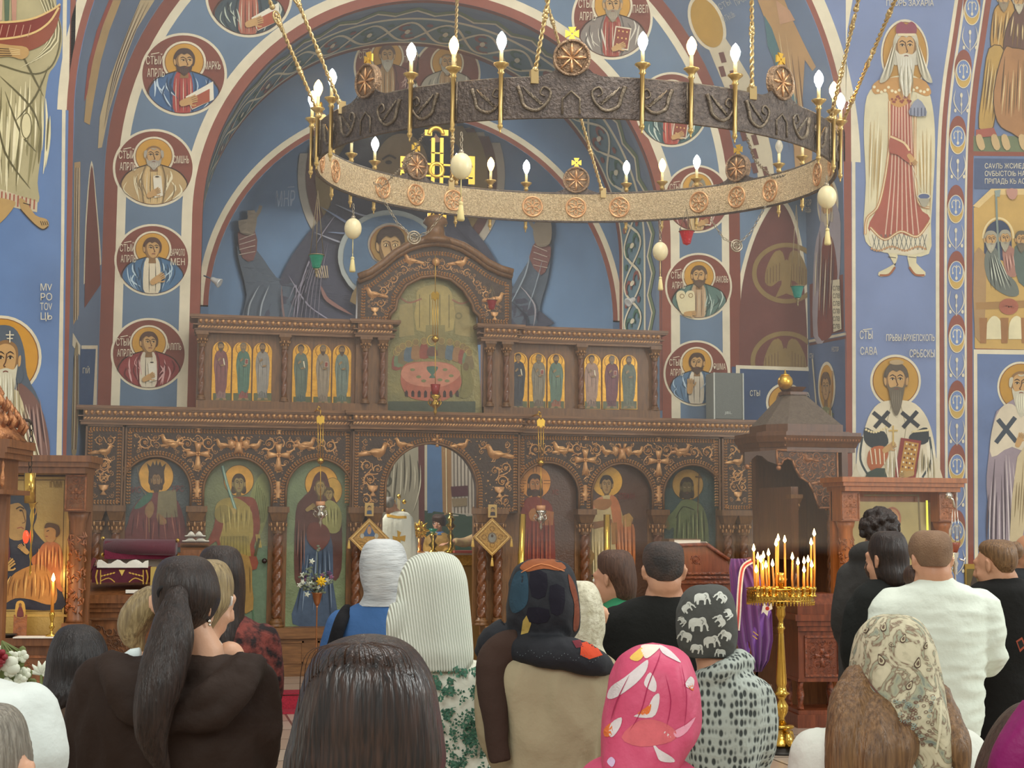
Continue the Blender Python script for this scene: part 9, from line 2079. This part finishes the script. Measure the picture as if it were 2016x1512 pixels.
def p_paisley():
 D = 3.6; e = person(D,1755,'person in a cream paisley headscarf with long light brown hair and white T-shirt')
 rows = [(1395,1730,1800,.06),(1415,1680,1850,.1),(1440,1625,1890,.12),(1470,1592,1915,.135),(1512,1575,1930,.14),(1600,1570,1935,.14),(1750,1590,1915,.13),(1850,1590,1915,.13)]
 arms = [([(1610,1490,0),(1590,1600,0),(1620,1700,.1)],[.07,.058,.045]),([(1895,1490,0),(1915,1600,0),(1890,1700,.1)],[.07,.058,.045])]
 figure(e,D,(1760,1316),rows,SKP,arms=arms,facing=.1); garment('white_tshirt',e,D,rows,cloth('offwhite_cotton','#dfe2d6','#d2d6ca'),arms,disp=wob(7,6,.01,2,True)); lower(e,D,1640,1870,.9,cloth('dark_trouser',''))
 mb = MB()
 for pts,rr_ in (([(1700,1330,-.02),(1682,1390,-.08),(1668,1440,-.13),(1656,1512,-.15),(1650,1600,-.15)],[.045,.06,.05,.04,.02]),([(1735,1370,-.05),(1725,1440,-.13),(1718,1520,-.16),(1715,1600,-.16)],[.05,.06,.055,.02]),([(1840,1360,0),(1862,1420,-.06),(1885,1470,-.12),(1900,1540,-.14)],[.035,.04,.035,.01]),([(1770,1400,-.06),(1768,1470,-.14),(1766,1540,-.16)],[.05,.05,.02])): lock(mb,pts,rr_,D,n=16)
 link('long_hair',fuse(mb,.006,2,wob(70,4,.006,3)),e,[LBR],True)
 mb = MB(); PS = mat('cream_paisley','#c9c0a0',.75,bump=.1,bscale=30)
 N,L = nt(PS); tc = N.new('ShaderNodeTexCoord'); n1 = N.new('ShaderNodeTexNoise'); n1.inputs['Scale'].default_value = 14; n1.inputs['Detail'].default_value = 3; n1.inputs['Distortion'].default_value = 2.5; L.new(tc.outputs['Object'],n1.inputs['Vector']); cr = N.new('ShaderNodeValToRGB'); es_ = cr.color_ramp.elements
 es_[0].position = .3; es_[0].color = (*hx('#7c8478'),1); es_[1].position = .6; es_[1].color = (*hx('#cbc3a4'),1); x_ = es_.new(.42); x_.color = (*hx('#a3a488'),1); x_ = es_.new(.47); x_.color = (*hx('#7c6450'),1); x_ = es_.new(.5); x_.color = (*hx('#b9b294'),1); L.new(n1.outputs['Fac'],cr.inputs[0]); L.new(cr.outputs[0],N['Principled BSDF'].inputs['Base Color'])
 def fold(a,t): return .04*t*sin(5*a+1)+.02*noise.noise(Vector((cos(a)*3,sin(a)*3,t*2)))
 ringloft(mb,dense([(1211,1742,1778,.03),(1217,1720,1800,.06),(1235,1700,1818,.09),(1265,1686,1834,.11),(1300,1678,1844,.12),(1335,1677,1848,.12,-.01),(1365,1690,1849,.115,-.03),(1400,1712,1850,.1,-.06),(1440,1736,1850,.075,-.09),(1480,1762,1848,.05,-.11),(1520,1782,1840,.03,-.12),(1545,1800,1826,.012,-.12)],5),D,90,fold)
 o = link('paisley_headscarf',fuse(mb,.006,3,wob(14,6,.006,5,True)),e,[PS],True); P = decal(o,CLOTHP)
 def drop(x,y,s,rot):
  q = lambda u,v: (x+(u*cos(rot)-v*sin(rot))*s,y+(u*sin(rot)+v*cos(rot))*s); A = [q(*p) for p in sm([(0,-1),(.45,-.2),(.5,.4),(0,.8),(-.5,.4),(-.4,-.2)],3)]
  P.poly(A,'#5c4a40'); P.up(); P.poly([(x+(a-x)*.75,y+(b-y)*.75) for a,b in A],'#c4bb9a'); P.up(); P.poly([(x+(a-x)*.42,y+(b-y)*.42) for a,b in A],'#6c5a4c'); P.layer -= 2
 for a in ((1740,1236,11,.3),(1778,1258,11,.4),(1806,1306,13,.2),(1706,1242,8,.9),(1822,1272,8,.2),(1735,1300,14,-.4),(1790,1350,12,.5),(1755,1270,7,2)): drop(*a)
 P.line([(1686,1318),(1710,1350),(1740,1390),(1764,1440),(1786,1500)],15,'#7c5c50',smooth=4); P.up(); P.line([(1686,1318),(1710,1350),(1740,1390),(1764,1440),(1786,1500)],8,'#a3ac9c',smooth=4); P.up()
 for k in range(16): t = k/15; P.ell(1688+96*t,1322+172*t,2.6,2.6,'#5c3c34',7)
 for i in range(90): g = random.Random(i); x,y = g.uniform(1762,1836),g.uniform(1370,1470); P.ring(x,y,4,3,1.2,['#6c4a40','#8fa096','#5c4438'][i % 3],9)
 P.line([(1680,1330),(1700,1368),(1728,1410),(1752,1460),(1776,1512)],5,'#cfc8aa',smooth=4); P.line([(1848,1380),(1848,1430),(1842,1480)],4,'#cfc8aa')
 P.build('paisley_print',CLOTHP,o)
p_paisley()
def p_whiteshirt():
 D = 5.9; e = person(D,1835,'tall person with cropped fair hair in a loose white collarless shirt')
 rows = [(1140,1806,1868,.075),(1150,1786,1892,.1),(1164,1762,1918,.12),(1190,1742,1938,.135),(1230,1738,1940,.15),(1300,1738,1936,.155),(1380,1736,1932,.155),(1440,1742,1930,.15),(1448,1746,1926,.14)]
 arms = [([(1755,1200,0),(1733,1290,.0),(1760,1310,.25)],[.085,.07,.05]),([(1928,1200,0),(1950,1292,.0),(1925,1305,.25)],[.085,.068,.05])]
 figure(e,D,(1832,1107),rows,SK,arms=arms,neck_r=.066,hs=1.0,facing=-.25); o = garment('white_shirt',e,D,rows,cloth('white_linen_shirt','#dfe8da','#d3dccd'),arms,disp=wob(3.5,13,.018,11,True),extra=lambda mb: mb.lathe(atD(1836,1146,D)-ZV*.02,[(.075,0),(.068,.045),(.06,.045),(.06,0)],24)); lower(e,D,1752,1922,.98,cloth('dark_trouser',''))
 hair('cropped_hair',[(1044,1816,1846,.03),(1048,1804,1860,.06),(1058,1796,1868,.085),(1074,1791,1872,.1),(1090,1792,1872,.1),(1102,1796,1869,.093,-.004),(1114,1804,1860,.08,-.012)],D,mat('cropped_fair_hair','#8d6f54',.75,var=.6,vscale=10,col2='#6c513c',bump=.6,bscale=160),e,1,.006)
 MB().ball(atD(1800,1120,D)+f0*.04-ZV*.03,(.03,.05,.045),12,8).build('beard',BRN,e)
p_whiteshirt()
def p_longhair_man():
 D = 6.75; e = person(D,1745,'bearded person with shoulder-length dark hair in a black jacket')
 rows = [(1140,1712,1782,.08),(1150,1696,1800,.1),(1166,1682,1815,.13),(1200,1675,1822,.14),(1300,1672,1825,.15),(1400,1675,1822,.15),(1480,1680,1818,.15),(1540,1680,1818,.15)]
 arms = [([(1697,1205,0),(1682,1290,0),(1700,1340,.15)],[.08,.066,.052]),([(1808,1205,0),(1820,1290,0),(1800,1340,.15)],[.08,.066,.052])]
 figure(e,D,(1744,1106),rows,SK,arms=arms,facing=-.7,hs=1.03); garment('black_jacket',e,D,rows,cloth('black_twill','#232523','#1a1c1a'),arms,disp=wob(7,6,.007,12)); lower(e,D,1695,1805,.95,cloth('dark_trouser',''))
 hair('shoulder_length_hair',[(1045,1736,1760,.03),(1049,1724,1772,.06),(1060,1716,1780,.085),(1082,1712,1786,.1),(1110,1716,1788,.1),(1130,1720,1787,.1,-.01),(1146,1726,1782,.09,-.02),(1156,1734,1770,.06,-.03)],D,DKB,e,4,.03,freq=16)
 MB().ball(atD(1722,1120,D)+f0*.03,(.035,.04,.05),12,8).build('beard',BRN,e)
p_longhair_man()
def p_hoodie():
 D = 7.8; e = person(D,1722,'person with curly dark hair in a dark grey hooded coat bending to the shrine')
 rows = [(1080,1700,1748,.07),(1092,1684,1762,.1),(1108,1670,1776,.13),(1140,1660,1786,.15),(1200,1654,1790,.16),(1300,1652,1792,.16),(1400,1654,1790,.16),(1460,1656,1788,.15)]
 arms = [([(1680,1135,0),(1662,1230,0),(1680,1270,.2)],[.085,.07,.055]),([(1770,1135,0),(1785,1230,0),(1770,1270,.2)],[.085,.07,.055])]
 figure(e,D,(1736,1050),rows,SK,arms=arms,facing=-.2,tilt=-.35,head_dd=.08,neck_dx=6); garment('hooded_coat',e,D,rows,cloth('charcoal_fleece','#3e3d3b','#31302e'),arms,disp=wob(7,5,.01,13,True),extra=lambda mb: lock(mb,[(1684,1096,0),(1700,1086,-.09),(1730,1084,-.1),(1756,1096,-.02)],[.045,.05,.05,.04],D)); lower(e,D,1670,1775,.95,cloth('dark_trouser',''))
 mb = MB(); g = random.Random(8); c = atD(1736,1040,D)+f0*.05
 for i in range(120):
  a,b = g.uniform(0,2*PI),g.uniform(-.45,1.5); r_ = .1; p = c+r0*(r_*cos(b)*cos(a)*.9)+f0*(r_*cos(b)*sin(a))+ZV*(r_*.95*sin(b)); mb.ball(p,(g.uniform(.014,.026),)*3,8,6)
 mb.ball(c,(.09,.1,.09),16,10); link('curly_hair',fuse(mb,.007,1,wob(60,60,.006,2)),e,[DKB],True)
p_hoodie()
def p_bun():
 D = 6.4; e = person(D,1972,'person in black with fair-brown hair tied in a bun at the right edge')
 rows = [(1136,1950,2008,.075),(1146,1928,2026,.1),(1160,1912,2042,.13),(1200,1905,2052,.14),(1300,1908,2052,.15),(1400,1915,2048,.15),(1500,1920,2044,.14),(1560,1920,2044,.14)]
 arms = [([(1928,1200,0),(1915,1300,0),(1930,1360,.2)],[.08,.066,.052]),([(2038,1200,0),(2048,1300,0),(2030,1360,.2)],[.08,.066,.052])]
 c,T = figure(e,D,(1960,1115),rows,SK,arms=arms,facing=-.75,tilt=-.15,neck_dx=-4); o = garment('black_sweatshirt',e,D,rows,cloth('black_fleece','#1f1f1e','#171716'),arms,disp=wob(7,6,.008,14)); lower(e,D,1925,2040,.95,cloth('dark_trouser',''))
 hair('tied_hair',[(1062,1948,1976,.03),(1067,1936,1992,.06),(1078,1930,1998,.085),(1095,1934,2000,.095),(1112,1942,1998,.09),(1126,1952,1990,.07)],D,LBR,e,4,.025,freq=22)
 MB().ball(atD(1996,1084,D)-f0*.02,(.035,.035,.04),14,10).build('hair_bun',LBR,e); MB().ball(atD(1944,1130,D)+f0*.05,(.03,.04,.04),12,8).build('beard',BRN,e)
 P = decal(o,CLOTHP); P.poly([(2000,1262),(2012,1254),(2020,1272),(2008,1284)],'#a0503c'); P.up(); P.poly([(2003,1264),(2011,1259),(2016,1271),(2008,1278)],'#2a2a28'); P.build('red_patch',CLOTHP,o)
p_bun()
def p_bald():
 D = 7.6; e = person(D,2030,'bald person cut off by the right edge behind the person in black')
 rows = [(1118,1998,2050,.07),(1130,1975,2075,.1),(1150,1960,2090,.13),(1250,1955,2095,.15),(1400,1960,2090,.15),(1440,1962,2088,.15)]
 figure(e,D,(2024,1092),rows,SKT,facing=-.2,neck_r=.06); garment('dark_coat',e,D,rows,cloth('dark_grey_wool','#2c2e30'),disp=wob(7,6,.007,3)); lower(e,D,1975,2075,.95,cloth('dark_trouser',''))
p_bald()
def p_magenta():
 D = 2.6; e = person(D,2070,'person with long brown hair and a magenta shawl in the bottom right corner')
 rows = [(1540,2040,2130,.06),(1560,1985,2180,.1),(1590,1950,2220,.12),(1700,1930,2240,.13),(1850,1930,2240,.13),(1980,1935,2235,.13)]
 figure(e,D,(2072,1530),rows,SK); garment('dark_top',e,D,rows,cloth('charcoal_wool','')); lower(e,D,1970,2200,.9,cloth('dark_trouser',''))
 hair('long_brown_hair',[(1382,2045,2090,.03),(1390,2010,2125,.06),(1410,1985,2150,.09),(1440,1965,2165,.11),(1475,1948,2172,.12),(1512,1932,2172,.12),(1570,1915,2165,.11)],D,BRN,e,4,.02,seg=150)
 mb = MB(); lock(mb,[(2060,1420,-.16),(2030,1455,-.17),(1998,1500,-.17),(1970,1570,-.16)],[.05,.045,.04,.03],D,n=16); lock(mb,[(2080,1440,-.15),(2050,1500,-.16),(2020,1580,-.16)],[.06,.055,.04],D,n=16)
 link('magenta_shawl',fuse(mb,.006,3,wob(14,8,.008,3,True)),e,[cloth('magenta_silk','#8a1c60','#6c1450',rough=.5)],True)
p_magenta()
# clergy behind the doorway
def p_priest():
 D = 18.1; e = person(D,786,'priest seen from behind in a white cope with gold cross before the altar'); e.location.z = .16
 rows = [(1008,766,800,.1),(1016,758,810,.13),(1034,754,816,.17),(1070,752,819,.19),(1120,750,822,.2),(1200,748,826,.22),(1290,746,828,.24)]
 arms = [([(762,1034,0),(758,1060,.1),(775,1055,.3)],[.09,.08,.06])]
 mb = MB(); c = atD(767,998,D); head3(mb,c,f0-r0*.1,1.0,-.2,atD(778,1012,D),.06); ringloft(mb,[(r_[0]+3,(r_[1]+r_[2])/2-(r_[2]-r_[1])*.4,(r_[1]+r_[2])/2+(r_[2]-r_[1])*.4,r_[3]*.8) for r_ in rows],D,24)
 P = [atD(x,y,D+dd) for x,y,dd in arms[0][0]]; limb(mb,P,[.05,.045,.035]); hand3(mb,P[-1],f0,ZV); link('body',fuse(mb,.012,2),e,[SKT],True)
 o = garment('white_cope',e,D,rows,mat('white_brocade','#dcdcc8',.8,bump=.4,bscale=30),arms,voxel=.02,disp=wob(16,1.2,.02,5)); P = decal(o,CLOTHP); P.eps = .006; P.sub = 6
 G_ = '#c99a34'; P.poly([(762,1012),(782,1016),(800,1016),(800,1021),(782,1021),(762,1018)],G_)
 P.poly([(782,1044),(790,1048),(787,1056),(798,1054),(797,1066),(788,1063),(789,1068),(780,1068),(782,1063),(774,1066),(773,1055),(783,1057)],G_); P.build('gold_cross_trim',CLOTHP,o)
 hair('cropped_hair',[(978,762,770,.02),(981,757,774,.06),(988,755,777,.09),(996,756,777,.09),(1001,760,775,.07)],D,GRY,e,1,.01,seg=40)
p_priest()
def p_boy():
 D = 20.3; e = person(D,863,'boy in gold vestments and blue collar facing from behind the altar',cat='person'); e.location.z = .16
 rows = [(1048,852,876,.07),(1054,843,884,.1),(1064,838,890,.13),(1090,836,892,.14),(1200,836,892,.15),(1260,834,894,.16)]
 arms = [([(843,1064,0),(840,1085,-.05),(852,1088,-.2)],[.06,.055,.045]),([(886,1064,0),(889,1085,-.05),(878,1088,-.2)],[.06,.055,.045])]
 mb = MB(); c = atD(863,1032,D); T = head3(mb,c,-f0-r0*.25,.98,0,atD(864,1050,D),.045); ringloft(mb,[(r_[0]+3,(r_[1]+r_[2])/2-(r_[2]-r_[1])*.4,(r_[1]+r_[2])/2+(r_[2]-r_[1])*.4,r_[3]*.8) for r_ in rows],D,24)
 for a in arms: P = [atD(x,y,D+dd) for x,y,dd in a[0]]; limb(mb,P,[.04,.036,.028]); hand3(mb,P[-1],-f0,ZV,.9)
 link('body',fuse(mb,.009,2),e,[SK],True); face_marks(c,T,.98,e); garment('gold_vestment',e,D,rows,mat('gold_vestment','#b8924a',.6,.2,var=.5,vscale=20,col2='#94702c',bump=.4,bscale=50),arms,voxel=.015)
 MB().lathe(atD(865,1049,D)-ZV*.03,[(.1,0),(.06,.05),(.055,.05),(.09,0)],20).build('blue_collar',cloth('blue_shirt','#5c88bc'),e)
 hair('short_hair',[(1012,856,872,.03),(1015,852,876,.07),(1020,850,878,.095),(1027,851,878,.1,.025),(1036,853,877,.09,.05)],D,BRN,e,1,.03,seg=60)
p_boy()
def p_server():
 D = 20.2; e = person(D,962,'altar server in gold and pink vestment reaching an arm over the altar from the right'); e.location.z = .16
 rows = [(1040,950,974,.08),(1048,938,986,.11),(1062,930,994,.14),(1100,928,996,.15),(1260,926,998,.17)]
 arms = [([(940,1058,0),(915,1068,-.1),(896,1066,-.25)],[.075,.07,.05])]
 mb = MB(); c = atD(960,1020,D); T = head3(mb,c,-r0,1.0,-.2,atD(962,1042,D),.052); ringloft(mb,[(r_[0]+3,(r_[1]+r_[2])/2-(r_[2]-r_[1])*.4,(r_[1]+r_[2])/2+(r_[2]-r_[1])*.4,r_[3]*.8) for r_ in rows],D,24)
 P = [atD(x,y,D+dd) for x,y,dd in arms[0][0]]; limb(mb,P+[atD(886,1070,D)-f0*.3],[.04,.04,.035,.03]); hand3(mb,atD(886,1070,D)-f0*.3,-r0,ZV); link('body',fuse(mb,.011,2),e,[SK],True)
 garment('pink_gold_vestment',e,D,rows,mat('pink_gold_vestment','#b58a6a',.7,.1,var=.6,vscale=14,col2='#c9b27a',bump=.3,bscale=40),arms,voxel=.018)
 hair('short_hair',[(1000,952,968,.03),(1004,947,973,.07),(1012,946,975,.1),(1024,949,975,.09)],D,BRN,e,1,.03,seg=60)
p_server()
# ---------------------------------------------------------------- incense haze hanging under the vault
hz = bpy.data.materials.new('incense_haze'); hz.use_nodes = True; N,L = nt(hz); N.remove(N['Principled BSDF'])
vs_ = N.new('ShaderNodeVolumeScatter'); vs_.inputs['Color'].default_value = (1,.97,.92,1); vs_.inputs['Density'].default_value = .03; vs_.inputs['Anisotropy'].default_value = .55
L.new(vs_.outputs[0],N['Material Output'].inputs['Volume'])
o = MB().b2(-1.0,8.0,7.6,16.5,1.7,7.5).build('incense_haze',hz); o['kind'] = 'stuff'; o['label'] = 'thin veil of incense smoke under the vault and round the ring chandelier'
sc.cycles.volume_bounces = 0; sc.cycles.volume_step_rate = 4
